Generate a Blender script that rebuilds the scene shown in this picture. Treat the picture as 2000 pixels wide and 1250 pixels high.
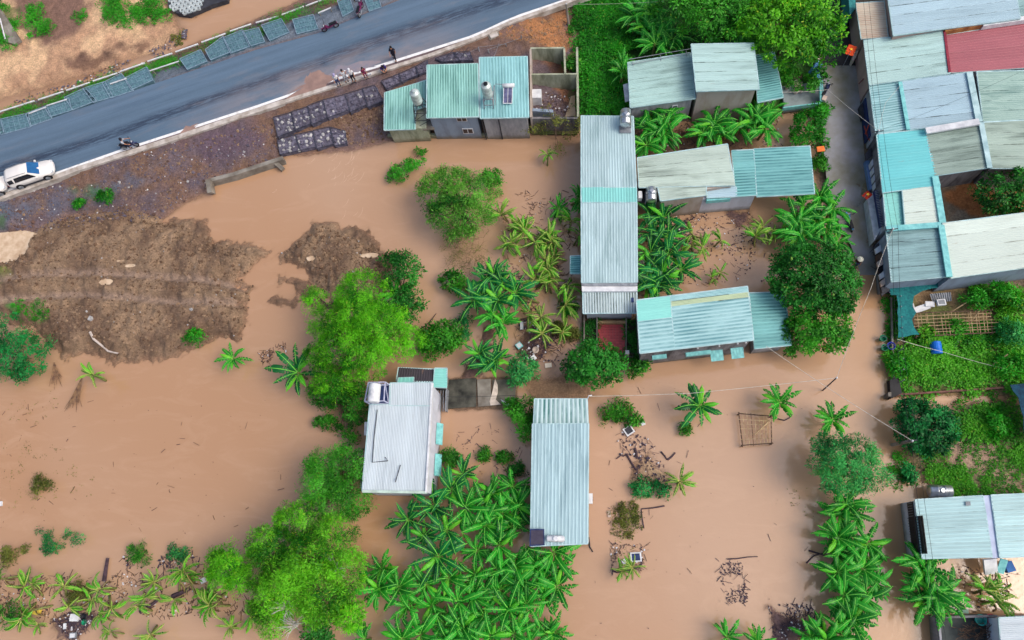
import bpy, bmesh, math, random
import numpy as np
from mathutils import Vector, Matrix

R = random.Random(7)
scn = bpy.context.scene
for o in list(bpy.data.objects):
    bpy.data.objects.remove(o)
COL = scn.collection

# ------------------------------------------------------------------ camera
# a drone about 60 m above the flood, looking steeply down; the point straight
# below the lens lies near the lower right of the middle of the photograph
FPX, HCAM = 1428.0, 60.0
NADX, NADY = 1150.0, 1100.0
_d = Vector((NADX - 1000, -(NADY - 625), -FPX)).normalized()
_z = -_d
_yv = Vector((0, 1, 0))
_y = (_yv - _z * _yv.dot(_z)).normalized()
_x = _y.cross(_z)
RC = Matrix((_x, _y, _z))                 # camera axes -> world axes
CAMLOC = Vector((0, 0, HCAM))
cam_data = bpy.data.cameras.new('drone_camera')
cam_data.sensor_width = 36
cam_data.lens = 36 * FPX / 2000
cam_data.clip_start, cam_data.clip_end = 0.5, 6000
cam = bpy.data.objects.new('drone_camera', cam_data)
cam.matrix_world = Matrix.Translation(CAMLOC) @ RC.to_4x4()
COL.objects.link(cam)
scn.camera = cam

# ------------------------------------------------------------------ light
SUN_EL, SUN_AZ = math.radians(52), math.radians(98)     # hazy, from the right
world = bpy.data.worlds.new('World')
scn.world = world
world.use_nodes = True
nt = world.node_tree
nt.nodes.clear()
sky = nt.nodes.new('ShaderNodeTexSky')
sky.sky_type = 'NISHITA'
sky.sun_disc = False
sky.sun_elevation = SUN_EL
sky.sun_rotation = SUN_AZ
sky.air_density, sky.dust_density, sky.ozone_density = 1.0, 6.0, 1.0
bg = nt.nodes.new('ShaderNodeBackground')
bg.inputs['Strength'].default_value = 0.15
wo = nt.nodes.new('ShaderNodeOutputWorld')
nt.links.new(sky.outputs[0], bg.inputs[0])
nt.links.new(bg.outputs[0], wo.inputs[0])
sd = bpy.data.lights.new('sun', 'SUN')
sd.energy = 0.7
sd.angle = math.radians(26)
sd.color = (1.0, 0.94, 0.86)
sun = bpy.data.objects.new('sun', sd)
_sdir = Vector((math.sin(SUN_AZ) * math.cos(SUN_EL), math.cos(SUN_AZ) * math.cos(SUN_EL), math.sin(SUN_EL)))
sun.rotation_euler = _sdir.to_track_quat('Z', 'Y').to_euler()
COL.objects.link(sun)
scn.view_settings.view_transform = 'Standard'
scn.view_settings.look = 'None'
scn.view_settings.gamma = 1
scn.view_settings.use_curve_mapping = False
scn.view_settings.exposure = 0.32
scn.render.engine = 'CYCLES'
scn.cycles.max_bounces = 6
scn.cycles.transparent_max_bounces = 8
scn.cycles.use_denoising = True

# ------------------------------------------------------------------ geometry helpers
def P(x, y, z=0.0):
    """where the photograph's point (x, y) lies on the level z"""
    d = RC @ Vector(((x - 1000) / FPX, -(y - 625) / FPX, -1))
    t = (z - HCAM) / d.z
    return CAMLOC + d * t

def PX(p):
    c = RC.transposed() @ (Vector(p) - CAMLOC)
    return 1000 + FPX * c.x / -c.z, 625 - FPX * c.y / -c.z

_T = np.random.RandomState(3).rand(256, 256)
def vnoise(x, y, seed=0):
    x = np.asarray(x, float) + seed * 17.31
    y = np.asarray(y, float) + seed * 9.77
    xi, yi = np.floor(x).astype(int), np.floor(y).astype(int)
    fx, fy = x - xi, y - yi
    fx, fy = fx * fx * (3 - 2 * fx), fy * fy * (3 - 2 * fy)
    a, b = _T[xi & 255, yi & 255], _T[(xi + 1) & 255, yi & 255]
    c, d = _T[xi & 255, (yi + 1) & 255], _T[(xi + 1) & 255, (yi + 1) & 255]
    return (a * (1 - fx) + b * fx) * (1 - fy) + (c * (1 - fx) + d * fx) * fy

def fbm(x, y, octs=4, seed=0):
    s, a, t = 0, .5, 0
    for i in range(octs):
        s = s + a * vnoise(x * 2 ** i, y * 2 ** i, seed + i)
        t += a
        a *= .5
    return s / t

def sdf(poly, X, Y):
    """signed distance to a polygon, positive inside"""
    d = np.full(X.shape, 1e9)
    ins = np.zeros(X.shape, bool)
    n = len(poly)
    for i in range(n):
        ax, ay = poly[i]
        bx, by = poly[(i + 1) % n]
        ex, ey = bx - ax, by - ay
        t = np.clip(((X - ax) * ex + (Y - ay) * ey) / (ex * ex + ey * ey + 1e-9), 0, 1)
        d = np.minimum(d, np.hypot(X - ax - t * ex, Y - ay - t * ey))
        c = ((ay > Y) != (by > Y))
        with np.errstate(divide='ignore', invalid='ignore'):
            xi = ax + (Y - ay) * ex / (ey if abs(ey) > 1e-9 else 1e-9)
        ins ^= c & (X < xi)
    return np.where(ins, d, -d)

def sdl(pts, X, Y):
    """distance to an open polyline"""
    d = np.full(X.shape, 1e9)
    for (ax, ay), (bx, by) in zip(pts[:-1], pts[1:]):
        ex, ey = bx - ax, by - ay
        t = np.clip(((X - ax) * ex + (Y - ay) * ey) / (ex * ex + ey * ey + 1e-9), 0, 1)
        d = np.minimum(d, np.hypot(X - ax - t * ex, Y - ay - t * ey))
    return d

def XY(pts, z=0.0):
    return [tuple(P(x, y, z)[:2]) for x, y in pts]

def inpoly(poly, x, y):
    r = False
    n = len(poly)
    for i in range(n):
        ax, ay = poly[i]
        bx, by = poly[(i + 1) % n]
        if (ay > y) != (by > y) and x < ax + (y - ay) * (bx - ax) / (by - ay):
            r = not r
    return r

def tag(o, label=None, cat=None, group=None, kind=None):
    if label: o['label'] = label
    if cat: o['category'] = cat
    if group: o['group'] = group
    if kind: o['kind'] = kind
    return o

def thing(name, loc, label, cat, group=None, rz=0.0):
    o = bpy.data.objects.new(name, None)
    o.empty_display_size = .3
    o.location = loc
    o.rotation_euler = (0, 0, rz)
    COL.objects.link(o)
    return tag(o, label, cat, group)

def off(o):
    v = Vector((0, 0, 0))
    while o is not None:
        v += o.location
        o = o.parent
    return v

def obj(name, me, parent=None, loc=(0, 0, 0), rot=(0, 0, 0), scale=(1, 1, 1)):
    o = bpy.data.objects.new(name, me)
    o.location, o.rotation_euler, o.scale = loc, rot, scale
    o.parent = parent
    COL.objects.link(o)
    return o

def copy_tree(o, parent=None):
    c = o.copy()
    COL.objects.link(c)
    c.parent = parent
    for ch in list(o.children):
        copy_tree(ch, c)
    return c

class MB:
    """collects shapes, then links them as one mesh object"""
    def __init__(s):
        s.v, s.f, s.m, s.uv = [], [], [], {}
        s.mi = 0
    def face(s, pts, uv=None):
        n = len(s.v)
        s.v += [tuple(p) for p in pts]
        s.f.append(tuple(range(n, n + len(pts))))
        s.m.append(s.mi)
        if uv: s.uv[len(s.f) - 1] = uv
    def add(s, vs, fs):
        n = len(s.v)
        s.v += [tuple(p) for p in vs]
        for f in fs:
            s.f.append(tuple(i + n for i in f))
            s.m.append(s.mi)
        return s
    def box(s, c, d, rz=0.0, rot=None):
        m = rot if rot is not None else Matrix.Rotation(rz, 3, 'Z')
        c = Vector(c)
        vs = [c + m @ Vector((x * d[0] / 2, y * d[1] / 2, z * d[2] / 2)) for z in (-1, 1) for y in (-1, 1) for x in (-1, 1)]
        return s.add(vs, [(0, 2, 3, 1), (4, 5, 7, 6), (0, 1, 5, 4), (2, 6, 7, 3), (0, 4, 6, 2), (1, 3, 7, 5)])
    def bar(s, a, b, w, h=None):
        """a square bar from a to b"""
        a, b = Vector(a), Vector(b)
        h = h or w
        z = (b - a)
        L = z.length
        if L < 1e-6: return s
        q = z.to_track_quat('Z', 'Y').to_matrix()
        return s.box((a + b) / 2, (w, h, L), rot=q)
    def prism(s, poly, z0, z1):
        """poly: xy list, z0 / z1 numbers or lists per corner"""
        n = len(poly)
        a0 = z0 if hasattr(z0, '__len__') else [z0] * n
        a1 = z1 if hasattr(z1, '__len__') else [z1] * n
        ar = sum(poly[i][0] * poly[(i + 1) % n][1] - poly[(i + 1) % n][0] * poly[i][1] for i in range(n))
        if ar < 0:
            poly, a0, a1 = poly[::-1], list(a0)[::-1], list(a1)[::-1]
        vs = [(p[0], p[1], a0[i]) for i, p in enumerate(poly)] + [(p[0], p[1], a1[i]) for i, p in enumerate(poly)]
        fs = [tuple(range(n - 1, -1, -1)), tuple(range(n, 2 * n))]
        fs += [(i, (i + 1) % n, n + (i + 1) % n, n + i) for i in range(n)]
        return s.add(vs, fs)
    def tube(s, pts, r, n=6, cap=True):
        pts = [Vector(p) for p in pts]
        rs = r if hasattr(r, '__len__') else [r] * len(pts)
        b = len(s.v)
        for i, p in enumerate(pts):
            t = (pts[min(i + 1, len(pts) - 1)] - pts[max(i - 1, 0)]).normalized()
            q = t.to_track_quat('Z', 'Y').to_matrix()
            for k in range(n):
                a = 2 * math.pi * k / n
                s.v.append(tuple(p + q @ Vector((math.cos(a) * rs[i], math.sin(a) * rs[i], 0))))
        for i in range(len(pts) - 1):
            for k in range(n):
                a, c = b + i * n + k, b + i * n + (k + 1) % n
                s.f.append((a, c, c + n, a + n)); s.m.append(s.mi)
        if cap:
            s.f.append(tuple(b + k for k in range(n - 1, -1, -1))); s.m.append(s.mi)
            e = b + (len(pts) - 1) * n
            s.f.append(tuple(e + k for k in range(n))); s.m.append(s.mi)
        return s
    def lathe(s, prof, c=(0, 0, 0), n=16, axis='Z'):
        c = Vector(c)
        b = len(s.v)
        for r, z in prof:
            for k in range(n):
                a = 2 * math.pi * k / n
                x, y = r * math.cos(a), r * math.sin(a)
                p = {'Z': (x, y, z), 'X': (z, x, y), 'Y': (y, z, x)}[axis]
                s.v.append(tuple(c + Vector(p)))
        for i in range(len(prof) - 1):
            for k in range(n):
                a, d = b + i * n + k, b + i * n + (k + 1) % n
                s.f.append((a, d, d + n, a + n)); s.m.append(s.mi)
        s.f.append(tuple(b + k for k in range(n - 1, -1, -1))); s.m.append(s.mi)
        e = b + (len(prof) - 1) * n
        s.f.append(tuple(e + k for k in range(n))); s.m.append(s.mi)
        return s
    def mesh(s, name, mats, o=Vector((0, 0, 0)), smooth=False):
        me = bpy.data.meshes.new(name)
        me.from_pydata([(p[0] - o[0], p[1] - o[1], p[2] - o[2]) for p in s.v], [], s.f)
        for m in (mats if isinstance(mats, (list, tuple)) else [mats]):
            me.materials.append(m)
        if s.mi or any(s.m):
            me.polygons.foreach_set('material_index', s.m)
        if s.uv:
            ul = me.uv_layers.new(name='UVMap')
            for fi, uv in s.uv.items():
                for li, w in zip(me.polygons[fi].loop_indices, uv):
                    ul.data[li].uv = w
        if smooth:
            me.polygons.foreach_set('use_smooth', [True] * len(me.polygons))
        me.update()
        return me
    def build(s, name, mats, parent=None, smooth=False):
        """vertices are given in world space"""
        return obj(name, s.mesh(name, mats, off(parent), smooth), parent)
    def build_at(s, name, mats, loc, smooth=False):
        """a single-mesh thing with its origin at loc"""
        o = obj(name, s.mesh(name, mats, Vector(loc), smooth))
        o.location = loc
        return o

def npmesh(name, V, F, mats, colors=None, smooth=False, cname='tint'):
    """numpy mesh: V (n,3), F (m,k) all faces with k corners"""
    me = bpy.data.meshes.new(name)
    n, m, k = len(V), len(F), F.shape[1]
    me.vertices.add(n)
    me.vertices.foreach_set('co', np.ascontiguousarray(V, np.float32).ravel())
    me.loops.add(m * k)
    me.loops.foreach_set('vertex_index', np.ascontiguousarray(F, np.int32).ravel())
    me.polygons.add(m)
    me.polygons.foreach_set('loop_start', np.arange(0, m * k, k, dtype=np.int32))
    me.polygons.foreach_set('loop_total', np.full(m, k, np.int32))
    if smooth:
        me.polygons.foreach_set('use_smooth', np.ones(m, bool))
    me.update(calc_edges=True)
    if colors is not None:
        a = me.attributes.new(cname, 'FLOAT_COLOR', 'POINT')
        c = np.ones((n, 4), np.float32)
        c[:, :3] = colors
        a.data.foreach_set('color', c.ravel())
    for mm in (mats if isinstance(mats, (list, tuple)) else [mats]):
        me.materials.append(mm)
    return me

# ------------------------------------------------------------------ materials
def lin(c):
    """an sRGB 0..255 colour as linear"""
    return tuple(((v / 255) / 12.92 if v <= 10.31 else ((v / 255 + .055) / 1.055) ** 2.4) for v in c)

class N:
    def __init__(s, name):
        s.m = bpy.data.materials.new(name)
        s.m.use_nodes = True
        s.t = s.m.node_tree
        s.b = s.t.nodes['Principled BSDF']
    def n(s, typ, **kw):
        x = s.t.nodes.new(typ)
        for k, v in kw.items():
            setattr(x, k, v)
        return x
    def l(s, a, b): s.t.links.new(a, b)
    def val(s, sock, v):
        if hasattr(v, 'is_linked') or hasattr(v, 'links'): s.l(v, sock)
        else: sock.default_value = v
    def math(s, op, a, b=None, c=None, clamp=False):
        x = s.n('ShaderNodeMath', operation=op, use_clamp=clamp)
        s.val(x.inputs[0], a)
        if b is not None: s.val(x.inputs[1], b)
        if c is not None: s.val(x.inputs[2], c)
        return x.outputs[0]
    def noise(s, vec, scale, detail=3, rough=.55, dist=0):
        x = s.n('ShaderNodeTexNoise')
        x.inputs['Scale'].default_value = scale
        x.inputs['Detail'].default_value = detail
        x.inputs['Roughness'].default_value = rough
        x.inputs['Distortion'].default_value = dist
        if vec is not None: s.l(vec, x.inputs['Vector'])
        return x.outputs['Fac']
    def ramp(s, f, p0, p1):
        x = s.n('ShaderNodeMapRange', clamp=True)
        s.val(x.inputs[0], f)
        x.inputs[1].default_value, x.inputs[2].default_value = p0, p1
        return x.outputs[0]
    def mix(s, f, a, b, blend='MIX'):
        x = s.n('ShaderNodeMix', data_type='RGBA', blend_type=blend)
        s.val(x.inputs[0], f)
        for i, v in ((6, a), (7, b)):
            if isinstance(v, (tuple, list)): x.inputs[i].default_value = (*v[:3], 1)
            else: s.l(v, x.inputs[i])
        return x.outputs[2]
    def mapping(s, vec, sc):
        x = s.n('ShaderNodeMapping')
        x.inputs['Scale'].default_value = sc
        s.l(vec, x.inputs['Vector'])
        return x.outputs[0]
    def bump(s, h, strength, dist=.05):
        x = s.n('ShaderNodeBump')
        x.inputs['Strength'].default_value = strength
        x.inputs['Distance'].default_value = dist
        s.l(h, x.inputs['Height'])
        s.l(x.outputs[0], s.b.inputs['Normal'])

def mk(name, c1, c2=None, scale=2.0, rough=.75, bump=0.0, bscale=14.0, metal=0.0, rnd=.0, spec=.3, lo=.35, hi=.65, stretch=None, space='Object'):
    """a plain surface: two tones mixed by noise, small relief, a little change from piece to piece"""
    s = N(name)
    tc = s.n('ShaderNodeTexCoord')
    if space == 'World':
        vec = s.n('ShaderNodeNewGeometry').outputs['Position']
    else:
        vec = tc.outputs[space]
    if stretch: vec = s.mapping(vec, stretch)
    if c2 is None: c2 = tuple(v * .72 for v in c1)
    f = s.ramp(s.noise(vec, scale, 4), lo, hi)
    col = s.mix(f, c1, c2)
    if rnd:
        oi = s.n('ShaderNodeObjectInfo')
        k = s.n('ShaderNodeMapRange')
        s.l(oi.outputs['Random'], k.inputs[0])
        k.inputs[3].default_value, k.inputs[4].default_value = 1 - rnd, 1 + rnd
        hv = s.n('ShaderNodeHueSaturation')
        s.l(k.outputs[0], hv.inputs['Value'])
        s.l(col, hv.inputs['Color'])
        col = hv.outputs[0]
    s.l(col, s.b.inputs['Base Color'])
    s.b.inputs['Roughness'].default_value = rough
    s.b.inputs['Metallic'].default_value = metal
    s.b.inputs['Specular IOR Level'].default_value = spec
    if bump: s.bump(s.noise(vec, bscale, 4), bump)
    return s.m
# ================================================================== ground, water, road
KA = .92
def A(r, g, b, k=1.0):
    return tuple(v * KA * k for v in lin((r, g, b)))

ZR = 1.5
M = {}
def terrain_mat():
    s = N('earth')
    at = s.n('ShaderNodeAttribute', attribute_name='tint')
    pos = s.n('ShaderNodeNewGeometry').outputs['Position']
    f1 = s.noise(pos, 1.6, 5, .65)
    f2 = s.noise(pos, 6.0, 6, .78)
    v = s.math('MULTIPLY_ADD', f1, 1.1, .47)
    v2 = s.math('MULTIPLY_ADD', f2, 2.4, -.14)
    vv = s.math('MULTIPLY', v, v2)
    hv = s.n('ShaderNodeHueSaturation')
    s.l(vv, hv.inputs['Value'])
    s.l(at.outputs['Color'], hv.inputs['Color'])
    st = s.ramp(s.noise(pos, 11, 3, .7), .66, .76)       # pale grit
    col = s.mix(s.math('MULTIPLY', st, .3), hv.outputs[0], A(176, 160, 148))
    s.l(col, s.b.inputs['Base Color'])
    s.b.inputs['Roughness'].default_value = .85
    s.b.inputs['Specular IOR Level'].default_value = .25
    s.bump(s.math('ADD', f2, s.noise(pos, 22, 4, .7)), .9, .08)
    return s.m
M['earth'] = terrain_mat()

def water_mat():
    s = N('muddy_water')
    pos = s.n('ShaderNodeNewGeometry').outputs['Position']
    f = s.ramp(s.noise(s.mapping(pos, (1, .8, 1)), .045, 3, .5, .6), .35, .68)
    c = s.mix(f, A(186, 153, 126), A(178, 138, 104))
    f = s.ramp(s.noise(s.mapping(pos, (.5, 1.4, 1)), .35, 5, .62, 1.8), .5, .8)
    c = s.mix(s.math('MULTIPLY', f, .3), c, A(206, 172, 144))
    sx = s.n('ShaderNodeSeparateXYZ'); s.l(pos, sx.inputs[0])
    cur = s.ramp(s.math('ADD', sx.outputs[0], s.math('MULTIPLY', s.noise(pos, .25, 3), 4)), 20, 26)   # yellower silt in the current down the lane
    c = s.mix(s.math('MULTIPLY', cur, .6), c, A(190, 148, 106))
    f = s.ramp(s.noise(pos, 2.4, 4, .6), .62, .8)
    c = s.mix(s.math('MULTIPLY', f, .18), c, A(160, 124, 98))
    s.l(c, s.b.inputs['Base Color'])
    s.b.inputs['Roughness'].default_value = .09
    s.b.inputs['IOR'].default_value = 1.45
    s.b.inputs['Specular IOR Level'].default_value = .9
    h = s.math('ADD', s.noise(s.mapping(pos, (.9, 1.6, 1)), 1.5, 3, .5, .7), s.math('MULTIPLY', s.noise(pos, 5.5, 2, .5, .6), .35))
    s.bump(h, .13, .08)
    at = s.n('ShaderNodeAttribute', attribute_name='depth')
    op = s.math('SUBTRACT', 1, s.math('POWER', 2.718, s.math('MULTIPLY', at.outputs['Fac'], -32)))
    tr = s.n('ShaderNodeBsdfTransparent')
    mx = s.n('ShaderNodeMixShader')
    s.l(op, mx.inputs[0]); s.l(tr.outputs[0], mx.inputs[1]); s.l(s.b.outputs[0], mx.inputs[2])
    s.l(mx.outputs[0], s.t.nodes['Material Output'].inputs['Surface'])
    return s.m
M['water'] = water_mat()

# ---- land regions: outline in the photograph, height, slope, roughness, two tones
MUD, MUD2 = A(144, 121, 99), A(114, 93, 77)
GRV, GRV2 = A(104, 91, 97), A(116, 92, 80)
SAND, SAND2 = A(212, 178, 142), A(182, 146, 118)
SOIL, SOIL2 = A(150, 106, 72), A(112, 80, 60)
GRN, GRN2 = A(66, 120, 46), A(120, 118, 70)
CONC = A(150, 150, 150)
LAND = [
 ('slope', [(-420, 470), (-420, 640), (0, 500), (60, 460), (130, 425), (320, 428), (355, 398), (408, 372), (412, 352), (548, 318), (556, 300), (600, 302), (690, 292), (775, 272), (800, 255), (1125, 262), (1128, 60), (1320, -20), (1800, -260), (1700, -420), (620, -10), (300, 120), (0, 222), (-420, 360)], 1.42, .30, .16, GRV, GRV2),
 ('far', [(-420, 300), (-420, -500), (290, -500), (305, -10), (330, 18), (350, 60), (318, 86), (300, 98), (230, 126), (150, 148), (60, 176), (0, 192)], .55, .12, .14, SAND, SAND2),
 ('rivet', [(310, -200), (500, -200), (440, 2), (385, 30), (330, 25)], .9, .35, .05, SAND2, GRV),
 ('mound', [(-300, 470), (0, 512), (35, 470), (120, 425), (250, 400), (325, 428), (398, 432), (418, 470), (490, 480), (532, 490), (500, 520), (458, 545), (495, 560), (478, 590), (486, 632), (465, 668), (430, 655), (372, 682), (330, 700), (222, 706), (180, 690), (125, 706), (80, 650), (0, 620), (-300, 600)], .95, .55, .30, MUD, MUD2),
 ('mound_b', [(540, 498), (585, 465), (618, 432), (650, 440), (722, 455), (748, 492), (772, 500), (765, 560), (735, 610), (660, 612), (632, 575), (600, 535), (572, 520), (545, 516)], .8, .5, .26, MUD, MUD2),
 ('spit', [(545, 543), (590, 545), (618, 570), (630, 600), (610, 602), (585, 565), (550, 552)], .35, .5, .15, MUD, MUD2),
 ('spit2', [(520, 590), (545, 580), (575, 588), (572, 600), (545, 598)], .25, .5, .1, MUD2, MUD2),
 ('vines', [(1120, -160), (1660, -160), (1640, 100), (1610, 130), (1610, 200), (1530, 215), (1240, 235), (1132, 250), (1128, 60)], .45, .4, .08, GRN, A(40, 80, 30)),
 ('lane', [(1600, -160), (2500, -160), (2500, 600), (1760, 560), (1712, 505), (1672, 500), (1655, 470), (1640, 430), (1600, 380), (1592, 270), (1600, 130)], .62, .22, .03, A(132, 124, 112), A(112, 98, 82)),
 ('bed', [(1240, 262), (1330, 256), (1440, 252), (1460, 284), (1400, 296), (1240, 306)], .1, .2, .12, A(120, 86, 62), A(80, 66, 62)),
 ('garden', [(1742, 556), (2400, 556), (2400, 770), (1748, 772), (1742, 660)], .28, .4, .06, A(110, 118, 70), A(150, 125, 95)),
 ('garden_b', [(1752, 800), (1860, 788), (2400, 782), (2400, 965), (1850, 968), (1800, 940), (1765, 900)], .22, .25, .10, A(112, 110, 78), A(165, 140, 120)),
 ('path', [(868, 742), (1010, 738), (1008, 796), (868, 800)], .12, .5, .03, A(96, 92, 80), A(66, 64, 58)),
 ('path_b', [(1040, 742), (1120, 738), (1150, 770), (1050, 782)], .06, .1, .05, A(120, 104, 84), A(90, 86, 74)),
 ('bank', [(905, 738), (925, 690), (945, 640), (960, 640), (955, 700), (940, 742)], .15, .4, .08, A(96, 80, 84), A(80, 66, 66)),
 ('yard', [(1180, 612), (1250, 612), (1250, 700), (1138, 700), (1138, 612)], .12, .6, .02, A(120, 100, 80), A(90, 76, 64)),
 ('heap_a', [(1010, 690), (1030, 640), (1060, 640), (1075, 690), (1040, 705)], .12, .3, .1, A(90, 74, 74), A(70, 56, 56)),
 ('heap_b', [(1326, 445), (1340, 430), (1338, 462), (1326, 470)], .12, .3, .1, A(80, 66, 84), A(60, 52, 66)),
 ('heap_c', [(1428, 418), (1462, 412), (1470, 436), (1440, 436)], .12, .3, .1, A(80, 66, 84), A(60, 52, 66)),
 ('heap_d', [(1505, 1188), (1535, 1210), (1565, 1215), (1575, 1240), (1520, 1262)], .1, .3, .1, A(92, 80, 96), A(72, 62, 74)),
 ('heap_e', [(100, 1215), (150, 1195), (190, 1205), (150, 1245), (110, 1248)], .1, .3, .08, A(86, 80, 92), A(66, 60, 70)),
 ('heap_f', [(1245, 905), (1265, 880), (1280, 925), (1300, 930), (1290, 945), (1240, 940)], .1, .3, .08, A(196, 172, 140), A(150, 126, 104)),
]
def axis(lo, hi, st, far):
    core = np.arange(lo, hi + st, st)
    o = np.array([3, 8, 20, 50, 120, 300, 700, 1600.])
    return np.concatenate((core[0] - o[::-1], core, core[-1] + o))

_c = [P(x, y) for x, y in ((0, 0), (2000, 0), (0, 1250), (2000, 1250))]
X0, X1 = min(p.x for p in _c) - 3, max(p.x for p in _c) + 3
Y0, Y1 = min(p.y for p in _c) - 3, max(p.y for p in _c) + 3
gx, gy = axis(X0, X1, .19, 0), axis(Y0, Y1, .19, 0)
GX, GY = np.meshgrid(gx, gy)
NB, NM, NS = fbm(GX * .45, GY * .45, 4, 1), fbm(GX * 1.3, GY * 1.3, 4, 5), fbm(GX * 3.1, GY * 3.1, 3, 9)
H = np.full(GX.shape, -.9)
C = np.zeros(GX.shape + (3,)) + np.array(A(150, 118, 94))
edge = (fbm(GX * .9, GY * .9, 4, 21) - .5) * 1.3 + (NS - .5) * .8
for name, poly, top, slope, rough, ca, cb in LAND:
    if name in ('slope', 'far', 'vines', 'lane', 'garden', 'garden_b', 'yard', 'path'): e = edge * .35
    else: e = edge
    d = sdf(XY(poly), GX, GY) + e
    h = np.minimum(np.where(d > 0, d * slope, d * (slope * .65)), top) + rough * ((NM - .5) * 1.6 + (NS - .5) * .9) * np.clip(d / .8, 0, 1)
    if name.startswith('mound'):
        h = h + (.5 * (NB - .5) + .28 * (NS - .5)) * np.clip(d / 1.5, 0, 1)
    up = (h > H) & (d > -2)
    t = np.clip((fbm(GX * .5, GY * .5, 4, 33 + len(name)) - .38) / .24, 0, 1)[..., None]
    c = np.array(ca) * (1 - t) + np.array(cb) * t
    C[up] = c[up]
    H = np.where(up, h, H)
def paint(poly, col, soft=1.2, k=1.0):
    """ground of another kind: gravel spills, moss, wet silt"""
    d = sdf(XY(poly), GX, GY) + (fbm(GX * .8, GY * .8, 4, 50) - .5) * 3.0
    m = (np.clip(d / soft, 0, 1) * k)[..., None]
    C[:] = C * (1 - m) + np.array(col) * m
paint([(-50, 400), (180, 370), (330, 330), (300, 380), (130, 420), (0, 470)], A(86, 100, 122), 1.5, .8)
paint([(330, 290), (520, 235), (540, 300), (400, 345)], A(96, 80, 94), 1.5, .75)
paint([(400, 262), (760, 165), (760, 262), (540, 300), (540, 250)], A(118, 92, 74), 1.5, .8)
paint([(930, 90), (1115, 20), (1125, 240), (1040, 90)], A(176, 122, 80), 1.2, .9)
paint([(20, -60), (200, -60), (180, 70), (90, 110), (40, 60)], A(128, 100, 88), 1.2, 1)
paint([(0, 0), (40, 30), (30, 100), (0, 100)], A(70, 120, 50), 1.0, .6)
paint([(110, 110), (200, 105), (200, 60), (230, 30), (200, 150), (130, 140)], A(120, 92, 80), 1.0, .9)
paint([(150, 120), (240, 85), (300, 88), (230, 120), (160, 150)], A(108, 84, 72), .8, .9)
paint([(0, 440), (25, 425), (30, 450), (0, 455)], A(70, 100, 50), .8, .7)
paint([(150, 370), (235, 370), (230, 400), (155, 405)], A(70, 120, 50), 1.0, .5)
paint([(0, 520), (30, 530), (28, 570), (0, 575)], A(108, 118, 60), .8, .8)
paint([(20, 595), (90, 595), (95, 625), (30, 620)], A(80, 140, 70), .8, .7)
paint([(1614, -100), (1668, -100), (1668, 126), (1604, 128)], A(52, 52, 58), .5, .95)
paint([(1838, 372), (2100, 345), (2100, 430), (1842, 436)], A(156, 104, 66), .5, .95)
paint([(1685, 190), (1700, 300), (1712, 470), (1690, 500), (1676, 300)], A(122, 116, 72), 1.0, .6)
paint([(880, 745), (930, 745), (930, 790), (880, 790)], A(52, 54, 50), .7, .9)
# tyre ruts in the mud mound and the puddles lying in it
RUT = np.zeros_like(H)
for ln in ([(-20, 548), (90, 534), (200, 533), (290, 540), (400, 546), (470, 560)], [(-20, 590), (60, 580), (160, 575), (260, 582), (340, 590), (460, 590)]):
    d = sdl(XY(ln, .7), GX, GY)
    w = np.clip(1 - d / .62, 0, 1)
    w = w * w * (3 - 2 * w)
    H = H - np.where(H > .1,   .34 * w, 0) + np.where(H > .1, .16 * np.clip(1 - np.abs(d - .8) / .3, 0, 1), 0)
    C[:] = C * (1 - (w * .85)[..., None]) + np.array(A(152, 132, 118)) * (w * .85)[..., None]
    RUT = np.maximum(RUT, w)
_rd = sdf(XY([(-420, 404), (0, 265), (380, 137), (790, -4), (1300, -172), (1620, -180), (1104, -2), (655, 152), (346, 256), (10, 371), (-420, 515)], 1.5), GX, GY)
H = np.where(_rd > -.9, np.minimum(H, ZR - .07), H)
PUD = []
for px, py, rx, ry in ((212, 554, .62, .3), (258, 521, .5, .14), (722, 499, .75, .24),
                       (606, 504, .36, .24), (235, 510, .32, .1), (6, 480, 2.4, 1.6), (30, 455, 1.6, .5)):
    c = P(px, py, .7)
    q = np.hypot((GX - c.x) / rx, (GY - c.y) / ry) + (NS - .5) * .5
    lv = float(np.median(H[q < 1.2])) - .05 if (q < 1.2).any() else .5
    w = np.clip(1.35 - q, 0, .35) / .35
    H = H * (1 - w) + (lv - .08) * w + np.where((q > 1.2) & (q < 1.6), .02, 0)
    PUD.append((c.x, c.y, rx, ry, lv))
# wet silt along the waterline: the mud there is soaked and takes the flood's own tan
wet = np.clip(1 - (H - .0) / (.16 + .14 * NS), 0, 1) * (H > -.3)
C[:] = C * (1 - (wet * .55)[..., None]) + np.array(A(150, 116, 92)) * (wet * .55)[..., None]
sl = np.clip(sdf(XY([(-420, 404), (0, 265), (218, 191), (380, 137), (500, 97), (624, 64), (700, 32), (790, -4), (790, -30), (690, -8), (620, 20), (500, 60), (380, 105), (218, 160), (0, 232), (-420, 380)], 1.3), GX, GY) / .5 + .5, 0, 1)[..., None] * .85
C[:] = C * (1 - sl) + np.array(A(104, 120, 136)) * sl
# the far rim of the sheet simply goes on as flooded flat land
NYg, NXg = GX.shape
idx = np.arange(NXg * NYg).reshape(NYg, NXg)
F = np.stack((idx[:-1, :-1], idx[:-1, 1:], idx[1:, 1:], idx[1:, :-1]), -1).reshape(-1, 4)
V = np.stack((GX, GY, H), -1).reshape(-1, 3)
tag(obj('ground', npmesh('ground', V, F, M['earth'], C.reshape(-1, 3), True)), kind='structure')

def zat(x, y):
    i = min(max(np.searchsorted(gx, x) - 1, 0), NXg - 2)
    j = min(max(np.searchsorted(gy, y) - 1, 0), NYg - 2)
    return max(float(H[j, i]), 0.0)

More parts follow.
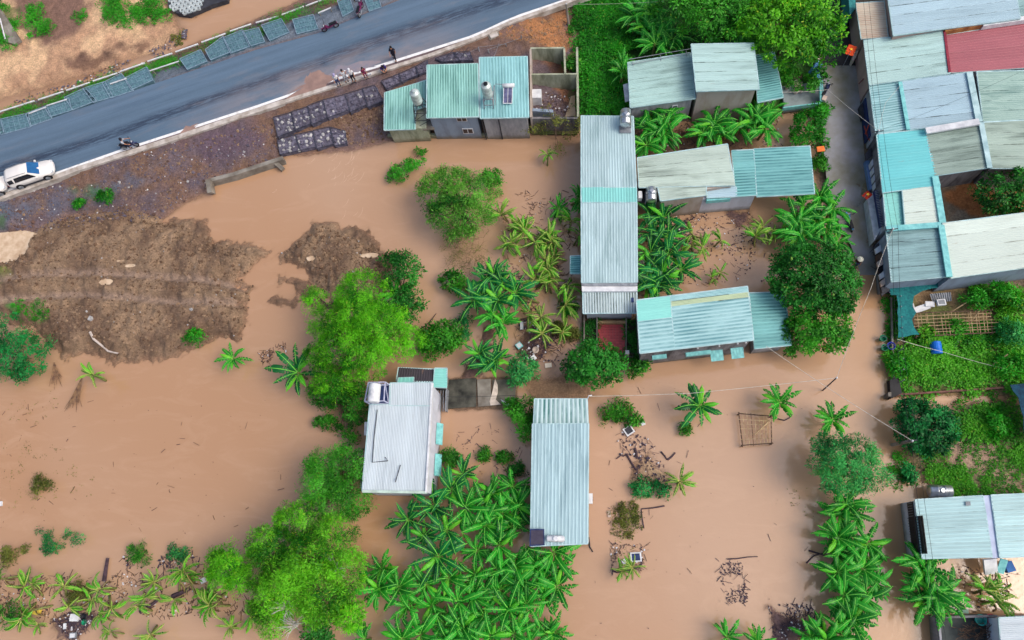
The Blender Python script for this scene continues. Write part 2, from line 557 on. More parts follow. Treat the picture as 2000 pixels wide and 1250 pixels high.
# the flood: one sheet; its depth over the ground is kept per point, so the silty water lets the wet ground show through where it is only centimetres deep
HW = np.zeros_like(H)
DEP = np.repeat(np.clip(-H, 0, 1).reshape(-1, 1), 3, 1)
tag(obj('floodwater', npmesh('floodwater', np.stack((GX, GY, HW), -1).reshape(-1, 3), F, M['water'], DEP, True, 'depth')), kind='structure')
M['puddle'] = mk('puddle_water', A(222, 200, 172), A(196, 168, 138), 1.5, .12, spec=.6, space='World')
for x, y, rx, ry, lv in PUD:
    b = MB()
    n = 22
    b.face([(x + rx * 1.12 * (1 + .12 * math.sin(3 * a + x)) * math.cos(a), y + ry * 1.12 * (1 + .12 * math.sin(2 * a + y)) * math.sin(a), lv) for a in (2 * math.pi * k / n for k in range(n))])
    tag(b.build('puddle', M['puddle']), kind='structure')

# ---- road
ZR = 1.5
UP = [(-420, 404), (0, 265), (218, 191), (380, 137), (500, 97), (624, 64), (700, 32), (790, -4), (1300, -172)]
WL = [(-420, 515), (10, 371), (235, 292), (346, 256), (500, 206), (655, 152), (760, 120), (930, 66), (1000, 33), (1104, -2), (1620, -180)]   # white edge line
KB = [(-420, 534), (0, 388), (150, 332), (350, 269), (500, 218), (668, 164), (836, 111), (930, 76), (1000, 44), (1118, 2), (1625, -170)]   # outer foot of the kerb
def strip(a, b, za, zb, mat, name, n=60, mb=None):
    def samp(l, z):
        p = [Vector(P(x, y, z)) for x, y in l]
        cum = [0]
        for i in range(1, len(p)): cum.append(cum[-1] + (p[i] - p[i - 1]).length)
        out = []
        for k in range(n + 1):
            s = cum[-1] * k / n
            i = max(j for j in range(len(p) - 1) if cum[j] <= s + 1e-6)
            out.append(p[i].lerp(p[i + 1], (s - cum[i]) / (cum[i + 1] - cum[i])))
        return out
    A_, B_ = samp(a, za), samp(b, zb)
    m = mb or MB()
    for k in range(n):
        m.face([B_[k], B_[k + 1], A_[k + 1], A_[k]])
    return m
def asphalt():
    s = N('asphalt')
    pos = s.n('ShaderNodeNewGeometry').outputs['Position']
    ang = math.atan2((P(1000, 33, ZR) - P(0, 372, ZR)).y, (P(1000, 33, ZR) - P(0, 372, ZR)).x)
    mp = s.n('ShaderNodeMapping', vector_type='TEXTURE')
    mp.inputs['Rotation'].default_value = (0, 0, ang)
    s.l(pos, mp.inputs['Vector'])
    al = s.mapping(mp.outputs[0], (.07, 1.3, 1))
    c = s.mix(s.ramp(s.noise(al, 1.0, 4, .6), .35, .7), A(94, 117, 140), A(80, 101, 122))
    # damp wheel tracks, lengthwise, broken up
    sep = s.n('ShaderNodeSeparateXYZ')
    s.l(mp.outputs[0], sep.inputs[0])
    y0 = (P(500, 160, ZR).x * -math.sin(ang) + P(500, 160, ZR).y * math.cos(ang))
    q = s.math('ABSOLUTE', s.math('SUBTRACT', s.math('ADD', sep.outputs[1], s.math('MULTIPLY', s.noise(s.mapping(mp.outputs[0], (.06, .2, 1)), 1, 2), 1.6)), y0 + .55))
    band = s.ramp(q, 1.0, .25)
    brk = s.ramp(s.noise(s.mapping(mp.outputs[0], (.5, 4.5, 1)), 1.2, 5, .7), .36, .54)
    c = s.mix(s.math('MULTIPLY', s.math('MULTIPLY', band, brk), .9), c, A(42, 54, 76))
    f = s.ramp(s.noise(s.mapping(mp.outputs[0], (.08, 2.5, 1)), 1.1, 4, .65), .58, .72)
    c = s.mix(s.math('MULTIPLY', f, .4), c, A(60, 82, 106))
    c = s.mix(s.math('MULTIPLY', s.ramp(s.noise(mp.outputs[0], 9, 3, .7), .5, .8), .25), c, A(120, 146, 166))
    # mud carried onto the near lane in broken films
    ye = (P(660, 150, ZR).x * -math.sin(ang) + P(660, 150, ZR).y * math.cos(ang))
    nr_ = s.ramp(s.math('SUBTRACT', sep.outputs[1], ye), 3.4, .2)
    xs = (P(640, 150, ZR).x * math.cos(ang) + P(640, 150, ZR).y * math.sin(ang))
    along = s.ramp(s.math('ABSOLUTE', s.math('SUBTRACT', sep.outputs[0], xs)), 17, 3)
    film = s.ramp(s.noise(s.mapping(mp.outputs[0], (.25, .6, 1)), 1.0, 5, .65), .32, .6)
    c = s.mix(s.math('MULTIPLY', s.math('MULTIPLY', nr_, along), s.math('MULTIPLY', film, .8)), c, A(158, 144, 142))
    film2 = s.ramp(s.noise(s.mapping(mp.outputs[0], (.12, .5, 1)), 1.3, 5, .7), .56, .72)
    c = s.mix(s.math('MULTIPLY', film2, .3), c, A(134, 126, 126))
    s.l(c, s.b.inputs['Base Color'])
    s.b.inputs['Roughness'].default_value = .7
    s.b.inputs['Specular IOR Level'].default_value = .3
    s.bump(s.noise(pos, 30, 3), .3, .02)
    return s.m
M['asphalt'] = asphalt()
M['paint'] = mk('road_paint', A(236, 238, 240), A(190, 186, 182), 2.5, .6, lo=.5, hi=.85, space='World')
M['kerb'] = mk('kerb_concrete', A(206, 200, 194), A(158, 148, 138), 1.2, .8, bump=.2, space='World')
M['silt'] = mk('dried_silt', A(160, 132, 122), A(138, 114, 108), 1.2, .8, bump=.3, space='World')
tag(strip(UP, WL, ZR, ZR, None, '').build('road', M['asphalt']), kind='structure')
lo = [(x, y + 4.5) for x, y in WL]
tag(strip(WL, [(x, y + 5.2) for x, y in WL], ZR + .004, ZR + .004, None, '').build('road_markings', M['paint']), kind='structure')
g = strip([(x, y) for x, y in WL], [(x, y - 2) for x, y in KB], ZR - .004, ZR - .004, None, '')
M['gutter'] = mk('gutter_silt', A(120, 104, 108), A(96, 80, 82), 1.0, .8, space='World')
tag(g.build('gutter', M['gutter']), kind='structure')
# kerb, cast in lengths with open joints; broken off at the drain pit
kp = [P(x, y, ZR) for x, y in KB]
k = MB()
for a, b in zip(kp[:-1], kp[1:]):
    L = (b - a).length
    n = max(1, round(L / 3.0))
    for i in range(n):
        p, q = a.lerp(b, (i + .004) / n), a.lerp(b, (i + .996) / n)
        cx, _ = PX((p + q) / 2)
        if 931 < cx < 962: continue
        hw = .2 if cx > 560 else .26
        d = (q - p).normalized()
        nrm = Vector((-d.y, d.x, 0))
        k.prism([(p + nrm * hw * 1.1)[:2], (p - nrm * hw * .9)[:2], (q - nrm * hw * .9)[:2], (q + nrm * hw * 1.1)[:2]], ZR - .5, ZR + .13)
tag(k.build('kerb', M['kerb']), kind='structure')
# tongues of silt washed over the road edge
def blob(pts, z, name, mat, kind='structure', n=4, amp=.25):
    w = [P(x, y, z) for x, y in pts]
    out = []
    for i, p in enumerate(w):
        q = w[(i + 1) % len(w)]
        for k in range(n):
            t = p.lerp(q, k / n)
            out.append((t.x + R.uniform(-amp, amp), t.y + R.uniform(-amp, amp), z))
    b = MB()
    c = sum((Vector(p) for p in out), Vector()) / len(out)
    out.sort(key=lambda p: math.atan2(p[1] - c.y, p[0] - c.x))
    b.add([c] + out, [(0, 1 + i, 1 + (i + 1) % len(out)) for i in range(len(out))])
    return tag(b.build(name, mat), kind=kind)
blob([(556, 196), (568, 180), (584, 172), (598, 158), (600, 146), (612, 139), (628, 140), (640, 147), (654, 153), (636, 170), (600, 187)], ZR + .01, 'silt_patch', M['silt'])
blob([(640, 150), (660, 130), (720, 116), (745, 122), (700, 140)], ZR + .008, 'silt_patch', mk('thin_silt', A(150, 136, 140), A(126, 128, 144), 1.5, .8, space='World'))
blob([(350, 262), (372, 244), (388, 244), (384, 252), (362, 262)], ZR + .01, 'silt_patch', M['silt'])

# ---- lane on the right: concrete slab running down into the flood
LL = [(1602, -160), (1604, 128), (1606, 200), (1609, 300), (1618, 380), (1640, 440), (1662, 480), (1676, 520), (1686, 560)]
LR = [(1660, -160), (1672, 128), (1680, 200), (1688, 300), (1696, 380), (1704, 440), (1710, 480), (1716, 520), (1722, 560)]
zl = [.74, .74, .72, .68, .6, .45, .25, .06, -.08]
M['lane'] = mk('lane_concrete', A(150, 152, 158), A(118, 116, 98), .4, .5, bump=.25, spec=.4, space='World')
m = MB()
rows = []
for (l, r, z) in zip(LL, LR, zl):
    a, b = P(*l, z), P(*r, z)
    rows.append([a.lerp(b, t) for t in (0, .3, .5, .8, 1)])
for i in range(1, len(rows) - 1):
    for j in range(4):
        m.face([rows[i + 1][j], rows[i + 1][j + 1], rows[i][j + 1], rows[i][j]])
tag(m.build('lane', M['lane']), kind='structure')
m = MB()
m.face([rows[1][0] + Vector((0, .0, .004)), rows[1][4] + Vector((0, 0, .004)), rows[0][4], rows[0][0]])
tag(m.build('tarred_lane', mk('dark_tar', A(50, 50, 56), A(34, 34, 40), 1.2, .6, bump=.3, space='World')), kind='structure')
# ================================================================== houses
def roofmat(name, base, dirt, streak=.5, rib=.3, lines=.5, pitch=.25, patch=.25, rough=.5, tone=None, eave=0.0):
    """painted steel sheet: tint per sheet, streaks of grime down the slope, grime in the valleys and at the purlin rows"""
    pitch = 1.05 / max(1, round(1.05 / pitch))
    s = N(name)
    uv = s.n('ShaderNodeUVMap', uv_map='UVMap').outputs[0]
    sp = s.n('ShaderNodeSeparateXYZ')
    s.l(uv, sp.inputs[0])
    u, v = sp.outputs[0], sp.outputs[1]
    oi = s.n('ShaderNodeObjectInfo').outputs['Random']
    tone = tone or tuple(c * .86 for c in base)
    c = s.mix(oi, base, tone)
    c = s.mix(s.math('MULTIPLY', s.ramp(s.noise(s.mapping(uv, (.35, .3, 1)), 1.0, 4, .6, .5), .42, .72), patch), c, tuple(.55 * x + .45 * y for x, y in zip(base, dirt)))
    f = s.ramp(s.noise(s.mapping(uv, (2.2, .22, 1)), 1.0, 5, .62), .46, .72)
    f2 = s.ramp(s.noise(s.mapping(uv, (.5, .14, 1)), 1.0, 3, .5), .35, .65)
    c = s.mix(s.math('MULTIPLY', s.math('MULTIPLY', f, f2), streak), c, dirt)
    fr = s.math('FRACT', s.math('DIVIDE', u, pitch))
    val = s.math('COMPARE', fr, .27, .23)
    vm = s.ramp(s.noise(s.mapping(uv, (.8, .35, 1)), 1.0, 4, .65), .3, .62)
    c = s.mix(s.math('MULTIPLY', s.math('MULTIPLY', val, vm), rib), c, dirt)
    fv = s.math('FRACT', s.math('ADD', s.math('DIVIDE', u, 1.05), .03))
    ln = s.math('LESS_THAN', fv, .07)
    lm = s.ramp(s.noise(s.mapping(uv, (1.2, .55, 1)), 1.0, 4, .7), .44, .62)
    c = s.mix(s.math('MULTIPLY', s.math('MULTIPLY', ln, lm), lines), c, tuple(x * .7 for x in dirt))
    rs = s.math('MULTIPLY', s.ramp(s.noise(s.mapping(uv, (3, .5, 1)), 1.0, 4, .7), .62, .74), s.ramp(s.noise(s.mapping(uv, (.3, .3, 1)), 1.0, 2), .52, .66))
    c = s.mix(s.math('MULTIPLY', rs, .6), c, A(150, 116, 86))     # rust runs
    sp_ = s.ramp(s.noise(uv, 5.0, 3, .7), .66, .72)
    c = s.mix(s.math('MULTIPLY', sp_, .35 * streak + .1), c, dirt)
    s.l(c, s.b.inputs['Base Color'])
    s.b.inputs['Roughness'].default_value = rough
    s.b.inputs['Specular IOR Level'].default_value = .35
    s.m['pitch'] = pitch
    return s.m

G1 = A(70, 95, 90)
RM = {
 'A': roofmat('roof_turquoise', A(156, 212, 204), A(66, 120, 112), .8, .7, .2, .30),
 'A3': roofmat('roof_turquoise_pale', A(156, 212, 216), A(62, 116, 120), .8, .5, .35, .24),
 'B': roofmat('roof_mint', A(176, 212, 208), A(88, 112, 106), .9, .12, .55, .2, .45),
 'B2': roofmat('roof_mint_clean', A(186, 220, 218), A(92, 116, 110), .55, .1, .75, .2, .15),
 'T': roofmat('roof_teal', A(124, 190, 192), A(46, 110, 116), .75, .8, .2, .25),
 'C': roofmat('roof_pale_blue', A(184, 212, 218), A(96, 130, 134), .85, .12, .3, .2, .4),
 'C2': roofmat('roof_cyan_strip', A(140, 214, 210), A(100, 160, 156), .3, .3, 0, .25),
 'D': roofmat('roof_grey_mint', A(194, 214, 204), A(88, 102, 92), .95, .12, .55, .2, .4),
 'E': roofmat('roof_aqua', A(174, 218, 222), A(60, 124, 134), .6, .75, .3, .27),
 'Ey': roofmat('roof_yellowed', A(200, 220, 182), A(110, 130, 110), .4, .5, .2, .27),
 'Ec': roofmat('roof_mint_new', A(146, 222, 214), A(90, 170, 166), .15, .15, .2, .27),
 'F': roofmat('roof_white', A(208, 222, 230), A(120, 134, 146), .5, .16, .12, .14, .15),
 'G': roofmat('roof_ice_blue', A(180, 212, 220), A(80, 116, 130), .8, .2, .15, .25, .3),
 'Gt': roofmat('roof_ribbed_green', A(196, 222, 226), A(58, 116, 112), .3, .95, 0, .32),
 'Hp': roofmat('roof_sky', A(176, 206, 220), A(92, 114, 124), .45, .12, .9, .2, .15),
 'Hr': roofmat('roof_rusty', A(214, 206, 188), A(158, 92, 66), .5, .6, .3, .2, .3),
 'Hred': roofmat('roof_red', A(176, 104, 114), A(120, 48, 66), .3, .22, .12, .25, .1),
 'Hm': roofmat('roof_mossy', A(166, 196, 188), A(34, 94, 92), 1.0, .3, .8, .2, .4),
 'Ht': roofmat('roof_turquoise_new', A(112, 204, 210), A(70, 156, 166), .3, .3, 0, .3, .1),
 'Hg': roofmat('roof_moss_grey', A(164, 186, 176), A(60, 80, 72), 1.0, .1, .8, .2, .5),
 'Hc': roofmat('roof_cream', A(214, 230, 222), A(120, 126, 116), .25, .1, .7, .2, .15),
 'Hd': roofmat('roof_dirty_teal', A(146, 184, 188), A(58, 86, 90), 1.0, .15, .8, .2, .4),
 'Hk': roofmat('roof_dark', A(72, 66, 74), A(36, 34, 42), .5, .5, .2, .2, .3),
 'I': roofmat('roof_mist', A(182, 220, 224), A(84, 104, 108), .4, .25, .35, .25, .15),
}
def wallmat(name, c, st=(90, 88, 82), amt=.6):
    s = N(name)
    pos = s.n('ShaderNodeNewGeometry').outputs['Position']
    f = s.ramp(s.noise(s.mapping(pos, (1.2, 1.2, .35)), 1.0, 5, .65), .42, .66)
    col = s.mix(s.math('MULTIPLY', f, amt), c, A(*st))
    sp = s.n('ShaderNodeSeparateXYZ')
    s.l(pos, sp.inputs[0])
    tide = s.ramp(s.math('ADD', sp.outputs[2], s.math('MULTIPLY', s.noise(pos, 2.2, 3), .5)), .95, .35)
    col = s.mix(s.math('MULTIPLY', tide, .75), col, A(112, 98, 72))
    s.l(col, s.b.inputs['Base Color'])
    s.b.inputs['Roughness'].default_value = .85
    s.bump(s.noise(pos, 9, 4), .3, .03)
    return s.m
WM = {
 'grey': wallmat('wall_grey', A(168, 170, 176), (104, 108, 116), .7),
 'blue': wallmat('wall_blue_grey', A(140, 158, 180), (104, 110, 122), .6),
 'dark': wallmat('wall_mouldy', A(132, 130, 134), (50, 50, 56), .95),
 'beige': wallmat('wall_beige', A(180, 170, 164), (140, 118, 88), .5),
 'white': wallmat('wall_white', A(206, 212, 226), (150, 150, 160), .3),
 'pink': wallmat('wall_pink', A(186, 158, 150), (140, 120, 112), .4),
 'moss': wallmat('wall_mossy', A(176, 182, 160), (84, 92, 62), .7),
}
M['glass'] = mk('dark_glass', A(34, 42, 54), A(22, 28, 38), 2, .15, spec=.6)
M['white'] = mk('white_paint', A(226, 230, 234), A(196, 200, 206), 2, .5)
M['black'] = mk('black_metal', A(30, 32, 40), A(20, 22, 28), 2, .5)
M['dkgrey'] = mk('dark_grey', A(66, 68, 76), A(46, 48, 56), 2, .7)
M['grey'] = mk('grey_metal', A(150, 156, 164), A(116, 122, 130), 3, .45)
M['steel'] = mk('stainless_steel', A(214, 218, 222), A(170, 176, 182), 4, .28, metal=.85)
M['cyan'] = mk('cyan_paint', A(140, 214, 214), A(110, 184, 188), 3, .5)
M['teal'] = mk('teal_paint', A(60, 150, 150), A(40, 120, 124), 3, .6)
M['wood'] = mk('weathered_wood', A(120, 96, 78), A(84, 66, 56), 3, .85, rnd=.25)
M['bamboo'] = mk('bamboo_pole', A(200, 176, 136), A(156, 128, 96), 3, .7, rnd=.15)
M['rust'] = mk('rusty_steel', A(126, 76, 58), A(84, 52, 46), 4, .85)
M['navy'] = mk('navy_sheet', A(40, 60, 110), A(30, 44, 86), 3, .6)
M['conc'] = mk('bare_concrete', A(150, 146, 138), A(108, 102, 94), .9, .85, bump=.3, space='World')
M['red'] = mk('red_tile', A(206, 92, 96), A(178, 76, 84), 1.4, .45, rnd=.10)
M['flagred'] = mk('flag_red', A(238, 92, 40), A(214, 70, 36), 3, .7)
M['yellow'] = mk('star_yellow', A(250, 210, 60), A(240, 190, 50), 3, .7)

def quad3(c, z):
    zz = z if hasattr(z, '__len__') else [z] * len(c)
    return [P(x, y, k) for (x, y), k in zip(c, zz)]

def roof(parent, c, z, ribs, mat, sheet=1.05, pitch=None, rh=.024, name='roof', trim=None, edge=.09):
    """corners TL TR BR BL as seen from above; every sheet is a piece of its own"""
    q = quad3(c, z)
    mat = RM[mat] if isinstance(mat, str) else mat
    pitch = pitch or mat.get('pitch', .25)
    nr = max(1, round(1.05 / pitch))
    tr = trim or M['roof_trim']
    t = MB()
    cen = sum(q, Vector()) / 4
    dn = Vector((0, 0, .05))
    for i in range(4):
        a, b = q[i], q[(i + 1) % 4]
        t.bar(a - dn, b - dn, edge, .12)
    low = [p - Vector((0, 0, .16)) for p in q]
    t.face(low)
    ro = t.build(name, tr, parent)
    base = off(ro)
    if ribs == 'v': a0, a1, b0, b1 = q[0], q[1], q[3], q[2]        # s runs along a (top edge), t from a to b
    else: a0, a1, b0, b1 = q[0], q[3], q[1], q[2]
    Ls = ((a1 - a0).length + (b1 - b0).length) / 2
    Lt = ((b0 - a0).length + (b1 - a1).length) / 2
    n = max(1, round(Ls / sheet))
    uo = 1.05 * R.randrange(50)
    rows = 4
    for k in range(n):
        k0, k1 = k / n, (k + 1) / n
        ss, hh = [], []
        for i in range(nr):
            for fr, h in ((0, 0), (.54, 0), (.64, rh), (.88, rh)):
                ss.append(k0 + (k1 - k0) * (i + fr) / nr); hh.append(h)
        ss.append(k1 + .012 / Ls); hh.append(0)
        dz = .006 * (k % 2) + R.uniform(0, .008)
        je, js = R.uniform(-.03, .05) / Lt, R.uniform(-.02, .03) / Lt
        vs, fs, uvs = [], [], []
        for r in range(rows):
            tt = -js + (1 + js + je) * r / (rows - 1)
            sg = R.uniform(-.012, .012)
            for s_, h_ in zip(ss, hh):
                p = (a0.lerp(a1, s_)).lerp(b0.lerp(b1, s_), tt)
                vs.append((p.x - base.x, p.y - base.y, p.z + h_ + dz + sg - base.z))
                uvs.append((uo + s_ * n * 1.05, uo + tt * Lt))
        m = len(ss)
        for r in range(rows - 1):
            for i in range(m - 1):
                f = (r * m + i, r * m + i + 1, (r + 1) * m + i + 1, (r + 1) * m + i)
                fs.append(f if ribs == 'h' else f[::-1])
        me = bpy.data.meshes.new('roof_sheet')
        me.from_pydata(vs, [], fs)
        me.materials.append(mat)
        ul = me.uv_layers.new(name='UVMap')
        for lp in me.loops:
            ul.data[lp.index].uv = uvs[lp.vertex_index]
        me.update()
        obj('roof_sheet', me, ro)
    return ro
M['roof_trim'] = mk('roof_flashing', A(190, 220, 224), A(150, 184, 190), 1.5, .5, space='World')

def walls(parent, c, z, mat, inset=.22, z0=-.6, name='wall', drop=.2):
    """the four walls under a roof outline"""
    q = quad3(c, z)
    cen = sum(q, Vector()) / len(q)
    ins = []
    n = len(q)
    for i in range(n):
        p, a, b = q[i], q[i - 1], q[(i + 1) % n]
        d = ((a - p).normalized() + (b - p).normalized())
        ins.append(p + Vector((d.x, d.y, 0)) * inset)
    b = MB()
    b.prism([(p.x, p.y) for p in ins], z0, [p.z - drop for p in ins])
    w = b.build(name, WM[mat] if isinstance(mat, str) else mat, parent)
    return ins

def onwall(px, py, a, b):
    """point of the vertical plane through a-b seen at (px, py)"""
    d = RC @ Vector(((px - 1000) / FPX, -(py - 625) / FPX, -1))
    n = Vector((-(b.y - a.y), b.x - a.x, 0))
    t = n.dot(Vector((a.x, a.y, 0)) - CAMLOC) / n.dot(d)
    return CAMLOC + d * t

def wbox(parent, name, mat, px, py, a, b, w, h, depth=.08, kids=()):
    """a box on the outside of a wall, w wide and h high; kids: (name, mat, du, dz, w, h, out)"""
    p = onwall(px, py, a, b)
    e = Vector((b.x - a.x, b.y - a.y, 0)).normalized()
    nrm = Vector((e.y, -e.x, 0))
    if nrm.dot(CAMLOC - Vector((p.x, p.y, HCAM))) < 0: nrm = -nrm
    rot = Matrix((e, nrm, Vector((0, 0, 1)))).transposed()
    m = MB()
    m.box(p + nrm * depth / 2, (w, depth, h), rot=rot)
    o = m.build(name, mat, parent)
    for kn, km, du, dz, kw, kh, out in kids:
        m = MB()
        m.box(p + e * du + Vector((0, 0, dz)) + nrm * (depth + out / 2), (kw, out, kh), rot=rot)
        m.build(kn, km, o)
    return o
def window(parent, px, py, a, b, w=1.1, h=.9, mats=None):
    ks = [('pane', M['glass'], s * w * .24, 0, w * .4, h * .78, .012) for s in (-1, 1)]
    return wbox(parent, 'window', mats or M['white'], px, py, a, b, w, h, .07, ks)
def awning(parent, px, py, a, b, w, d, mat, name='awning', slope=.25):
    """small sheet canopy over a window"""
    p = onwall(px, py, a, b)
    e = Vector((b.x - a.x, b.y - a.y, 0)).normalized()
    nrm = Vector((e.y, -e.x, 0))
    if nrm.dot(CAMLOC - Vector((p.x, p.y, HCAM))) < 0: nrm = -nrm
    m = MB()
    n = max(3, int(w / .2))
    for i in range(n):
        u0, u1 = -w / 2 + w * i / n, -w / 2 + w * (i + .82) / n
        q = [p + e * u0, p + e * u1, p + e * u1 + nrm * d - Vector((0, 0, slope)), p + e * u0 + nrm * d - Vector((0, 0, slope))]
        m.face(q)
        m.face([v - Vector((0, 0, .04)) for v in q[::-1]])
        if i:
            uq = -w / 2 + w * (i - .18) / n
            r = [p + e * uq + Vector((0, 0, .03)), p + e * u0 + Vector((0, 0, .03)), p + e * u0 + nrm * d - Vector((0, 0, slope - .03)), p + e * uq + nrm * d - Vector((0, 0, slope - .03))]
            m.face(r)
    m.bar(p - e * w / 2 + nrm * d - Vector((0, 0, slope + .03)), p + e * w / 2 + nrm * d - Vector((0, 0, slope + .03)), .05)
    m.bar(p - e * w / 2 - Vector((0, 0, .02)), p - e * w / 2 + nrm * d - Vector((0, 0, slope + .03)), .05)
    m.bar(p + e * w / 2 - Vector((0, 0, .02)), p + e * w / 2 + nrm * d - Vector((0, 0, slope + .03)), .05)
    return m.build(name, mat, parent)
def house(label, c0, z=0, name='house', cat='house', group=None):
    p = P(*c0, z)
    return thing(name, (p.x, p.y, 0), label, cat, group)
def slab(parent, name, mat, c, z, th=.1):
    q = quad3(c, z)
    m = MB()
    m.prism([(p.x, p.y) for p in q], [p.z - th for p in q], [p.z for p in q])
    return m.build(name, mat, parent)

# ---- A: three turquoise roofs below the road
hA = house('low house with three turquoise ribbed roofs just below the road embankment', (890, 200))
ca1, ca1b = [(751, 181), (812, 163), (811, 252), (750, 254)], [(812, 163), (836, 155), (836, 206), (812, 214)]
roof(hA, ca1, [2.9, 2.9, 2.6, 2.6], 'v', 'A')
roof(hA, ca1b, [2.9, 2.95, 2.75, 2.72], 'v', 'A')
roof(hA, [(834, 127), (933, 124), (935, 228), (833, 230)], [4.3, 4.3, 3.9, 3.9], 'v', 'A')
roof(hA, [(936, 112), (1030, 110), (1033, 229), (938, 231)], [4.1, 4.1, 3.8, 3.8], 'v', 'A3')
w1 = walls(hA, [(751, 184), (836, 158), (836, 250), (752, 254)], [2.9, 2.9, 2.6, 2.6], 'moss', .25, drop=.35)
w2 = walls(hA, [(834, 127), (933, 124), (935, 228), (833, 230)], [4.3, 4.3, 3.9, 3.9], 'blue')
w3 = walls(hA, [(936, 112), (1030, 110), (1033, 229), (938, 231)], [4.1, 4.1, 3.8, 3.8], 'grey')
window(hA, 914, 255, w2[3], w2[2], 1.0, .8)
window(hA, 902, 232.5, w2[3], w2[2], .95, .55)
for px, t in ((974, 'grey'), (941, 'dark')):
    a, b = onwall(px, 233, w3[3], w3[2]), onwall(px + 8, 268, w3[3], w3[2])
    m = MB(); m.bar(a + Vector((0, -.06, 0)), Vector((a.x, a.y - .06, .1)), .09)
    m.build('downpipe', M['dkgrey'], hA)
m = MB()
m.prism([tuple(P(x, y, 2.2)[:2]) for x, y in ((812, 216), (836, 208), (848, 250), (826, 252))], 1.9, 2.1)
m.build('back_terrace', M['conc'], hA)
# plinth along the water
m = MB(); a, b = P(758, 268, .2), P(1035, 266, .2)
m.bar(a + Vector((0, .1, 0)), b + Vector((0, .1, 0)), .3, .5); m.build('plinth', WM['moss'], hA)

# ---- the roofless rooms beside it
ru = thing('roofless_outbuilding', P(1085, 230), 'roofless concrete rooms with weed filled floor beside the turquoise roofed house', 'ruin')
def wl(parent, pts, z, th, z0, mat, name='wall'):
    q = [P(x, y, z) for x, y in pts]
    for a, b in zip(q[:-1], q[1:]):
        m = MB()
        e = (b - a); e.z = 0
        L = e.length; e.normalize()
        n = Vector((-e.y, e.x, 0)) * th / 2
        m.prism([(a - n)[:2], (b - n)[:2], (b + n)[:2], (a + n)[:2]], z0, z)
        m.build(name, mat, parent)
wl(ru, [(1036, 94), (1102, 93), (1104, 144)], 2.7, .18, .2, WM['moss'])
wl(ru, [(1036, 96), (1037, 228)], 2.7, .16, .2, WM['beige'])
wl(ru, [(1037, 145), (1127, 144)], 2.6, .16, .2, WM['moss'])
wl(ru, [(1127, 92), (1129, 228)], 2.3, .2, -.4, WM['moss'])
wl(ru, [(1038, 230), (1129, 230)], 2.3, .2, -.5, WM['dark'])
wl(ru, [(1040, 214), (1080, 217)], 2.0, .3, .2, WM['blue'])
slab(ru, 'floor', mk('ruin_floor', A(120, 106, 76), A(70, 78, 44), .9, .9, space='World'), [(1038, 100), (1127, 100), (1127, 262), (1038, 262)], .25)
slab(ru, 'floor', mk('ruin_screed', A(214, 190, 160), A(190, 164, 130), .9, .9, space='World'), [(1115, 188), (1123, 186), (1124, 226), (1104, 228), (1104, 214), (1114, 212)][:4], .4)
m = MB(); m.box(P(1048, 190, 1.4), (.95, .95, 1.2)); tag(m.build_at('water_tank', M['white'], P(1048, 190, .4)), 'white square tank standing inside the roofless rooms', 'tank')

# ---- B
hB = house('house with mint roof on two levels and tall beige wall behind banana plants', (1380, 190))
cB1, cB2 = [(1226, 122), (1349, 103), (1358, 192), (1231, 210)], [(1350, 86), (1472, 84), (1483, 174), (1360, 178)]
roof(hB, cB1, 3.7, 'h', 'B')
roof(hB, cB2, 5.1, 'h', 'B2')
roof(hB, [(1474, 108), (1512, 101), (1530, 190), (1480, 200)], 3.0, 'h', 'T')
b1 = walls(hB, cB1, 3.7, 'grey'); b2 = walls(hB, cB2, 5.1, 'beige'); b3 = walls(hB, [(1474, 108), (1512, 101), (1530, 190), (1480, 200)], 3.0, 'grey', .6)
wbox(hB, 'vent', M['white'], 1318, 207, b1[3], b1[2], .5, .28, .08, [('grille', M['glass'], 0, 0, .36, .16, .02)])
wbox(hB, 'vent', M['dkgrey'], 1284, 224, b1[3], b1[2], .3, .2, .05)
slab(hB, 'side_shelter', M['white'], [(1217, 165), (1228, 162), (1231, 196), (1221, 199)], 2.4)
m = MB()
for a, b in (((1228, 116), (1350, 95)), ((1233, 125), (1350, 103))):
    m.tube([P(*a, 3.9), P(*b, 3.9)], .03)
for x, y in ((1236, 118), (1290, 108), (1340, 99)):
    m.tube([P(x, y, 3.9), P(x + 1, y + 12, 3.7)], .025)
m.build('pipe_rail', M['grey'], hB)

# ---- C: the long narrow house
hC = house('long narrow house with pale blue roof running from the tank to the red patio', (1190, 400))
cC1, cCs, cC2, cC3 = [(1135, 226), (1237, 227), (1243, 366), (1135, 366)], [(1135, 366), (1243, 366), (1244, 395), (1135, 395)], [(1135, 395), (1244, 395), (1245, 551), (1136, 552)], [(1138, 569), (1244, 569), (1245, 611), (1139, 612)]
roof(hC, cC1, [4.0, 4.0, 4.15, 4.15], 'v', 'C')
roof(hC, cCs, [4.19, 4.19, 4.19, 4.19], 'v', 'C2', sheet=.9, name='ridge_strip')
roof(hC, cC2, [4.15, 4.15, 3.9, 3.9], 'v', 'C')
roof(hC, cC3, [3.5, 3.5, 3.3, 3.3], 'v', roofmat('roof_front_porch', A(196, 216, 220), A(70, 88, 86), .3, .9, 0, .22, .2))
slab(hC, 'gutter', M['grey'], [(1136, 552), (1245, 551), (1245, 558), (1136, 558)], 3.85)
slab(hC, 'parapet', M['white'], [(1136, 558), (1245, 557), (1245, 569), (1137, 569)], 3.75, .5)
walls(hC, [(1135, 226), (1237, 227), (1245, 560), (1137, 560)], 4.0, 'grey', .12)
walls(hC, [(1138, 566), (1244, 566), (1244, 606), (1139, 606)], 3.3, 'white', .3)
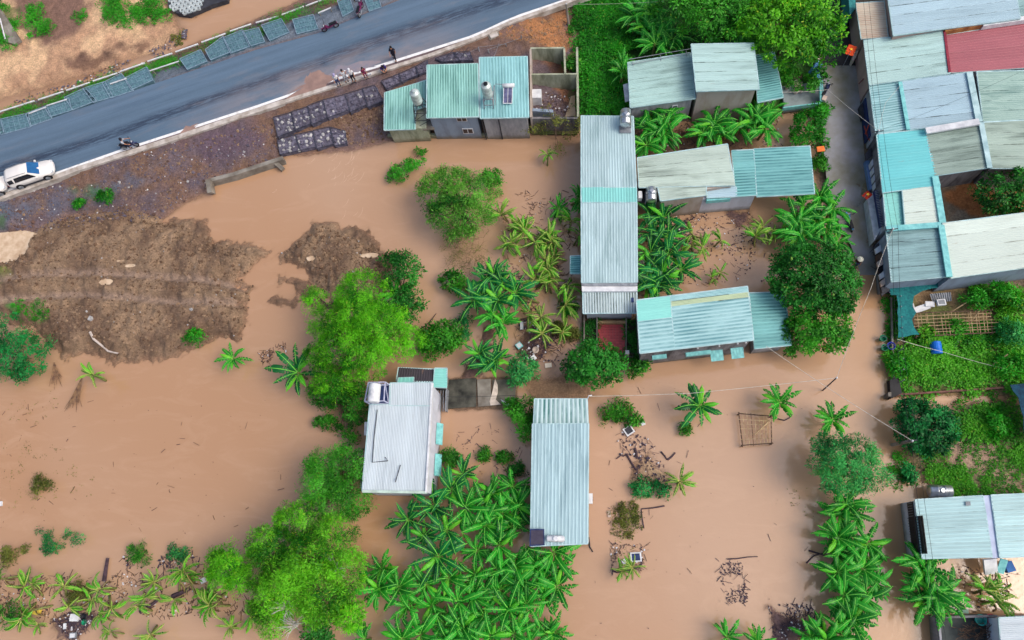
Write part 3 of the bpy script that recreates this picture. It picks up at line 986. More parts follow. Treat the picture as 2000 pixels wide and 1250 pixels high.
slab(hC, 'roof_hatch', M['navy'], [(1233, 581), (1238, 581), (1238, 590), (1233, 590)], 3.5, .06)
roof(hC, [(1114, 500), (1135, 499), (1135, 534), (1114, 534)], [2.5, 2.7, 2.7, 2.5], 'h', 'T', name='side_awning')
slab(hC, 'tank_platform', M['grey'], [(1209, 246), (1232, 246), (1233, 259), (1210, 259)], 4.2, .08)

# ---- D
hD = house('house with grey mint roof and teal carport roof at its lane end', (1380, 350))
cD1, cD1b = [(1245, 308), (1421, 281), (1435, 362), (1248, 366)], [(1284, 363), (1380, 361), (1379, 381), (1290, 392)]
roof(hD, cD1, [3.7, 3.7, 3.6, 3.6], 'h', 'D')
roof(hD, cD1b, [3.58, 3.58, 3.5, 3.5], 'h', 'D')
roof(hD, [(1429, 294), (1472, 292), (1478, 381), (1437, 384)], [3.1, 3.1, 3.0, 3.0], 'h', 'T')
roof(hD, [(1382, 368), (1438, 364), (1440, 384), (1381, 386)], [3.05, 3.05, 3.0, 3.0], 'h', 'Hp', name='porch_roof')
roof(hD, [(1472, 291), (1582, 285), (1591, 378), (1478, 384)], [3.0, 3.0, 2.9, 2.9], 'h', 'T')
d1 = walls(hD, [(1250, 310), (1421, 283), (1432, 362), (1379, 366), (1378, 381), (1291, 391)], 3.6, 'beige', .1)
d2 = walls(hD, [(1376, 350), (1476, 350), (1478, 379), (1372, 388)], 2.9, 'white', .05)
wbox(hD, 'door_canopy', M['cyan'], 1402, 388, d2[3], d2[2], 2.0, .5, .25)
slab(hD, 'tank_platform', M['black'], [(1246, 366), (1285, 364), (1288, 393), (1249, 396)], 2.7, .1)

# ---- E
hE = house('house with aqua ribbed roof beside the flooded crossing and round dark tree', (1360, 640))
cE1 = [(1243, 586), (1460, 559), (1472, 664), (1250, 690)]
q = quad3(cE1, 0)
def sub(c, s0, s1, t0, t1):
    f = lambda s, t: tuple((1 - t) * ((1 - s) * c[0][k] + s * c[1][k]) + t * ((1 - s) * c[3][k] + s * c[2][k]) for k in (0, 1))
    return [f(s0, t0), f(s1, t0), f(s1, t1), f(s0, t1)]
zE = [4.5, 4.5, 4.35, 4.35]
roof(hE, sub(cE1, 0, .305, 0, .40), [4.52, 4.52, 4.47, 4.47], 'h', 'Ec', name='roof')
roof(hE, sub(cE1, 0, .305, .40, 1), [4.44, 4.44, 4.35, 4.35], 'h', 'E')
roof(hE, sub(cE1, .305, 1, 0, .1), [4.5, 4.5, 4.49, 4.49], 'h', 'E')
roof(hE, sub(cE1, .305, 1, .1, .2), [4.49, 4.49, 4.475, 4.475], 'h', 'Ey')
roof(hE, sub(cE1, .305, 1, .2, 1), [4.475, 4.475, 4.35, 4.35], 'h', 'E')
cE2 = [(1463, 572), (1532, 570), (1546, 674), (1474, 681)]
roof(hE, cE2, [2.8, 2.6, 2.6, 2.8], 'h', 'T')
e1 = walls(hE, cE1, 4.3, 'dark', .15); e2 = walls(hE, [(1463, 576), (1530, 574), (1540, 672), (1474, 679)], 2.6, 'grey', .2)
wbox(hE, 'vent_strip', M['cyan'], 1287, 694, e1[3], e1[2], 1.15, .32, .3)
wbox(hE, 'vent_strip', M['cyan'], 1363, 687, e1[3], e1[2], 2.0, .32, .3)
awning(hE, 1399, 684, e1[3], e1[2], .95, .8, M['cyan']); awning(hE, 1439, 679, e1[3], e1[2], .95, .8, M['cyan'])
for px, py in ((1362, 676), (1404, 672), (1440, 667), (1456, 665)):
    p = onwall(px, py, e1[3], e1[2])
    m = MB(); m.tube([p, p + Vector((.03, -.22, -.02))], .07, 8); m.build('spout', M['white'], hE)

# ---- F
hF = house('house with white roof and bare water tank frame at its back corner', (780, 860))
cF1, cF2 = [(762, 748), (844, 747), (842, 792), (761, 792)], [(722, 790), (842, 790), (832, 961), (707, 959)]
roof(hF, cF1, 4.62, 'v', 'F')
roof(hF, cF2, [4.6, 4.6, 4.5, 4.5], 'v', 'F')
walls(hF, [(722, 790), (842, 790), (832, 961), (707, 959)], 4.5, 'white', .05, z0=-.5)
walls(hF, [(762, 750), (844, 749), (841, 800), (761, 800)], 4.45, 'white', .052)
fa, fb = P(844, 749, 4.5), P(832, 961, 4.5)
slab(hF, 'fascia', M['white'], [(842, 748), (846, 748), (834, 962), (830, 962)], 4.7, .3)
slab(hF, 'fascia', mk('pale_green_gutter', A(196, 220, 208), A(170, 190, 180), 2, .5), [(707, 957), (833, 959), (833, 964), (707, 962)], 4.66, .3)
awning(hF, 852, 846, fa, fb, 1.7, .4, M['cyan'], slope=.6); awning(hF, 849, 907, fa, fb, 1.7, .4, M['cyan'], slope=.6)
for y0, y1 in ((824, 850), (926, 954)):
    slab(hF, 'sunshade', M['white'], [(712 - (y0 - 824) * .08, y0), (722 - (y0 - 824) * .08, y0), (720 - (y0 - 824) * .08, y1), (711 - (y0 - 824) * .08, y1)], 3.2, .1)
roof(hF, [(778, 718), (850, 721), (848, 746), (774, 744)], [2.8, 2.8, 3.0, 3.0], 'v', 'Hk', name='kitchen_roof')
roof(hF, [(849, 719), (873, 719), (872, 757), (846, 756)], 3.1, 'h', 'Ec', name='porch_roof', sheet=.8)
roof(hF, [(778, 738), (808, 737), (807, 748), (776, 748)], [3.3, 3.3, 3.6, 3.6], 'v', 'Ec', name='porch_roof')
walls(hF, [(780, 720), (850, 722), (868, 722), (866, 752), (776, 748)], 2.8, 'dark', .1)
wl(hF, [(872, 758), (869, 800)], 1.2, .08, -.3, M['grey'], 'gate_wall')
m = MB()
for i in range(12):
    p = P(846 + i * 2.0, 762 + i * .1, 1.3)
    m.tube([P(856 + (i % 4) * 5, 762 + (i // 4) * 14, 1.4), P(855 + (i % 4) * 5, 776 + (i // 4) * 14, 1.4)], .03, 4)
m.build('grille_gate', M['grey'], hF)
for pts in ([(737, 800), (731, 850), (727, 903), (758, 900), (752, 893)], [(782, 908), (772, 942)]):
    m = MB(); m.tube([P(x, y, 4.72) for x, y in pts], .035, 5); m.build('roof_cable', M['dkgrey'], hF)

# ---- G
hG = house('narrow house with ice blue roof and ribbed green front among banana plants', (1092, 930))
roof(hG, [(1044, 779), (1147, 779), (1149, 827), (1042, 828)], [3.2, 3.2, 3.4, 3.4], 'v', 'Gt')
roof(hG, [(1040, 828), (1150, 827), (1148, 1062), (1036, 1067)], [3.7, 3.7, 3.6, 3.6], 'v', 'G')
walls(hG, [(1046, 782), (1150, 782), (1152, 1060), (1038, 1063)], 3.4, 'beige', .05)
o = slab(hG, 'solar_panel', M['navy'], [(1035, 1033), (1063, 1033), (1064, 1065), (1034, 1067)], 3.95, .06)
slab(o, 'cell_sheet', mk('panel_cells', A(70, 66, 84), A(58, 54, 72), 3, .4), [(1037, 1035.5), (1061, 1035.5), (1061.5, 1063), (1036.5, 1064)], 3.97, .03)
p = P(1153, 974, 2.4)
m = MB(); m.box(p, (.35, .75, .55)); o = m.build('air_conditioner', M['white'], hG)
m = MB(); m.lathe([(.2, 0), (.2, .02)], (p.x + .19, p.y, p.z), 12, 'X'); m.build('fan_grille', M['dkgrey'], o)
m = MB(); m.tube([P(1147, 780, 3.7), P(1150, 773, 4.1), P(1156, 772, 4.0)], .04); m.build('vent_pipe', M['white'], hG)
m = MB(); m.tube([P(1150, 1050, 3.2), P(1152, 1070, .4)], .06); m.build('downpipe', M['dkgrey'], hG)

# ---- east side of the lane
def east(label, c0, roofs, wall='grey', inset=.12):
    h = house(label, c0)
    for c, z, rb, mt in roofs:
        roof(h, c, z, rb, mt)
        zz = min(z) if hasattr(z, '__len__') else z
        walls(h, c, zz - .05, wall, inset)
    return h
hH1 = east('house with rust streaked beige porch roof and broad sky blue main roof', (1760, 40), [([(1672, 6), (1727, 2), (1735, 72), (1682, 76)], [3.2, 3.5, 3.5, 3.2], 'h', 'Hr'), ([(1726, -60), (1972, -90), (1993, 36), (1745, 69)], 4.4, 'h', 'Hp')], 'pink')
hH1b = east('grey roofed shed at the top right corner behind the sky blue roof', (1995, 20), [([(1984, -10), (2080, -20), (2090, 20), (1994, 36)], 3.4, 'h', 'Hd')], 'grey')
hH2 = east('house with plain pale mint roof reaching the lane beside the red roof', (1770, 110), [([(1687, 79), (1841, 60), (1856, 143), (1698, 166)], [3.4, 4.0, 4.0, 3.4], 'h', 'B2')], 'pink')
hH3 = east('house with flat red roof behind low white parapet', (1930, 90), [([(1845, 68), (2060, 36), (2070, 128), (1855, 142)], 3.7, 'h', 'Hred')], 'white')
m = MB(); m.bar(P(1843, 62, 3.95), P(1916, 50, 3.95), .35, .5); m.build('parapet', mk('ochre_parapet', A(170, 120, 70), A(130, 84, 50), 1.5, .8, space='World'), hH3)
m = MB(); m.bar(P(1917, 51, 4.0), P(2060, 30, 4.0), .4, .5); m.build('parapet', M['white'], hH3)
m = MB(); m.bar(P(1843, 63, 3.9), P(1853, 143, 3.9), .2, .4); m.build('parapet', mk('maroon_edge', A(150, 50, 70), A(120, 36, 56), 2, .7), hH3)
hH4 = east('house with striped porch roof and broad pale blue roof under crossing wires', (1800, 210), [([(1698, 167), (1757, 160), (1772, 251), (1711, 263)], [3.2, 3.5, 3.5, 3.2], 'h', 'E'), ([(1758, 159), (1893, 141), (1911, 238), (1775, 253)], [3.6, 4.1, 4.1, 3.6], 'h', 'Hp'), ([(1908, 140), (2060, 136), (2080, 230), (1920, 237)], [4.1, 3.6, 3.6, 4.1], 'h', 'Hm')], 'grey')
m = MB(); m.bar(P(1893, 141, 4.2), P(1912, 238, 4.2), .5, .12); m.build('ridge_cap', M['roof_trim'], hH4)
m = MB(); m.bar(P(1758, 160, 3.68), P(1774, 253, 3.68), .3, .1); m.build('ridge_cap', M['cyan'], hH4)
hH5 = east('house with bright turquoise front roof and mossy grey double roof behind', (1830, 300), [([(1712, 262), (1806, 252), (1836, 362), (1724, 376)], 3.5, 'h', 'Ht'), ([(1808, 258), (1915, 240), (1931, 327), (1826, 343)], [3.5, 4.1, 4.1, 3.5], 'h', 'Hg'), ([(1921, 239), (2080, 230), (2090, 330), (1934, 328)], [4.1, 3.6, 3.6, 4.1], 'h', 'Hg')], 'dark')
m = MB(); m.bar(P(1916, 239, 4.2), P(1933, 328, 4.2), .4, .1); m.build('ridge_cap', M['roof_trim'], hH5)
m = MB(); m.bar(P(1808, 256, 3.9), P(1912, 238, 4.3), .55, .2); m.build('ridge_cap', M['white'], hH5)
hH6 = east('house with small cyan porch roof and cream white roof below the turquoise one', (1790, 405), [([(1725, 376), (1761, 371), (1767, 439), (1731, 445)], 3.2, 'h', 'Ec'), ([(1762, 371), (1828, 362), (1838, 434), (1768, 440)], 3.5, 'h', 'Hc')], 'white')
m = MB(); m.bar(P(1826, 345, 3.6), P(1841, 436, 3.6), .5, .15); m.build('roof_edge', M['cyan'], hH6)
hH7 = east('house with dirty teal front roof and long pale roof above the net fence', (1860, 490), [([(1731, 449), (1838, 441), (1853, 540), (1741, 550)], [3.4, 3.7, 3.7, 3.4], 'h', 'Hd'), ([(1841, 436), (2060, 408), (2080, 512), (1857, 543)], [3.9, 3.9, 3.8, 3.8], 'h', 'Hc')], 'blue')
m = MB(); m.bar(P(1838, 440, 3.95), P(1854, 541, 3.95), .45, .14); m.build('ridge_cap', M['cyan'], hH7)
m = MB(); m.bar(P(1731, 447, 3.75), P(1838, 439, 3.9), .45, .14); m.build('ridge_cap', M['cyan'], hH7)
# facades on the lane
def facade(h, x0, y0, x1, y1, items):
    a, b = P(x0, y0, 0), P(x1, y1, 0)
    return a, b
M['cream'] = mk('cream_plaster', A(206, 190, 178), A(180, 162, 150), 1, .8, space='World')
def lane_box(h, name, mat, pts, z, th):
    return slab(h, name, mat, pts, z, th)
lane_box(hH2, 'front_terrace', mk('pink_terrace', A(190, 152, 140), A(168, 132, 120), 1, .7, space='World'), [(1683, 98), (1690, 92), (1694, 150), (1680, 160)], .9, .3)
m = MB()
for i in range(9):
    m.bar(P(1677 + i * 2.0, 164 - i * 2.2, 1.6), P(1681 + i * 1.9, 160 - i * 2.0, 2.1), .05)
m.build('railing', mk('maroon_metal', A(140, 60, 70), A(110, 40, 56), 3, .6), hH2)
lane_box(hH4, 'shutter_door', M['navy'], [(1689, 192), (1698, 188), (1708, 262), (1698, 266)], 1.9, 1.9)
lane_box(hH4, 'wall_pier', M['dkgrey'], [(1680, 205), (1686, 200), (1692, 224), (1686, 230)], 1.4, 1.4)
m = MB()
m.tube([P(1688, 246, 1.5), P(1696, 270, 1.5), P(1700, 276, 1.5)], .05); m.tube([P(1690, 262, 1.5), P(1697, 244, 2.2)], .05)
m.build('gate_frame', mk('red_gate', A(190, 80, 60), A(150, 60, 50), 3, .6), hH4)
lane_box(hH5, 'entrance_canopy', M['dkgrey'], [(1690, 300), (1702, 288), (1704, 304), (1692, 312)], 2.0, .15)
o = lane_box(hH5, 'tiled_step', mk('blue_tile', A(120, 150, 190), A(96, 126, 170), 2, .5), [(1690, 314), (1700, 313), (1710, 368), (1699, 370)], 1.2, .5)
for i in range(4):
    slab(hH5, 'white_panel', M['white'], [(1701 + i * 2.2, 316 + i * 14), (1706 + i * 2.2, 308 + i * 14), (1707.5 + i * 2.2, 318 + i * 14), (1703 + i * 2.2, 326 + i * 14)], 1.9, .6)
slab(hH6, 'front_wall', M['white'], [(1694, 388), (1706, 374), (1722, 445), (1708, 470)], 1.5, 1.4)
o = slab(hH6, 'louvre_panel', M['navy'], [(1707, 372), (1714, 371), (1726, 440), (1719, 444)], 2.5, .3)
m = MB()
for i in range(22):
    p = P(1708.5 + i * .55, 374 + i * 3.2, 2.56)
    m.bar(p, p + Vector((.34, .06, 0)), .05, .04)
m.build('louvre_slats', M['grey'], o)
lane_box(hH7, 'shop_shelf', M['dkgrey'], [(1707, 482), (1722, 470), (1738, 566), (1722, 578)], 1.4, .2)
for i, (mt, dy) in enumerate((('white', 0), ('wood', 14), ('cream', 26), ('black', 38), ('white', 50), ('cream', 64), ('dkgrey', 76))):
    slab(hH7, 'stored_board', M[mt], [(1709 + i * 2.0, 486 + dy), (1720 + i * 1.9, 478 + dy), (1722 + i * 1.9, 489 + dy), (1711 + i * 2.0, 496 + dy)], 1.7 + .1 * (i % 3), .2)
slab(hH1, 'side_wall', M['teal'], [(1655, -30), (1668, -30), (1672, 14), (1660, 30)], 2.6, 2.6)
for x, y in ((1668, 30), (1678, 70)):
    slab(hH1, 'gate_pillar', M['cream'], [(x, y), (x + 5, y - 14), (x + 9, y - 12), (x + 3, y + 4)], 1.6, 1.6)
for x, y in ((1664, 116), (1668, 110)):
    slab(hH2, 'gate_pillar', M['cream'], [(x, y), (x + 5, y - 14), (x + 9, y - 12), (x + 3, y + 4)], 1.5, 1.5)
m = MB(); m.bar(P(1675, 12, 1.6), P(1688, 86, 1.6), .12, 1.2); m.build('front_fence', M['dkgrey'], hH1)

# ---- I and J, lower right
hI = house('white fronted house with mist blue roofs at the right edge by the flooded lane', (1880, 1030))
cI1 = [(1788, 976), (1920, 968), (1938, 1088), (1802, 1091)]
roof(hI, cI1, [2.9, 3.2, 3.2, 2.9], 'h', 'I')
roof(hI, [(1936, 967), (2060, 962), (2080, 1084), (1953, 1089)], [3.3, 3.1, 3.1, 3.3], 'h', 'I')
slab(hI, 'valley_gutter', mk('lavender_sheet', A(190, 204, 230), A(170, 182, 210), 1.5, .5, space='World'), [(1919, 968), (1937, 967), (1954, 1090), (1938, 1090)], 3.2, .1)
i1 = walls(hI, [(1788, 976), (1920, 968), (2060, 962), (2080, 1084), (1938, 1088), (1802, 1091)], 2.9, 'white', .05)
o = wbox(hI, 'window', M['black'], 1780, 996, i1[5], i1[0], 1.1, 1.0, .06)
for k in range(6):
    p = onwall(1780, 996, i1[5], i1[0])
    m = MB(); e = (i1[0] - i1[5]).normalized(); m.bar(p + Vector((-.1, -.45 + k * .18, -.45)), p + Vector((-.1, -.45 + k * .18, .45)), .03); m.build('bar', M['grey'], o)
o = wbox(hI, 'doorway', M['black'], 1793, 1045, i1[5], i1[0], 2.6, 2.4, .05)
m = MB()
a = onwall(1793, 1045, i1[5], i1[0])
for k in range(14):
    m.bar(a + Vector((-.12, -1.25 + k * .19, -1.1)), a + Vector((-.12, -1.25 + k * .19, 1.1)), .035)
m.bar(a + Vector((-.14, -1.3, .2)), a + Vector((-.14, 1.3, .2)), .06)
m.build('grille', M['dkgrey'], o)
slab(hI, 'porch_slab', M['dkgrey'], [(1769, 1018), (1790, 1016), (1800, 1078), (1776, 1076)], .25, .3)
slab(hI, 'skylight', M['grey'], [(1886, 980), (1895, 979), (1896, 987), (1887, 988)], 3.25, .06)
hJ = house('house corner with white roof at the bottom right beside a dark netted terrace', (1970, 1230))
roof(hJ, [(1951, 1207), (2060, 1202), (2070, 1300), (1958, 1300)], 3.0, 'h', 'F')
walls(hJ, [(1951, 1207), (2060, 1202), (2070, 1300), (1958, 1300)], 2.9, 'white', .1)
o = slab(hJ, 'terrace', mk('wet_terrace', A(60, 72, 72), A(40, 48, 52), 1, .6, space='World'), [(1836, 1208), (1950, 1206), (1956, 1300), (1846, 1300)], .9, 1.5)
wl(hJ, [(1832, 1206), (1948, 1203)], 1.5, .15, -.5, WM['dark'], 'terrace_wall')
wl(hJ, [(1834, 1206), (1842, 1300)], 1.5, .15, -.5, WM['grey'], 'terrace_wall')
m = MB()
for k in range(46):
    x, y = R.uniform(1870, 1945), R.uniform(1222, 1250)
    pts = [P(x + R.uniform(-14, 14), y + R.uniform(-9, 9), 1.1 + R.uniform(0, .6)) for _ in range(4)]
    m.tube(pts, .02, 3, False)
m.build('dead_vines', M['wood'], hJ)

# ---- patio in front of C: red tiles one by one, planting beds, fence
pa = thing('patio', P(1195, 660, .3), 'small red tiled patio with planting beds before the long narrow house', 'patio')
slab(pa, 'paving_bed', M['conc'], [(1166, 628), (1223, 628), (1224, 692), (1164, 692)], .26, .3)
tl, tr_, bl = P(1168, 634, .3), P(1220, 634, .3), P(1168, 690, .3)
nx, ny = 9, 10
dx, dy = (tr_ - tl) / nx, (bl - tl) / ny
m = MB(); m.box((0, 0, 0), (dx.length * .95, dy.length * .95, .05)); tm = m.mesh('tile', M['red'])
for i in range(nx):
    for j in range(ny):
        obj('tile', tm, pa, tl + dx * (i + .5) + dy * (j + .5) + Vector((0, 0, R.uniform(-.006, .006))) - off(pa))
for x0, x1 in ((1140, 1166), (1224, 1246)):
    slab(pa, 'planting_bed', mk('bed_soil', A(60, 60, 46), A(44, 40, 36), 2, .9), [(x0, 626), (x1, 626), (x1, 698), (x0 + 1, 698)], .4, .4)
for x in (1141, 1166, 1223, 1246):
    wl(pa, [(x, 615), (x, 700)], .75, .1, -.2, M['conc'], 'low_wall')
wl(pa, [(1141, 700), (1200, 702)], .75, .1, -.2, M['conc'], 'low_wall')
wl(pa, [(1166, 629), (1222, 629)], .6, .25, 0, mk('step_tan', A(190, 160, 120), A(160, 130, 96), 1.5, .7, space='World'), 'step')
m = MB()
for k in range(15):
    p = P(1200 + k * 2.6, 697, .3); m.bar(p, p + Vector((0, 0, 1.2)), .04)
m.bar(P(1200, 697, .5), P(1238, 697, .5), .05); m.bar(P(1200, 697, 1.4), P(1238, 697, 1.4), .05)
m.build('gate', M['dkgrey'], pa)
slab(pa, 'gate_pillar', M['white'], [(1221, 684), (1229, 684), (1229, 691), (1221, 691)], 1.5, 1.5)
# ================================================================== plants
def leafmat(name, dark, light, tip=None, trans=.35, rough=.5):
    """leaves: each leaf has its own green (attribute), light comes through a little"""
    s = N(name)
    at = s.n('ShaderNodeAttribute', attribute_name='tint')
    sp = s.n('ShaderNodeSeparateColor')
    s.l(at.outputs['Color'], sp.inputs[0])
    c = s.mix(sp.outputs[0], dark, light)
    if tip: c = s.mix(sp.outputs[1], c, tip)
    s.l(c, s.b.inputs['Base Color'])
    s.b.inputs['Roughness'].default_value = rough
    s.b.inputs['Specular IOR Level'].default_value = .3
    tr = s.n('ShaderNodeBsdfTranslucent')
    s.l(c, tr.inputs['Color'])
    mx = s.n('ShaderNodeMixShader')
    mx.inputs[0].default_value = trans
    s.l(s.b.outputs[0], mx.inputs[1])
    s.l(tr.outputs[0], mx.inputs[2])
    s.l(mx.outputs[0], s.t.nodes['Material Output'].inputs['Surface'])
    return s.m
LM = {
 'mid': leafmat('leaves_mid', A(24, 104, 18), A(92, 202, 54), A(150, 190, 60)),
 'dark': leafmat('leaves_dark', A(14, 80, 22), A(66, 176, 60), A(120, 170, 60)),
 'deep': leafmat('leaves_deep', A(12, 86, 38), A(50, 186, 92), A(90, 170, 70)),
 'bright': leafmat('leaves_bright', A(20, 112, 10), A(128, 226, 44), A(190, 220, 60)),
 'lime': leafmat('leaves_lime', A(26, 132, 12), A(136, 240, 44), A(190, 220, 70), .45),
 'blue': leafmat('leaves_blue_green', A(22, 116, 56), A(84, 204, 104), A(150, 190, 70)),
 'acacia': leafmat('leaves_acacia', A(30, 112, 30), A(120, 200, 66), A(150, 160, 80)),
 'olive': leafmat('leaves_olive', A(84, 100, 40), A(150, 160, 70), A(170, 150, 90)),
 'grass': leafmat('leaves_grass', A(30, 116, 20), A(80, 196, 50), A(150, 180, 70)),
 'garden': leafmat('leaves_garden', A(34, 124, 20), A(112, 210, 52), A(176, 206, 80)),
 'vine': leafmat('leaves_vine', A(24, 110, 20), A(64, 190, 40), A(150, 190, 60)),
}
M['bark'] = mk('bark', A(110, 90, 76), A(78, 62, 54), 4, .9)
M['palebark'] = mk('pale_twigs', A(190, 190, 186), A(150, 146, 138), 4, .8)

class Leaves:
    """collects many small folded leaves as one mesh"""
    def __init__(s, seed):
        s.r = np.random.RandomState(seed)
        s.V, s.C = [], []
    def spray(s, P0, D, U, L, W, g, t, fold=.25):
        """P0 base points, D directions, U up normals, L lengths, W widths, g / t shade and tip values"""
        n = len(P0)
        D = D / np.linalg.norm(D, axis=1, keepdims=True)
        S = np.cross(D, U)
        S /= np.linalg.norm(S, axis=1, keepdims=True) + 1e-9
        Nn = np.cross(S, D)
        L, W = L[:, None], W[:, None]
        a = P0
        b = P0 + D * L * .5 + S * W * .5 + Nn * W * fold
        c = P0 + D * L - Nn * L * .08
        d = P0 + D * L * .5 - S * W * .5 + Nn * W * fold
        s.V.append(np.stack((a, b, c, d), 1))
        col = np.zeros((n, 4, 3))
        col[..., 0] = np.clip(g, 0, 1)[:, None]
        col[..., 1] = np.clip(t, 0, 1)[:, None]
        s.C.append(col)
    def clump(s, c, rad, n, size, shade, droop=.25, narrow=.45, nrm=None, var=.16, tipp=.04, flat=.7):
        """a tuft: leaves on a small ball, facing out and up"""
        r = s.r
        u = r.normal(size=(n, 3)); u /= np.linalg.norm(u, axis=1, keepdims=True)
        u[:, 2] = np.abs(u[:, 2]) * .9 - .25
        q = r.rand(n, 1) ** .5
        p = np.array(c) + u * q * np.array([rad, rad, rad * flat])
        D = u * [1, 1, .5] + r.normal(size=(n, 3)) * .45
        D[:, 2] -= droop
        U = np.tile([0, 0, 1.], (n, 1)) + r.normal(size=(n, 3)) * .35 + u * .4
        if nrm is not None:
            U = np.tile(np.array(nrm), (n, 1)) + [0, 0, .25] + r.normal(size=(n, 3)) * .3
        L = size * (.7 + .6 * r.rand(n))
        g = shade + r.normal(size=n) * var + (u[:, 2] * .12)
        t = (r.rand(n) < tipp) * r.rand(n)
        s.spray(p, D, U, L, L * narrow, g, t)
    def count(s): return sum(len(v) for v in s.V)
    def mesh(s, name, mat, o):
        V = np.concatenate(s.V).reshape(-1, 3) - np.array(o)
        C = np.concatenate(s.C).reshape(-1, 3)
        return npmesh(name, V, np.arange(len(V)).reshape(-1, 4), mat, C)

def crown_clumps(lv, c, rx, ry, rz, ncl, nleaf, crad, size, base, spread=.22, rz0=0, **kw):
    """an ellipsoid crown as tufts over its upper shell with some inside; light and dark by tuft"""
    r = lv.r
    ca, sa = math.cos(rz0), math.sin(rz0)
    for i in range(ncl):
        u = r.normal(size=3); u /= np.linalg.norm(u)
        u[2] = abs(u[2]) * 1.1 - .22
        q = .84 + .2 * r.rand() if r.rand() < .84 else .3 + .5 * r.rand()
        x, y = u[0] * rx * q, u[1] * ry * q
        p = (c[0] + x * ca - y * sa, c[1] + x * sa + y * ca, c[2] + u[2] * rz * q)
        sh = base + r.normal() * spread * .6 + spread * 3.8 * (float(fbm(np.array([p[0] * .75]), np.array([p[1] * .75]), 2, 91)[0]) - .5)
        lv.clump(p, crad * (.5 + .95 * r.rand() ** 1.5), int(nleaf * (.6 + .6 * r.rand())), size * (.75 + .5 * r.rand()), sh, nrm=u, **kw)

def trunk(parent, base, top, r0, limbs=(), mat=None, name='trunk'):
    m = MB()
    b, t = Vector(base), Vector(top)
    mid = b.lerp(t, .5) + Vector((R.uniform(-.15, .15), R.uniform(-.15, .15), 0))
    m.tube([b, mid, t], [r0, r0 * .75, r0 * .5], 8)
    for l in limbs:
        l = Vector(l)
        s = b.lerp(t, R.uniform(.55, .95))
        k = s.lerp(l, .5) + Vector((0, 0, .25))
        m.tube([s, k, l], [r0 * .45, r0 * .3, r0 * .12], 5)
    return m.build(name, mat or M['bark'], parent)

SEED = [100]
def tree(label, cat, name, blobs, mat, base=.5, ncl=60, nleaf=55, crad=.6, size=.30, group=None, tr=.16, z0=None, stems=1, **kw):
    kw.setdefault('spread', .3)
    """blobs: (px, py, zc, rx, ry, rz) ellipsoids of the crown, px/py as in the photograph"""
    SEED[0] += 1
    lv = Leaves(SEED[0])
    pts = [(P(b[0], b[1], b[2]), b) for b in blobs]
    tot = sum(b[3] * b[4] for b in blobs)
    cx = sum(p.x * b[3] * b[4] for p, b in pts) / tot
    cy = sum(p.y * b[3] * b[4] for p, b in pts) / tot
    gz = zat(cx, cy) if z0 is None else z0
    root = thing(name, (cx, cy, gz), label, cat, group)
    if 'bamboo' in name: pts = [(p, (b[0], b[1], b[2] + R.uniform(-.7, .5), b[3] * .97, b[4] * .97, b[5] * 1.15, (b[6] if len(b) > 6 else 0) + R.uniform(-.14, .14))) for p, b in pts]
    for p, b in pts:
        k = max(4, int(ncl * b[3] * b[4] / tot))
        crown_clumps(lv, (p.x, p.y, b[2]), b[3], b[4], b[5], k, nleaf, crad, size, base + (b[6] if len(b) > 6 else 0), **kw)
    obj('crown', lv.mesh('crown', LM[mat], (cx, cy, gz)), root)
    if tr:
        zt = max(b[2] for b in blobs)
        limbs = [(p.x + R.uniform(-.5, .5) * b[3], p.y + R.uniform(-.5, .5) * b[4], b[2] + b[5] * .3) for p, b in pts for _ in range(3)]
        for _ in range(stems):
            o_ = (R.uniform(-.3, .3) * (stems > 1), R.uniform(-.3, .3) * (stems > 1))
            trunk(root, (cx + o_[0], cy + o_[1], gz - .5), (cx + o_[0] * 2, cy + o_[1] * 2, zt), tr, limbs)
    return root

# ---- trees, from the top of the photograph down
tree('broad mid green tree behind the mint roofed house at the top edge', 'tree', 'broadleaf_tree',
     [(1330, 20, 4.6, 2.6, 2.2, 1.8), (1390, 35, 5.0, 3.0, 2.4, 2.0), (1440, 15, 5.0, 2.6, 2.2, 1.8), (1360, -20, 5, 3, 2, 1.8), (1460, 50, 4, 1.6, 1.6, 1.3)], 'mid', .42, 190, 70, .75, .26, tr=.2)
tree('bright yellow green tree beside the dark tarred lane at the top', 'tree', 'broadleaf_tree',
     [(1515, 40, 5.4, 3.2, 3.0, 2.2), (1580, 30, 5.6, 3.1, 3.0, 2.2), (1545, 95, 5.0, 3.0, 2.2, 2.0), (1600, 75, 4.6, 2.0, 2.2, 1.6), (1500, 0, 5, 2.4, 2.2, 1.7), (1560, -25, 5, 3, 2, 2)], 'bright', .42, 240, 62, .7, .30, tr=.22)
tree('feathery acacia standing alone in the flood below the turquoise roofs', 'tree', 'acacia_tree',
     [(868, 372, 3.2, 2.4, 2.2, 1.5), (915, 380, 3.4, 2.6, 2.1, 1.6), (890, 420, 2.8, 2.6, 1.9, 1.3), (935, 412, 2.6, 1.6, 1.7, 1.2), (845, 358, 2.5, 1.2, 1.2, .9), (900, 455, 2.0, 1.5, 1.0, .8, -.15)], 'acacia', .48, 260, 78, .6, .20, narrow=.32, tr=.15)
tree('half drowned bare twiggy shrub just below the lone acacia', 'shrub', 'bare_shrub',
     [(905, 490, .9, 2.1, 1.5, .8), (930, 520, .7, 1.4, .9, .6)], 'olive', .3, 46, 26, .5, .13, tr=0, narrow=.3, z0=0)
tree('small bright shrub drowned between the acacia and the gravel bank', 'shrub', 'shrub',
     [(812, 320, .8, .95, .75, .7), (785, 335, .7, 1.1, .7, .6), (770, 345, .5, .6, .5, .4), (820, 300, .5, .5, .4, .4)], 'grass', .55, 40, 55, .4, .2, tr=.05, z0=0)
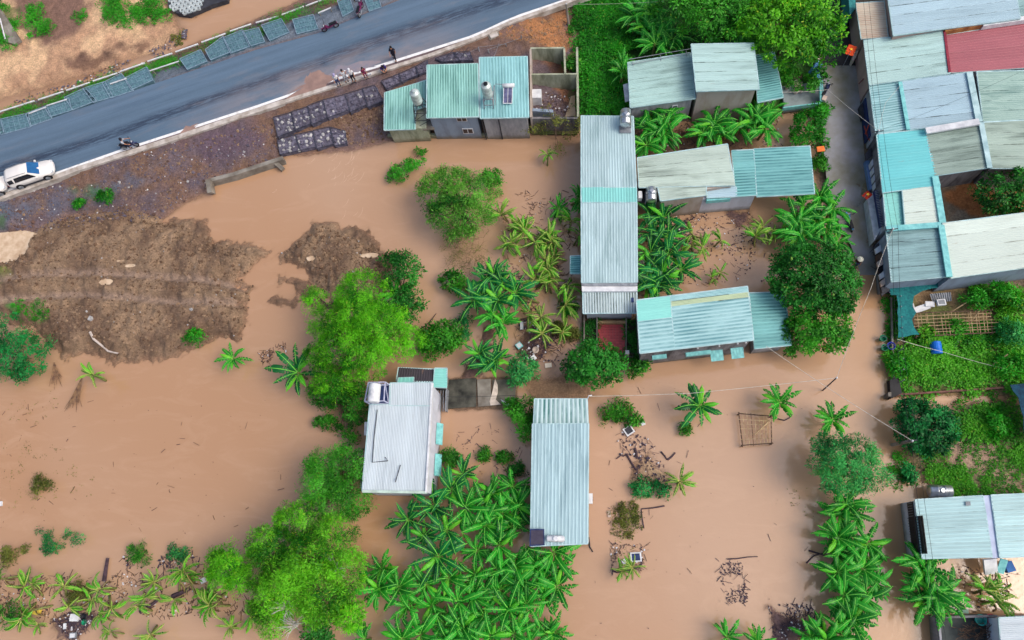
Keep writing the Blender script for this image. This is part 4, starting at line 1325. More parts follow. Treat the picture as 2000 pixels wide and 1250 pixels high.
tree('small upright shrub touching the right side of the acacia', 'shrub', 'shrub', [(960, 350, 1.2, .8, 1.0, .9)], 'mid', .3, 22, 50, .4, .22, tr=.06, z0=0)
tree('dark round leafy tree at the end of the dry lane', 'tree', 'round_tree',
     [(1590, 540, 4.0, 3.3, 2.9, 2.1), (1560, 520, 3.8, 2.0, 1.9, 1.6), (1625, 560, 3.8, 2.0, 2.2, 1.7), (1598, 585, 3.6, 2.4, 1.5, 1.4)], 'dark', .4, 320, 66, .5, .22, tr=.2, narrow=.55, spread=.24)
tree('lighter green lower tree just below the dark round one at the crossing', 'tree', 'round_tree',
     [(1605, 640, 3.0, 2.2, 1.9, 1.6), (1570, 650, 2.6, 1.4, 1.5, 1.2), (1625, 655, 2.6, 1.2, 1.4, 1.2), (1555, 680, 1.8, .8, .7, .7)], 'mid', .45, 130, 60, .5, .22, tr=.14, narrow=.5)
tree('dark citrus tree at the gate of the red patio', 'tree', 'citrus_tree',
     [(1160, 708, 2.6, 2.0, 1.7, 1.5), (1130, 715, 2.4, 1.2, 1.3, 1.1), (1190, 712, 2.4, 1.2, 1.3, 1.1), (1158, 740, 2.0, 1.1, .8, .8)], 'dark', .5, 120, 60, .45, .24, tr=.12, narrow=.5)
tree('spiky low bush right of the patio gate', 'bush', 'bush', [(1244, 715, 1.0, .9, .75, .7)], 'mid', .25, 28, 50, .4, .22, tr=.05)
tree('dark round bush between the bamboo and the banana plants', 'bush', 'bush',
     [(862, 665, 1.5, 1.6, 1.5, 1.1), (880, 650, 1.3, .9, .9, .8), (835, 665, 1.2, .9, .9, .8)], 'mid', .38, 75, 60, .45, .24, tr=.1, narrow=.5)
tree('dark leafy tree behind the tall bamboo on the mud edge', 'tree', 'broadleaf_tree',
     [(785, 530, 2.6, 1.6, 1.7, 1.3), (800, 590, 2.2, 1.3, 1.5, 1.1, -.15), (770, 615, 2.0, 1.6, 1.2, 1.0, -.15), (765, 510, 2, .9, .8, .8)], 'dark', .42, 110, 60, .5, .24, tr=.12)
tree('low rounded shrub at the upper left of the banana clump in mid picture', 'shrub', 'shrub', [(882, 548, 1.0, 1.0, .8, .7), (905, 560, .9, .7, .6, .6)], 'mid', .3, 34, 55, .4, .24, tr=.05)
tree('thin yellowing shrub leaning over the water wall of the roofless rooms', 'shrub', 'thin_shrub',
     [(1045, 255, 1.4, 1.0, .6, .5), (1085, 240, 2.2, 1.0, .7, .5), (1110, 258, 1.4, .9, .7, .5), (1090, 290, .8, .7, .5, .4), (1128, 240, 2.2, .5, .5, .4), (1070, 215, 2.6, .5, .4, .4)], 'olive', .6, 60, 24, .4, .16, tr=.04)
for o in [o for o in COL.objects if o.name.startswith('bare_shrub')]:
    m = MB()
    for k in range(70):
        c = P(R.uniform(875, 945), R.uniform(462, 525), .5); a = R.uniform(0, 6.28); L = R.uniform(.5, 1.3)
        e = Vector((c.x + math.cos(a) * L, c.y + math.sin(a) * L, R.uniform(.2, 1.1)))
        mid = c.lerp(e, .5) + Vector((R.uniform(-.12, .12), R.uniform(-.12, .12), .15))
        m.tube([c, mid, e], [.025, .018, .008], 3, False)
        for _ in range(2):
            q = mid.lerp(e, R.random()); b = a + R.uniform(-1, 1)
            m.tube([q, q + Vector((math.cos(b) * .4, math.sin(b) * .4, .1))], [.012, .006], 3, False)
    m.build('twigs', mk('grey_brown_twigs', A(150, 130, 100), A(110, 92, 70), 4, .9), o)
# bamboo
BK = dict(narrow=.2, droop=.5, var=.22, tipp=.05, spread=.42)
tree('tall lime green bamboo clump above the white roofed house', 'bamboo', 'bamboo_clump',
     [(705, 575, 5.2, 2.2, 2.2, 1.9, .1), (740, 640, 5.6, 2.6, 2.2, 1.8), (680, 680, 5.0, 2.8, 2.2, 1.7, -.05), (715, 700, 5.4, 2.1, 1.6, 1.5, .18), (785, 665, 4.4, 1.7, 1.4, 1.2, .05), (640, 625, 3.6, 1.7, 1.6, 1.2, -.02), (620, 590, 3.0, 1.0, 1.1, .9), (650, 745, 3.6, 1.8, 1.4, 1.1, -.1), (625, 695, 3.4, 1.2, 1.1, .9), (690, 620, 5, 2.2, 1.8, 1.5)], 'lime', .56, 820, 80, .46, .21, tr=.07, stems=6, **BK)
tree('darker low thicket at the foot of the bamboo by the tank frame', 'thicket', 'thicket',
     [(650, 765, 2.0, 2.0, 1.2, 1.0), (700, 790, 1.8, 1.5, 1.8, 1.0), (625, 765, 1.5, 1.0, .9, .8), (675, 830, .9, .6, .9, .5, .1), (685, 855, .7, .5, .6, .4, .15), (640, 790, 1.2, .7, .5, .5)], 'mid', .32, 150, 60, .45, .2, tr=.06, stems=3, narrow=.35)
tree('small floating shrub left of the white roofed house', 'shrub', 'shrub', [(638, 826, .6, .9, .5, .5)], 'mid', .35, 20, 55, .35, .2, tr=.04)
tree('dark green bamboo thicket left of the white house corner', 'bamboo', 'bamboo_clump',
     [(655, 915, 4.0, 2.4, 1.7, 1.5, -.12), (690, 900, 3.6, 1.3, 1.2, 1.1, -.25), (672, 965, 3.8, 2.2, 1.8, 1.4, -.15), (625, 945, 4.2, 1.7, 1.8, 1.4, .15), (638, 985, 4.2, 1.6, 1.2, 1.2, .2), (700, 985, 3, .8, .9, .8, -.15)], 'mid', .55, 380, 78, .46, .2, tr=.07, stems=5, **BK)
tree('large mixed bamboo grove at the bottom between the flooded field and banana grove', 'bamboo', 'bamboo_clump',
     [(585, 1020, 4.4, 1.9, 1.5, 1.3, -.05), (530, 1065, 4.2, 1.8, 1.7, 1.4, .05), (650, 1060, 4.2, 2.2, 1.9, 1.5, -.12), (600, 1090, 4.8, 2.2, 1.9, 1.6, .02), (560, 1130, 5.0, 2.1, 1.9, 1.6, .12), (620, 1150, 5.0, 2.1, 1.9, 1.6, .16), (530, 1170, 4.4, 1.6, 1.9, 1.4, -.02), (675, 1120, 3.8, 1.6, 1.9, 1.3, -.1), (535, 1210, 3.2, 1.6, 1.2, 1.0, .02), (620, 1195, 3.4, 1.4, 1.0, .9, -.1), (500, 1110, 3.6, 1.4, 1.6, 1.1, .05)], 'bright', .58, 940, 80, .46, .21, tr=.07, stems=8, **BK)
tree('round lime bamboo clump at the left end of the grove over the debris', 'bamboo', 'bamboo_clump', [(445, 1108, 3.4, 1.5, 1.5, 1.3, .12), (425, 1095, 3, .9, .9, .8), (470, 1130, 3, 1.0, 1.1, .9)], 'lime', .45, 110, 75, .5, .24, tr=.06, stems=3, **BK)
tree('round lime bamboo clump at the lower right end of the grove', 'bamboo', 'bamboo_clump', [(680, 1200, 3.0, 1.15, 1.1, 1.0, .14), (668, 1180, 2.8, .9, .9, .8)], 'lime', .5, 80, 75, .45, .24, tr=.06, stems=3, **BK)
tree('small dark shrub at the bottom edge below the bamboo grove', 'shrub', 'shrub', [(612, 1232, 1.2, 1.0, .8, .7), (635, 1240, 1, .7, .6, .5)], 'dark', .55, 34, 50, .4, .22, tr=.05)
for (x, y, a) in ((655, 1108, 0), (560, 1185, 1), (575, 1220, 2)):
    c = P(x, y, 4.6)
    m = MB()
    for k in range(26):
        t = R.uniform(0, 6.28); L = R.uniform(.4, 1.2)
        e = c + Vector((math.cos(t) * L, math.sin(t) * L, R.uniform(-.1, .9)))
        m.tube([c + Vector((R.uniform(-.2, .2), R.uniform(-.2, .2), -.3)), c.lerp(e, .6) + Vector((0, 0, .15)), e], [.03, .02, .01], 3, False)
    m.tube([Vector((c.x, c.y, 0)), c], .05, 5)
    tag(m.build_at('dead_branch', M['palebark'], (c.x, c.y, 0)), ['pale dead branch poking from the middle right of the bamboo grove', 'pale dead twigs at the lower edge of the bamboo grove', 'thin pale dead branch over the water under the bamboo grove'][a], 'dead branch')
tree('round dark green bush at the left edge against the mud mound', 'bush', 'large_bush',
     [(30, 690, 2.0, 2.2, 2.2, 1.4), (65, 690, 1.8, 1.6, 1.9, 1.2), (10, 640, 1.8, 1.4, 1.4, 1.0, .05), (50, 725, 1.5, 1.5, 1.0, .9, .12), (-20, 700, 2, 2, 2, 1)], 'deep', .42, 160, 65, .5, .2, tr=.1, narrow=.4)
tree('feathery blue green tree standing in the banana row beside the flooded lane', 'tree', 'feathery_tree',
     [(1655, 905, 3.6, 2.4, 2.0, 1.5, .1), (1620, 890, 3.2, 1.4, 1.5, 1.1), (1690, 915, 3.2, 1.7, 1.4, 1.1), (1655, 945, 3.0, 1.9, 1.1, 1.0, -.05), (1635, 868, 2.8, 1.1, .9, .8)], 'blue', .55, 190, 75, .45, .22, tr=.12, narrow=.25)
tree('dark glossy bush at the corner of the lower garden by the lane', 'bush', 'glossy_bush',
     [(1805, 835, 2.0, 2.2, 1.8, 1.3), (1785, 815, 1.8, 1.3, 1.3, 1.0), (1835, 830, 1.8, 1.3, 1.5, 1.0), (1815, 868, 1.6, 1.5, .9, .9, -.05)], 'deep', .38, 150, 60, .45, .24, tr=.1, narrow=.5)
tree('dark leafy tree in the walled yard behind the mossy double roof', 'tree', 'broadleaf_tree',
     [(1950, 378, 3.2, 1.8, 1.7, 1.3), (1990, 370, 3.4, 1.8, 1.9, 1.4), (1930, 400, 2.6, 1.0, 1.0, .9), (2030, 390, 3, 2, 2, 1.2)], 'dark', .3, 120, 60, .5, .24, tr=.12)
tree('leafy yellow green shrub on the lane edge above the teal carport', 'shrub', 'shrub',
     [(1580, 250, 1.8, 1.4, 1.7, 1.1), (1595, 225, 1.8, .8, .9, .7, .2), (1565, 270, 1.4, .9, 1.0, .7), (1600, 280, 1.4, .7, .8, .6)], 'vine', .38, 80, 55, .45, .22, tr=.07)
tree('potted greenery beside the mint roofed house under the bright tree', 'shrub', 'shrub', [(1540, 150, 1.8, 1.0, .9, .7), (1585, 160, 1.6, .7, .8, .6), (1600, 140, 1.6, .7, .7, .6)], 'mid', .35, 50, 50, .4, .22, tr=.06)
tree('leafy shrub between the concrete path and the ribbed green front', 'shrub', 'shrub',
     [(1020, 805, 1.6, 1.1, 1.1, .9), (1030, 830, 1.3, .8, 1.2, .8), (1002, 800, 1.2, .7, .8, .6)], 'mid', .55, 60, 55, .42, .26, tr=.06, narrow=.35)
tree('papaya like shrub with pale leaves over the debris by the path', 'shrub', 'shrub', [(1020, 720, 1.4, 1.3, 1.1, .8), (1008, 735, 1.2, .8, .7, .6)], 'blue', .6, 44, 50, .42, .24, tr=.05, narrow=.4)
tree('fern like shrub beside the right wall of the white roofed house', 'shrub', 'shrub', [(880, 895, .9, .8, .8, .6)], 'mid', .3, 30, 60, .35, .22, tr=.04, narrow=.25)
tree('pale weak shrub in the water left of the banana clump', 'shrub', 'shrub', [(908, 628, .6, .7, .6, .4), (905, 655, .5, .5, .6, .35)], 'blue', .3, 24, 40, .35, .2, tr=.04)
tree('low creeper on the debris right of the ribbed green front', 'creeper', 'creeper', [(1205, 800, .5, 1.1, .8, .4), (1235, 815, .4, .7, .6, .3), (1190, 815, .4, .7, .5, .3)], 'mid', .3, 50, 50, .4, .2, tr=0, z0=0)
tree('dark creeper patch beside the sand spit and yellow banana plant', 'creeper', 'creeper', [(1255, 952, .45, .9, .75, .35), (1290, 955, .4, .8, .6, .3)], 'deep', .3, 40, 50, .35, .18, tr=0, z0=0)
tree('round patch of drowning weeds below the creeper', 'weeds', 'weed_patch', [(1220, 1015, .12, 1.3, 1.4, .2), (1225, 1000, .15, .9, .9, .2)], 'olive', .25, 60, 34, .3, .16, tr=0, z0=0, flat=.3)
for i, (x, y, r, mt, lb) in enumerate(((945, 888, .45, 'mid', 'small weed tuft in the water between the two lower houses, leftmost'), (985, 895, .6, 'mid', 'weed tuft in the water beside the ice blue roof, middle one'), (1010, 920, .75, 'dark', 'larger dark weed near the left wall of the ice blue roofed house'),
        (1338, 838, .45, 'mid', 'small weed standing below the single large banana plant'), (1110, 605, .8, 'vine', 'curled bright vine in the water left of the long narrow house'), (1090, 640, .6, 'olive', 'thin weed left of the red patio beds'), (1118, 655, .5, 'olive', 'pale weed beside the citrus tree top'),
        (378, 660, .9, 'vine', 'bright green tuft at the lower right edge of the mud mound'), (205, 385, .9, 'vine', 'green tuft alone on the grey gravel slope'), (155, 398, .4, 'vine', 'tiny green sprig left of the tuft on the gravel slope'), (10, 315, .5, 'mid', ''))):
    if lb: tree(lb, 'weed', 'weed', [(x, y, .35 + zat(*P(x, y)[:2]), r, r * .85, .35)], mt, .4, int(10 + 20 * r), 40, .32, .2, tr=0, narrow=.35)
for i, (x, y, r, lb) in enumerate(((120, 1058, 1.5, 'drowned grey green shrub above the left debris strip'), (275, 1075, 1.3, 'drowned leafy shrub in the middle above the debris strip'), (350, 1080, .8, 'small drowned shrub right of the leafy one above the debris strip'), (150, 1160, 1.3, 'brownish shrub tangled in the debris strip'), (85, 950, 1.1, 'floating olive weed mat alone in the flooded field'), (20, 1085, 1.2, 'olive shrub cut by the left edge above the debris strip'), (12, 1200, 1.6, 'dark tangled shrub at the left edge of the debris strip'))):
    tree(lb, 'shrub', 'drowned_shrub', [(x + R.uniform(-22, 22) * r, y + R.uniform(-14, 14) * r, R.uniform(.15, .7), r * R.uniform(.18, .42), r * R.uniform(.18, .4), .3) for _ in range(8)], ['blue', 'mid', 'blue', 'olive', 'olive', 'olive', 'mid'][i], .22, int(34 * r), 34, .35, .18, tr=0, narrow=.3, z0=0)
for i, (x, y, zc, r, mt, lb) in enumerate(((1905, 583, 1.4, 1.0, 'vine', 'leafy shrub behind the garden trellis'), (1962, 578, 1.8, 1.1, 'vine', 'tall shrub at the upper right of the garden'), (1985, 590, 1.6, .8, 'bright', 'yellow green shrub at the right edge of the garden'), (1980, 650, 1.4, 1.0, 'blue', 'pale leaved shrub right of the trellis end'), (1807, 652, .9, .7, 'bright', 'small yellow green shrub left of the blue barrel'),
        (1755, 712, 1.0, .9, 'vine', 'bright bushy shrub at the left end of the weed garden'), (1975, 715, 1.3, 1.1, 'vine', 'bushy shrub beside the thick leaning pole'), (1870, 640, .9, .8, 'mid', 'shrub below the middle of the trellis'), (1776, 924, .6, .55, 'deep', 'small dark shrub under the wires above the white fronted house'), (1950, 830, 1.0, .9, 'vine', 'round shrub by the dark netting'), (1120, 125, 1.6, .7, 'mid', 'shrub growing inside the roofless rooms'), (1612, 215, 1.2, .6, 'mid', 'shrub at the gate pillar on the lane'), (1604, 320, .8, .6, 'mid', 'small shrub under the orange board'))):
    tree(lb, 'shrub', 'shrub', [(x, y, zc, r, r * .9, r * .6), (x + R.uniform(-12, 12), y + R.uniform(-10, 10), zc * .8, r * .6, r * .6, r * .4)], mt, .5, int(26 * r), 48, .4, .24, tr=.05, narrow=.38)
# ---- ground cover: counted by nobody
def cover(name, poly, n, mat, h=.4, size=.2, base=.45, clump=30, crad=.35, narrow=.45, dens=None, lift=0.0, label=None, cat=None):
    SEED[0] += 1
    lv = Leaves(SEED[0])
    w = XY(poly, .4)
    x0, x1 = min(p[0] for p in w), max(p[0] for p in w)
    y0, y1 = min(p[1] for p in w), max(p[1] for p in w)
    k = 0
    while k < n:
        x, y = R.uniform(x0 - .4, x1 + .4), R.uniform(y0 - .4, y1 + .4)
        if not inpoly(w, x + R.gauss(0, .45), y + R.gauss(0, .45)): continue
        v = float(fbm(np.array([x * .55]), np.array([y * .55]), 3, 60)[0])
        if dens is not None and v < dens and R.random() < .85:
            k += .25
            continue
        k += 1
        hh = h * (.3 + 1.5 * max(0, v - .2))
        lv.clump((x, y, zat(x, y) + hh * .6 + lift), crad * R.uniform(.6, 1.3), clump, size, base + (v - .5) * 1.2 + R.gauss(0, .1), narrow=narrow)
    if label:
        c = (sum(p[0] for p in w) / len(w), sum(p[1] for p in w) / len(w), 0)
        return tag(obj(name, lv.mesh(name, LM[mat], c), None, c), label, cat)
    return tag(obj(name, lv.mesh(name, LM[mat], (0, 0, 0))), kind='stuff')
def bush(label, poly, n, mat='grass', h=.8, **kw):
    return cover('bush', poly, n, mat, h, .2, .5, label=label, cat='bush', **kw)
bush('low bush high on the sandy bank right of the concrete slab', [(64, 22), (84, 18), (88, 50), (70, 56)], 36)
bush('bush lower down the sandy bank with a tail of weeds', [(62, 50), (90, 44), (110, 64), (96, 74), (74, 72)], 40)
bush('bush at the very top left corner', [(-6, 10), (12, 8), (14, 32), (-6, 36)], 24)
bush('bush beside the lower end of the leaning concrete slab', [(-6, 74), (14, 72), (34, 88), (10, 96), (-6, 96)], 40)
bush('small yellow green weed on the brown slope', [(152, 30), (168, 30), (168, 46), (154, 44)], 10, 'vine', .4)
bush('bush just right of the leaning concrete slab', [(20, 40), (38, 42), (40, 64), (26, 60)], 20)
bush('long leafy hedge growing over the honeycomb blocks beside the river', [(204, -8), (235, -8), (240, 22), (262, 30), (272, 12), (300, 10), (332, 18), (330, 34), (300, 40), (262, 46), (226, 50), (210, 32)], 190)
bush('leafy tuft above the hedge at the top edge by the blocks', [(282, -10), (306, -10), (304, 8), (288, 10)], 24)
bush('olive tuft beside the dark stone lump by the river', [(338, 66), (352, 62), (356, 80), (344, 84)], 10, 'olive', .3)
cover('vines', [(1118, 12), (1225, 5), (1245, 60), (1235, 110), (1222, 120), (1218, 165), (1228, 200), (1208, 224), (1132, 224), (1130, 70)], 900, 'vine', 1.0, .2, .45)
cover('undergrowth', [(1225, 0), (1640, -20), (1610, 110), (1540, 130), (1500, 100), (1350, 90), (1235, 110)], 420, 'dark', .8, .22, .25)
cover('undergrowth', [(1125, 0), (1160, -10), (1225, 0), (1228, 12), (1130, 20)], 60, 'vine', .5, .2, .6)
cover('weeds', [(1745, 660), (1880, 652), (2010, 640), (2010, 758), (1750, 765), (1742, 700)], 760, 'garden', .6, .24, .52, dens=.44)
cover('weeds', [(1746, 580), (1758, 578), (1760, 655), (1744, 656)], 60, 'vine', .5, .2, .35)
cover('weeds', [(1870, 800), (1985, 790), (1990, 858), (1880, 866)], 200, 'garden', .7, .22, .45)
cover('weeds', [(1800, 880), (1900, 866), (2010, 862), (2010, 965), (1860, 965), (1830, 945)], 520, 'garden', .25, .16, .38, dens=.52, crad=.3)
cover('weeds', [(1758, 880), (1770, 880), (1768, 950), (1758, 950)], 26, 'grass', .3, .18, .5)
cover('weeds', [(1895, 566), (2010, 560), (2010, 660), (1960, 655), (1940, 600), (1890, 590)], 150, 'garden', .8, .22, .5, dens=.4)
cover('weeds', [(1870, 645), (1990, 640), (1990, 665), (1870, 668)], 90, 'vine', .6, .22, .45)
cover('grass', [(0, 222), (200, 155), (380, 96), (500, 50), (650, 0), (670, -8), (690, -6), (540, 60), (400, 112), (200, 180), (0, 240)], 520, 'grass', .35, .2, .5, clump=26, crad=.4, narrow=.2, dens=.45, lift=.1)
cover('weeds', [(30, 596), (92, 596), (92, 622), (40, 618)], 50, 'vine', .2, .14, .5, crad=.25)
cover('bed_plants', [(1141, 630), (1165, 630), (1165, 698), (1141, 698)], 60, 'dark', .4, .14, .4, crad=.22, lift=.3)
cover('bed_plants', [(1225, 630), (1245, 630), (1245, 698), (1225, 698)], 46, 'dark', .4, .14, .4, crad=.22, lift=.3)
cover('floating_weeds', [(-5, 860), (60, 850), (130, 880), (190, 915), (170, 980), (60, 990), (-5, 1000)], 60, 'olive', .02, .12, .2, clump=10, crad=.3, lift=-.05)
cover('floating_weeds', [(0, 760), (100, 770), (120, 810), (30, 830), (0, 830)], 26, 'olive', .02, .12, .2, clump=8, crad=.25, lift=-.05)
cover('floating_weeds', [(1540, 970), (1600, 960), (1600, 1000), (1550, 1005)], 18, 'olive', .02, .12, .3, clump=8, crad=.3, lift=-.05)
cover('floating_weeds', [(1190, 1065), (1250, 1060), (1245, 1100), (1200, 1110)], 20, 'olive', .02, .12, .3, clump=8, crad=.3, lift=-.05)

# ---- banana plants: every leaf a piece of its own
def bananamat(name, a, b, rib=None):
    s = N(name)
    tc = s.n('ShaderNodeTexCoord').outputs['Object']
    oi = s.n('ShaderNodeObjectInfo').outputs['Random']
    c = s.mix(oi, a, b)
    f = s.ramp(s.noise(s.mapping(tc, (26, 1.4, 1)), 1.0, 2), .4, .66)
    c = s.mix(s.math('MULTIPLY', f, .3), c, tuple(x * .62 for x in a))
    s.l(c, s.b.inputs['Base Color'])
    s.b.inputs['Roughness'].default_value = .42
    s.b.inputs['Specular IOR Level'].default_value = .35
    tr = s.n('ShaderNodeBsdfTranslucent')
    s.l(c, tr.inputs['Color'])
    mx = s.n('ShaderNodeMixShader')
    mx.inputs[0].default_value = .3
    s.l(s.b.outputs[0], mx.inputs[1]); s.l(tr.outputs[0], mx.inputs[2])
    s.l(mx.outputs[0], s.t.nodes['Material Output'].inputs['Surface'])
    return s.m
BM = {
 'green': bananamat('banana_green', A(10, 112, 24), A(58, 190, 50)),
 'deep': bananamat('banana_deep', A(8, 84, 36), A(26, 144, 66)),
 'fresh': bananamat('banana_fresh', A(70, 196, 40), A(130, 224, 56)),
 'worn': bananamat('banana_worn', A(50, 140, 26), A(130, 196, 54)),
 'dead': bananamat('banana_dead', A(126, 100, 66), A(90, 72, 56)),
}
M['rib_pale'] = mk('leaf_midrib', A(140, 222, 90), A(104, 200, 72), 3, .5)
M['rib_worn'] = mk('leaf_midrib_yellow', A(196, 200, 110), A(160, 170, 90), 3, .5)
M['stem_green'] = mk('banana_stem', A(128, 150, 80), A(110, 90, 60), 5, .6)
def banana_leaf(seed, L=2.1, W=.56, fold=.22, droop=.9, tatter=.15, mat='green', rib='rib_pale', rise=.8):
    r = random.Random(seed)
    n = 14
    rows = []
    bend = r.uniform(-.18, .18)
    for i in range(n + 1):
        t = i / n
        a = rise - (rise + droop) * t ** 1.15
        rows.append((t, a))
    y = z = x = 0
    pts = []
    for i, (t, a) in enumerate(rows):
        pts.append((x, y, z))
        ds = L * (1 if i else 1) / n
        y += math.cos(a) * ds; z += math.sin(a) * ds; x += bend * ds * t
    m = MB()
    def wd(t):
        if t < .12: return .05
        u = (t - .12) / .88
        return W * .5 * (min(1, u / .12) ** .6) * (1 - max(0, (u - .55) / .45) ** 2.2) + .012
    for i in range(1, n):
        for sgn in (-1, 1):
            t0, t1 = i / n, (i + 1) / n
            w0, w1 = wd(t0), wd(t1)
            if r.random() < tatter * 2.2: w0 *= r.uniform(.6, .95)
            gap = r.uniform(.2, 1.3) if r.random() < tatter * 1.5 else 0
            f = fold * r.uniform(.6, 1.5)
            p0, p1 = Vector(pts[i]), Vector(pts[i + 1]).lerp(Vector(pts[i]), gap * .5)
            sag0, sag1 = -f * w0 * r.uniform(.8, 1.4), -f * w1
            up = Vector((0, 0, .35 * .06))
            q0 = p0 + Vector((sgn * w0 * .55, 0, w0 * .04)); q1 = p1 + Vector((sgn * w1 * .55, 0, w1 * .04))
            e0 = p0 + Vector((sgn * w0, -.04 * t0, sag0)); e1 = p1 + Vector((sgn * w1, -.04 * t1, sag1))
            f1, f2 = [p0, q0, q1, Vector(pts[i + 1])], [q0, e0, e1, q1]
            if sgn > 0: f1, f2 = f1[::-1], f2[::-1]
            m.face(f1[::-1]); m.face(f2[::-1])
    m.mi = 1
    for i in range(n):
        p0, p1 = Vector(pts[i]), Vector(pts[i + 1])
        h = .036 * (1 - .6 * i / n)
        h1 = .036 * (1 - .6 * (i + 1) / n)
        p0, p1 = p0 + Vector((0, 0, .022)), p1 + Vector((0, 0, .022))
        m.face([p0 + Vector((-h, 0, 0)), p0 + Vector((0, 0, h * .8)) , p1 + Vector((0, 0, h1 * .8)), p1 + Vector((-h1, 0, 0))][::-1])
        m.face([p0 + Vector((h, 0, 0)), p0 + Vector((0, 0, h * .8)), p1 + Vector((0, 0, h1 * .8)), p1 + Vector((h1, 0, 0))])
    return m.mesh('leaf', [BM[mat], M[rib]], smooth=True)
LEAFS = {
 'green': [banana_leaf(i, R.uniform(2.2, 2.65), R.uniform(.40, .50), R.uniform(.12, .4), R.uniform(.5, 1.2), R.choice((.1, .25, .45)), 'green') for i in range(10)],
 'deep': [banana_leaf(20 + i, R.uniform(2.2, 2.6), R.uniform(.44, .54), R.uniform(.1, .3), R.uniform(.4, .9), R.choice((.06, .2, .4)), 'deep') for i in range(8)],
 'fresh': [banana_leaf(40 + i, 1.9, .38, .4, R.uniform(.3, .7), .05, 'fresh') for i in range(3)],
 'worn': [banana_leaf(60 + i, R.uniform(1.5, 2.0), R.uniform(.22, .34), .8, R.uniform(.6, 1.5), .5, 'worn', 'rib_worn') for i in range(6)],
 'wornfresh': [banana_leaf(70 + i, 1.8, .32, .6, R.uniform(.5, 1.1), .25, 'fresh', 'rib_worn') for i in range(3)],
 'dead': [banana_leaf(80 + i, 1.6, .26, .9, R.uniform(.9, 1.5), .4, 'dead', 'rib_worn') for i in range(3)],
}
def make_banana(kind, nl, seed, label, group):
    """a plant as first built at the origin; crown of leaves about 2.2 m up"""
    r = random.Random(seed)
    root = thing('banana_plant', (0, 0, 0), label, 'banana plant', group)
    m = MB()
    m.tube([(0, 0, -.6), (.02, 0, .8), (0, .03, 1.9)], [.13, .11, .07], 7)
    obj('stem', m.mesh('stem', M['stem_green'], smooth=True), root)
    for k in range(nl):
        if kind == 'worn': me = r.choice(LEAFS['worn'] if r.random() < .72 else LEAFS['wornfresh'])
        else: me = r.choice(LEAFS[kind] if r.random() < .9 else LEAFS['fresh'])
        a = k * 2.399 + r.uniform(-.35, .35)
        if kind == 'worn': a = seed + r.gauss(0, .75) + (k % 3 == 0) * 2.8
        t = k / max(1, nl - 1)
        tilt = (.55 - .75 * (1 - t)) * .6 + r.uniform(-.3, .3)
        s = (.68 + .35 * (1 - abs(t - .45))) * r.uniform(.85, 1.12)
        obj('leaf', me, root, (math.sin(-a) * .05, math.cos(a) * .05, 1.55 + .35 * t), (tilt, r.uniform(-.25, .25), a), (s * r.uniform(.9, 1.1), s, s))
    if kind == 'worn' or r.random() < .4:
        for k in range(2):
            a = r.uniform(0, 6.28)
            obj('dead_leaf', r.choice(LEAFS['dead']), root, (0, 0, 1.35), (-.9, 0, a), (.8, .8, .8))
    return root
PROTO = {}
def banana(px, py, s, kind, label, group=None, rz=None, tilt=0.0):
    """s scales the plant; px, py is where its heart shows in the photograph"""
    v = R.randrange(7)
    key = (kind, v)
    p = P(px, py, 1.8 * s)
    if key not in PROTO:
        o = PROTO[key] = make_banana(kind, {'green': 12, 'deep': 12, 'worn': 9}[kind] + v % 3, 300 + v * 7 + len(kind), label, group)
    else:
        o = copy_tree(PROTO[key])
    g = min(zat(p.x, p.y), .8)
    o.location = (p.x, p.y, g)
    o.rotation_euler = (tilt * R.uniform(-1, 1), tilt * R.uniform(-1, 1), R.uniform(0, 6.28) if rz is None else rz)
    o.scale = (s, s, s)
    o['label'] = label
    if group: o['group'] = group
    elif 'group' in o: del o['group']
    return o
def grove(pts, kind, label, group, s=(.72, 1.04), tilt=.13):
    for p in pts:
        k = p[3] if len(p) > 3 else kind
        banana(p[0], p[1], R.uniform(*s) * (p[2] if len(p) > 2 else 1), k, label(p[0], p[1], k) if callable(label) else label, group, tilt=tilt)
def dense(x, y, k):
    if k == 'deep': return 'dark leaved banana plant of the dense grove nearest the white roofed house' if y < 1000 else 'dark leaved banana plant at the upper left of the dense grove'
    if y < 1000 : return 'banana plant of the dense grove squeezed against the ice blue roof'
    if x > 1030: return 'banana plant on the open right edge of the dense grove' if y < 1150 else 'banana plant at the lower right of the dense grove'
    if x < 790: return 'banana plant of the dense grove growing against the bamboo'
    if y > 1195: return 'banana plant of the dense grove along the bottom edge'
    return 'banana plant in the heart of the dense grove' if x < 950 else 'banana plant of the dense grove below the solar panel'
def rowlab(x, y, k):
    if y < 900: return 'banana plant right above the feathery blue green tree'
    if y < 1030: return 'banana plant right below the feathery blue green tree'
    if y < 1130: return 'banana plant in the wide middle of the row by the flooded lane'
    return 'banana plant at the low end of the row by the flooded lane' if y < 1220 else 'banana plant of the lane row cut by the bottom edge'
def battered(x, y, k):
    if y < 400: return 'battered banana plant nearest the roofless rooms' if y < 350 else 'greener banana plant at the top of the battered patch'
    if x > 1088: return 'battered banana plant against the wall of the long narrow house'
    if y < 500: return 'battered banana plant right of the lone acacia'
    return 'battered banana plant in the middle tangle left of the side awning' if y < 585 else 'battered banana plant over the dark debris above the path'
def striplab(x, y, k):
    if x < 90: return 'flattened banana plant at the left end of the debris strip'
    if x < 230: return 'flattened banana plant around the trash raft'
    return 'flattened banana plant in the middle of the debris strip' if x < 350 else 'flattened banana plant of the debris strip nearest the lime bamboo'
def behind(x, y, k):
    return 'banana plant under the grey wall of the mint roofed house' if x < 1350 else 'banana plant under the tall beige wall of the mint roofed house'
def toplab(x, y, k):
    if x < 1230: return 'banana plant growing at the left end of the mint roof'
    return 'banana plant in the top left clump under the mid green tree' if x < 1350 else 'banana plant between the top trees and the mint roof'
